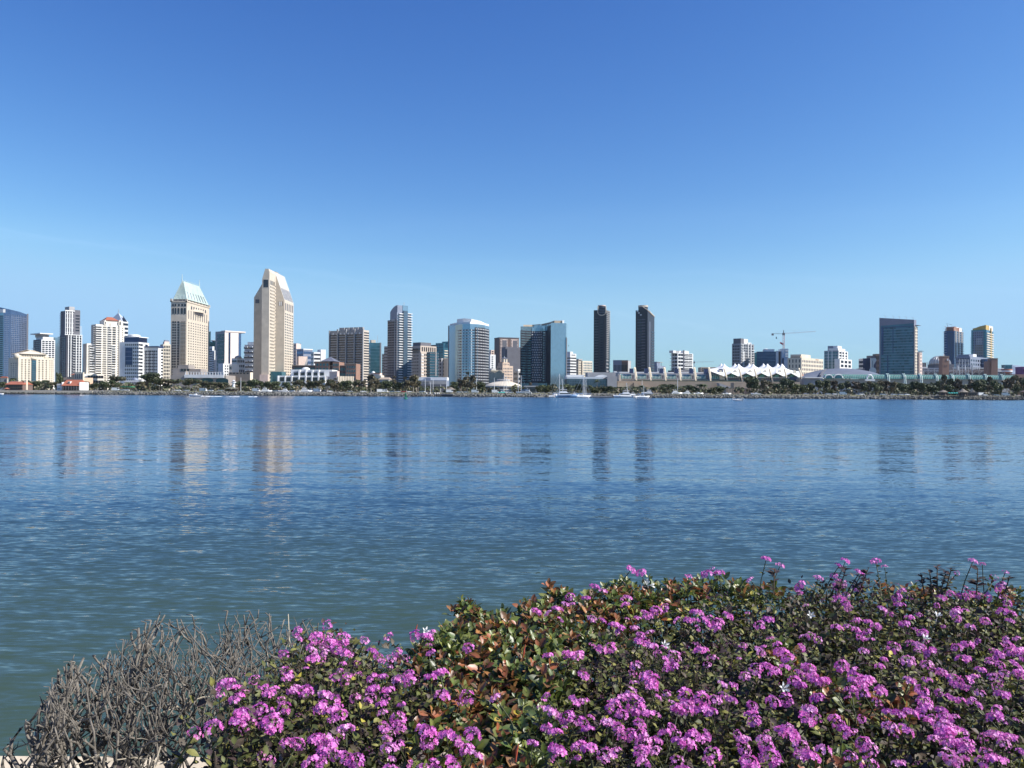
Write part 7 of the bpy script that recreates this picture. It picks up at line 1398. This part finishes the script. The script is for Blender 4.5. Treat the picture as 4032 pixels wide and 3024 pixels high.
FL = '''867,2738 934,2755 1002,2679 1060,2735 1075,2718 1023,2794 1120,2788 1134,2676 1172,2488 1199,2723 1246,2506 1222,2547 1231,2600 1281,2573 1290,2462 1281,2738 1264,2788 955,2814 934,2850 964,2867 767,2888 840,2867 1128,2926 1040,2847 1070,2855 1064,2994 1231,2994 1246,2917 1117,2579 890,2700 1256,2522 1303,2530 1351,2520 1331,2550 1351,2574 1378,2581 1436,2523 1466,2570 1531,2509 1700,2496 1690,2543 1697,2574 1598,2591 1636,2503 1843,2553 1534,2625 1341,2645 1354,2686 1409,2655 1466,2672 1568,2679 1609,2662 1734,2659 1202,2723 1283,2740 1398,2753 1459,2750 1520,2753 1266,2791 1337,2818 1507,2808 1568,2835 1741,2743 1839,2743 1951,2750 1531,2892 1341,2899 1246,2916 1130,2930 1531,2950 1541,2991 1225,3004 1676,2889 1792,2923 1859,2896 1839,2954 1290,2950 1398,3001 1778,3015 1710,3018 2110,2411 2158,2418 2195,2401 2253,2381 2205,2442 2307,2357 2341,2313 2371,2445 2446,2486 2463,2384 2483,2245 2524,2258 2582,2408 2510,2435 2331,2543 2365,2564 2239,2584 2158,2587 2273,2587 2524,2509 2571,2550 2504,2625 2297,2662 2497,2692 2558,2692 2300,2764 2151,2747 2168,2811 2456,2753 2415,2787 2504,2781 2449,2815 2544,2818 2266,2848 2314,2876 2395,2855 2185,2889 2280,2943 2483,2896 2544,2916 2192,2957 2185,2991 2382,2977 2537,2964 2097,2930 2531,3011
3016,2205 3071,2230 2805,2240 2832,2261 2711,2271 2784,2264 2954,2285 3220,2278 3303,2230 3328,2212 3283,2268 3383,2257 3449,2212 3483,2233 3151,2309 3144,2333 3290,2323 3331,2344 3376,2316 3341,2396 3317,2299 3286,2368 3553,2333 3580,2351 3767,2257 3830,2212 3868,2223 3958,2254 3913,2275 3941,2313 3806,2320 3837,2344 3885,2351 3951,2351 3708,2358 3781,2347 3542,2385 3619,2424 3504,2424 3802,2406 3767,2437 3878,2448 3819,2472 3989,2420 3376,2448 3335,2469 3449,2472 3560,2462 3601,2482 3632,2493 3428,2521 3373,2489 3518,2552 3587,2538 3622,2552 3400,2566 3664,2572 2943,2417 2992,2465 3033,2517 2864,2430 2742,2417 2777,2455 2826,2455 2826,2482 2666,2444 2618,2396 2580,2410 3193,2507 3220,2521 2926,2545 2992,2569 3075,2572 2760,2569 2805,2593 2652,2590 2649,2631 3054,2645 3026,2628 2933,2666 2978,2635 3127,2683 3203,2673 3217,2753 3386,2669 3359,2649 3400,2704 3470,2708 3463,2628 3573,2607 3670,2642 3795,2600 3809,2545 3850,2527 3913,2566 3892,2600 3961,2527 4003,2517 4017,2566 3996,2621 4017,2662 3802,2690 3906,2662 3927,2704 3947,2739 3740,2753 3847,2777 3705,2801 3670,2829 3705,2856 3497,2808 3920,2829 3172,2836 3283,2829 3359,2884 3525,2891 3109,2898 2971,2843 2798,2808 2763,2759 2846,2739 2888,2704 2569,2683 2652,2773 2708,2787 2625,2732 2542,2822 2929,2919 2742,2905 2618,2891 2666,2926 2805,2974 3241,2960 3151,2981 3033,2988 2950,3009 3428,2953 3539,3009 3760,3002 3677,2912 3733,2926 3788,2884 3885,2898 3954,2933 3885,2967 3989,2911 4024,2967 2535,2926 2520,2970 2666,2995 2556,2545 2590,2575 2520,2500 2880,2760 2760,2800 2700,2750 3360,2690 3420,2680 3340,2750 3640,2800 3720,2890 3800,2940 3860,2640 3940,2590 3980,2570'''
rf = random.Random(9); pts = []
for s in FL.split(): px, py = map(float, s.split(',')); pts.append((px, py, 1))
ex = []
for px, py, _ in pts:                                  # many heads sit in twos and threes
    if rf.random() < .62: a = rf.uniform(0, 6.28); ex.append((px + 42 * math.cos(a), py + 30 * math.sin(a), .95))
pts += [e for e in ex if e[1] > sil(e[0]) + 10]
for k in range(70):                                    # small or half-hidden heads between the big ones
    px = rf.uniform(1150, 4032); py = rf.uniform(2330, 3024)
    if py > sil(px) + 30 and not (1700 < px < 2150): pts.append((px, py, .6))
for k in range(40): px = rf.uniform(2950, 4032); py = rf.uniform(2620, 3024); pts.append((px, py, .95))
for k in range(60): px, py = rf.uniform(4060, 5300), rf.uniform(2330, 3024); pts.append((px, py, 1))
for k in range(34): px, py = rf.uniform(900, 4400), rf.uniform(3040, 3400); pts.append((px, py, 1))
nfl = defaultdict(int); pass
for px, py, sc in pts:
    r_ = ray(px, min(py, 3400)); Y = (4.5 - (HT + .025)) / -r_.z; edge = py < sil(px) - 6
    if Y > 3.02 or edge:
        bp_ = ray(px, sil(px)); Y = min((4.5 - HT) / -bp_.z - .06, 2.98)
    p = CAM + r_ * Y
    sp = lantkey(px) if px < 1700 or px > 2100 else ('lant2' if px < 1900 else 'lant3')
    if nfl[sp] >= 99: continue
    nfl[sp] += 1
    o = link('flower_head', HEADS[rf.randrange(11)], SHR[sp], p); s = 1.02 * rf.uniform(.72, 1.15) * (sc if sc > .9 else rf.uniform(.45, .75)); o.scale = (s, s, s * rf.uniform(.85, 1.2))
    o.rotation_euler = (rf.gauss(.25, .35), rf.gauss(.1, .35), rf.uniform(0, 6.28))
    link('stalk', STALK[rf.randrange(5)], o)
for sp in SHR:
    if not sp.startswith('lant') or not sh[sp]: continue
    for x, y in sh[sp][::max(1, len(sh[sp]) // 22)]:
        o = link('flower_bud', BUDS[rf.randrange(2)], SHR[sp], (x, y, top(x, y) + rf.uniform(-.01, .03))); o.rotation_euler = (rf.gauss(0, .4), rf.gauss(0, .4), rf.uniform(0, 6))
# tall shoots that stand above the back edge
shootm = defaultdict(list)
for px, py, bx in ((3016, 2205, 3040), (3071, 2230, 3050), (3449, 2212, 3400), (3303, 2230, 3290), (3328, 2212, 3300), (3830, 2212, 3845), (3868, 2223, 3850), (2483, 2245, 2490), (2524, 2258, 2500), (3640, 2240, 3660), (3700, 2215, 3690), (3740, 2235, 3700), (3590, 2270, 3650), (3390, 2250, 3360), (3958, 2254, 3950), (3300, 2260, 3280)):
    pass
for bx, tx, ty in ((3640, 3625, 2255), (3670, 3660, 2248), (3690, 3690, 2226), (3720, 3745, 2240), (3700, 3722, 2262), (3350, 3390, 2262), (3300, 3330, 2240), (3845, 3850, 2235), (3955, 3975, 2268), (3045, 3050, 2240), (3380, 3420, 2236)):
    sp = 'lant7' if bx > 3500 else ('lant6' if bx > 3200 else 'lant5'); Y = 2.9; p0 = at(bx, 2340, Y); p1 = at(tx, ty, Y); mb = MB(); mb.tube([tuple(p0), tuple(p0.lerp(p1, .5)), tuple(p1)], [.003, .0022, .0014], 5); mb.build('tall_shoot', stm, SHR[sp])
    for k in range(16): t = rf.uniform(.15, 1.02); a = rf.uniform(0, 6.28); shootm[sp].append((np.array(p0.lerp(p1, t)), np.array([math.cos(a), math.sin(a), .5]), rf.uniform(.018, .034)))
for sp, L_ in shootm.items():
    n = len(L_); link('shoot_leaf', leaves_mesh('shoot_leaf', T_LANT, np.array([l[0] for l in L_]), np.array([l[1] for l in L_]), np.tile([0, 0, 1.], (n, 1)) + RNG.normal(size=(n, 3)) * .2, np.array([l[2] for l in L_]), GL[RNG.integers(3, 5, n)] * RNG.uniform(.8, 1.3, (n, 1)), ltm), SHR[sp])
# white star flowers of the plum shrub
wpm = mat('white_petal', (.85, .84, .80), rough=.5, var=.04, transl=.25); redstem = mat('coral_new_shoot', (.50, .10, .05), rough=.5)
for px, py, key in ((2548, 2300, 'plum'), (3190, 2425, 'plumpatch'), (3082, 2712, 'plumpatch'), (2612, 2545, 'plumpatch'), (1672, 2490, 'plum'), (3690, 2430, 'plumback'), (2560, 2305, 'plum'), (3640, 2520, 'plumpatch')):
    r_ = ray(px, py); Y = min((4.5 - HT - .02) / -r_.z, 3.0); p = CAM + r_ * Y; mb = MB()
    for k in range(5):
        a = k * 1.2566 + px; c_, s_ = math.cos(a), math.sin(a); f = lambda r, w, z: (c_ * r - s_ * w, s_ * r + c_ * w, z)
        mb.quad(f(.002, 0, 0), f(.012, .006, .008), f(.022, .005, .012), f(.028, 0, .011), f(.022, -.005, .010), f(.012, -.006, .007))
    mb.tube([(0, 0, -.02), (0, 0, .001)], [.0015, .002], 5); o = mb.build('white_flower', wpm, SHR[key], loc=p); o.scale = (.5, .5, 1.2); o.rotation_euler = (rf.uniform(.2, 1.0), rf.gauss(0, .4), 0)
for px, py in ((1635, 2480), (2060, 2560), (2030, 2960)):
    r_ = ray(px, py); p = CAM + r_ * min((4.5 - HT - .02) / -r_.z, 3.0); mb = MB(); mb.tube([(0, 0, -.02), (.002, 0, 0), (.006, 0, .016)], [.0015, .0025, .0008], 6); mb.build('new_shoot', redstem, SHR['plum'], loc=p)

# ---- bare grey bush
twm = mat('lichen_grey_twig', (.155, .138, .115), rough=.95, var=.7, vscale=45, bump=.8, bscale=120); twd = mat('dry_straw_stalk', (.55, .48, .36), rough=.8, var=.2, vscale=40)
BO = [(-10, 2985), (20, 2930), (95, 2850), (150, 2760), (190, 2690), (235, 2620), (300, 2600), (345, 2580), (440, 2560), (490, 2515), (545, 2470), (620, 2450), (700, 2450), (800, 2440), (930, 2418), (1040, 2430), (1130, 2440), (1220, 2450), (1320, 2500), (1500, 2560)]
def bsil(px):
    if px < BO[0][0]: return 3050
    for (x0, y0), (x1, y1) in zip(BO[:-1], BO[1:]):
        if x0 <= px <= x1: return y0 + (y1 - y0) * (px - x0) / (x1 - x0)
    return 2700
BO = [(x, y + (34 if x < 600 else 8)) for x, y in BO]
bt = thing('bare_bush', 'leafless grey bush with gnarled branches at the left end of the hedge', 'bush', (0, 0, 0))
rb = random.Random(21)
def grow(mb, p, d, r, lv, cut):
    n = rb.randint(2, 4); pts = [p.copy()]; q = p.copy(); seg = rb.uniform(.024, .044) * (2.4 if lv == 0 else 1)
    for i in range(n):
        d = (d + Vector((rb.gauss(0, .34), rb.gauss(0, .34), rb.gauss(.16, .20)))).normalized(); q2 = q + d * seg; px, py = proj(q2)
        if py < bsil(px) + cut + rb.uniform(-12, 12) or q2.z < 2.93 or q2.y < 1.5: break
        q = q2; pts.append(q.copy())
    if len(pts) < 2: return
    k = len(pts) - 1; knob = [r * (1 - .2 * i / k) * rb.uniform(.78, 1.3) for i in range(k + 1)]
    mb.tube([tuple(x) for x in pts], knob, 6 if lv < 3 else 5)
    for i in range(1, k + 1):                          # spur stubs
        if rb.random() < .55: sd = Vector((rb.gauss(0, 1), rb.gauss(0, 1), rb.gauss(.5, .6))).normalized(); mb.tube([tuple(pts[i]), tuple(pts[i] + sd * rb.uniform(.010, .024))], [r * .6, r * .4], 5)
    r1 = r * rb.uniform(.76, .90)
    if lv < 10 and r1 > .0015:
        for c in range(2 if rb.random() < .58 else 1):
            nd = (d + Vector((rb.gauss(0, .55), rb.gauss(0, .45), rb.gauss(.40, .25)))).normalized(); grow(mb, q, nd, r1 * rb.uniform(.82, 1.0), lv + 1, cut)
mains = []
for k in range(4): mains.append((rb.uniform(-1.55, -1.25), rb.uniform(2.45, 3.0), rb.uniform(.011, .014), -.45, 0))
for i in range(9):
    for j in range(5):
        if rb.random() < (.72 if i < 3 else .22): continue
        x = -1.42 + 1.02 * (i + rb.uniform(.1, .9)) / 9; y = 2.2 + .95 * (j + rb.uniform(.1, .9)) / 5; mains.append((x, y, rb.uniform(.0085, .0130), rb.gauss(-.12, .32), rb.choice((-30, -15, 0, 25, 50, 90) if x > -1.12 else (-20, 20, 60, 110, 160))))
groups = []
for k, (x, y, r, lean, cut) in enumerate(mains):
    groups.append(MB()); grow(groups[-1], Vector((x, y, 2.90)), Vector((lean, rb.gauss(0, .25), 1)).normalized(), r, 0, cut)
for tx, ty in ((30, 2930), (110, 2850), (175, 2760), (330, 2590), (300, 2620), (430, 2565), (545, 2472), (630, 2455)):   # long outer limbs on the left
    p0 = Vector((-1.35 + rb.uniform(-.1, .15), 2.65 + rb.uniform(-.15, .2), 2.9)); p1 = at(tx, ty, 2.75 + rb.uniform(-.1, .15)); n = 7; pts = [p0.lerp(p1, i / n) + Vector((rb.gauss(0, .022), rb.gauss(0, .022), .07 * math.sin(math.pi * i / n) * (-1 if ty > 2800 else 1) + rb.gauss(0, .015))) * (0 < i < n) for i in range(n + 1)]
    rr = [.0175 * (1 - .82 * i / n) * rb.uniform(.85, 1.2) for i in range(n + 1)]; groups.append(MB()); groups[-1].tube([tuple(q) for q in pts], rr, 7)
    for i in range(2, n + 1): 
        if rb.random() < .8: grow(groups[-1], pts[i], Vector((rb.gauss(-.2, .6), rb.gauss(0, .6), rb.gauss(.6, .4))).normalized(), max(rr[min(i, n - 1)] * .8, .004), 6, rb.choice((-40, 0, 30)))
for g in groups:
    if g.v: g.build('branch', twm, bt, True)
for k in range(70):
    x, y = rb.uniform(-1.3, -.35), rb.uniform(1.7, 2.9); mb = MB(); p = Vector((x, y, 2.95 + rb.uniform(0, .55))); d = Vector((rb.gauss(0, 1), rb.gauss(0, .6), rb.gauss(.2, .4))).normalized(); l = rb.uniform(.12, .3); mb.tube([tuple(p), tuple(p + d * l * .5 + Vector((0, 0, .02))), tuple(p + d * l)], .0016, 4); mb.build('dry_stalk', twd, bt)
for (x0, y0, x1, y1) in ((1145, 2560, 1135, 2418), (1060, 2680, 1052, 2560), (1010, 2780, 930, 2700)): mb = MB(); mb.tube([tuple(at(x0, y0 + 100, 2.6)), tuple(at(x1, y1, 2.62))], [.003, .0016], 5); mb.build('dry_stalk', twd, bt)
# dead litter under the bush
o = link('leaf_litter', leaves_mesh('leaf_litter', T_LANT, np.column_stack([RNG.uniform(-1.5, -.2, 1500), RNG.uniform(1.6, 3.1, 1500), 2.9 + RNG.uniform(.0, .05, 1500)]), n3(1500) * (1, 1, .3), np.tile([0, 0, 1.], (1500, 1)) + RNG.normal(size=(1500, 3)) * .4, RNG.uniform(.012, .03, 1500), np.array([(.16, .11, .07), (.10, .075, .05), (.22, .17, .11)])[RNG.integers(0, 3, 1500)], ltm)); tag(o, kind='stuff')

# ================================================================== LIGHT
SUN_EL, SUN_AZ = R(40), R(101)
sv = Vector((math.sin(SUN_AZ) * math.cos(SUN_EL), math.cos(SUN_AZ) * math.cos(SUN_EL), math.sin(SUN_EL)))
sd = bpy.data.lights.new('sun', 'SUN'); sd.energy = 5.0; sd.angle = R(.53); sd.color = (1, .955, .89)
so = bpy.data.objects.new('sun', sd); COL.objects.link(so); so.rotation_euler = sv.to_track_quat('Z', 'Y').to_euler(); so.location = (60, -20, 60)
w = bpy.data.worlds.new('World'); scene.world = w; w.use_nodes = True; wn = w.node_tree; bg = wn.nodes['Background']
sky = wn.nodes.new('ShaderNodeTexSky'); sky.sky_type = 'NISHITA'; sky.sun_disc = False; sky.sun_elevation = SUN_EL; sky.sun_rotation = SUN_AZ; sky.altitude = 0; sky.air_density = 1.0; sky.dust_density = .4; sky.ozone_density = 3.0
sp_ = wn.nodes.new('ShaderNodeSeparateColor'); cb_ = wn.nodes.new('ShaderNodeCombineColor'); wn.links.new(sky.outputs[0], sp_.inputs[0])
for i, (g_, k_) in enumerate(((1.79, 2.42), (1.48, 1.80), (.99, 1.445))):      # white balance and contrast of the sky light
    a_ = wn.nodes.new('ShaderNodeMath'); a_.operation = 'MULTIPLY'; a_.inputs[1].default_value = .11; wn.links.new(sp_.outputs[i], a_.inputs[0])
    c_ = wn.nodes.new('ShaderNodeMath'); c_.operation = 'SMOOTH_MIN'; c_.inputs[1].default_value = (.36, .51, .675)[i]; c_.inputs[2].default_value = .10; wn.links.new(a_.outputs[0], c_.inputs[0])
    q_ = wn.nodes.new('ShaderNodeMath'); q_.operation = 'POWER'; q_.inputs[1].default_value = g_; wn.links.new(c_.outputs[0], q_.inputs[0])
    m_ = wn.nodes.new('ShaderNodeMath'); m_.operation = 'MULTIPLY'; m_.inputs[1].default_value = k_ / .12; wn.links.new(q_.outputs[0], m_.inputs[0]); wn.links.new(m_.outputs[0], cb_.inputs[i])
def wmath(op, a, b_=None):
    m = wn.nodes.new('ShaderNodeMath'); m.operation = op
    for i, v in enumerate((a, b_)):
        if isinstance(v, (int, float)): m.inputs[i].default_value = v
        elif v is not None: wn.links.new(v, m.inputs[i])
    return m.outputs[0]
tcw = wn.nodes.new('ShaderNodeTexCoord'); sx_ = wn.nodes.new('ShaderNodeSeparateXYZ'); wn.links.new(tcw.outputs['Generated'], sx_.inputs[0])
yy_ = wmath('MAXIMUM', sx_.outputs[1], .05); u_ = wmath('DIVIDE', sx_.outputs[0], yy_); e_ = wmath('DIVIDE', sx_.outputs[2], yy_)
nzw = wn.nodes.new('ShaderNodeTexNoise'); nzw.inputs['Scale'].default_value = 9; nzw.inputs['Detail'].default_value = 5; mpw = wn.nodes.new('ShaderNodeMapping'); mpw.inputs['Scale'].default_value = (1, 1, 5); wn.links.new(tcw.outputs['Generated'], mpw.inputs[0]); wn.links.new(mpw.outputs[0], nzw.inputs['Vector'])
cl_ = None
for a0, a1, wd, k in ((.108, -.127, .004, .035), (.150, -.045, .008, .02), (.20, .03, .03, .015)):     # faint cirrus streaks low in the sky
    d_ = wmath('ABSOLUTE', wmath('SUBTRACT', e_, wmath('ADD', wmath('MULTIPLY', u_, a1), wmath('ADD', a0, wmath('MULTIPLY', wmath('SUBTRACT', nzw.outputs['Fac'], .5), .03)))))
    f_ = wmath('MULTIPLY', wmath('MAXIMUM', wmath('SUBTRACT', 1, wmath('DIVIDE', d_, wd)), 0), wmath('MULTIPLY', nzw.outputs['Fac'], k)); cl_ = f_ if cl_ is None else wmath('ADD', cl_, f_)
ad_ = wn.nodes.new('ShaderNodeVectorMath'); ad_.operation = 'ADD'; cc_ = wn.nodes.new('ShaderNodeCombineXYZ')
for i in range(3): wn.links.new(wmath('DIVIDE', cl_, .12), cc_.inputs[i])
wn.links.new(cb_.outputs[0], ad_.inputs[0]); wn.links.new(cc_.outputs[0], ad_.inputs[1]); wn.links.new(ad_.outputs[0], bg.inputs[0]); bg.inputs[1].default_value = .12 / 2 ** .55
scene.view_settings.view_transform = 'Standard'; scene.view_settings.look = 'None'; scene.view_settings.exposure = .55; scene.view_settings.gamma = 1
scene.cycles.max_bounces = 6; scene.cycles.transparent_max_bounces = 8; scene.cycles.use_denoising = True
scene.cycles.sample_clamp_indirect = 6
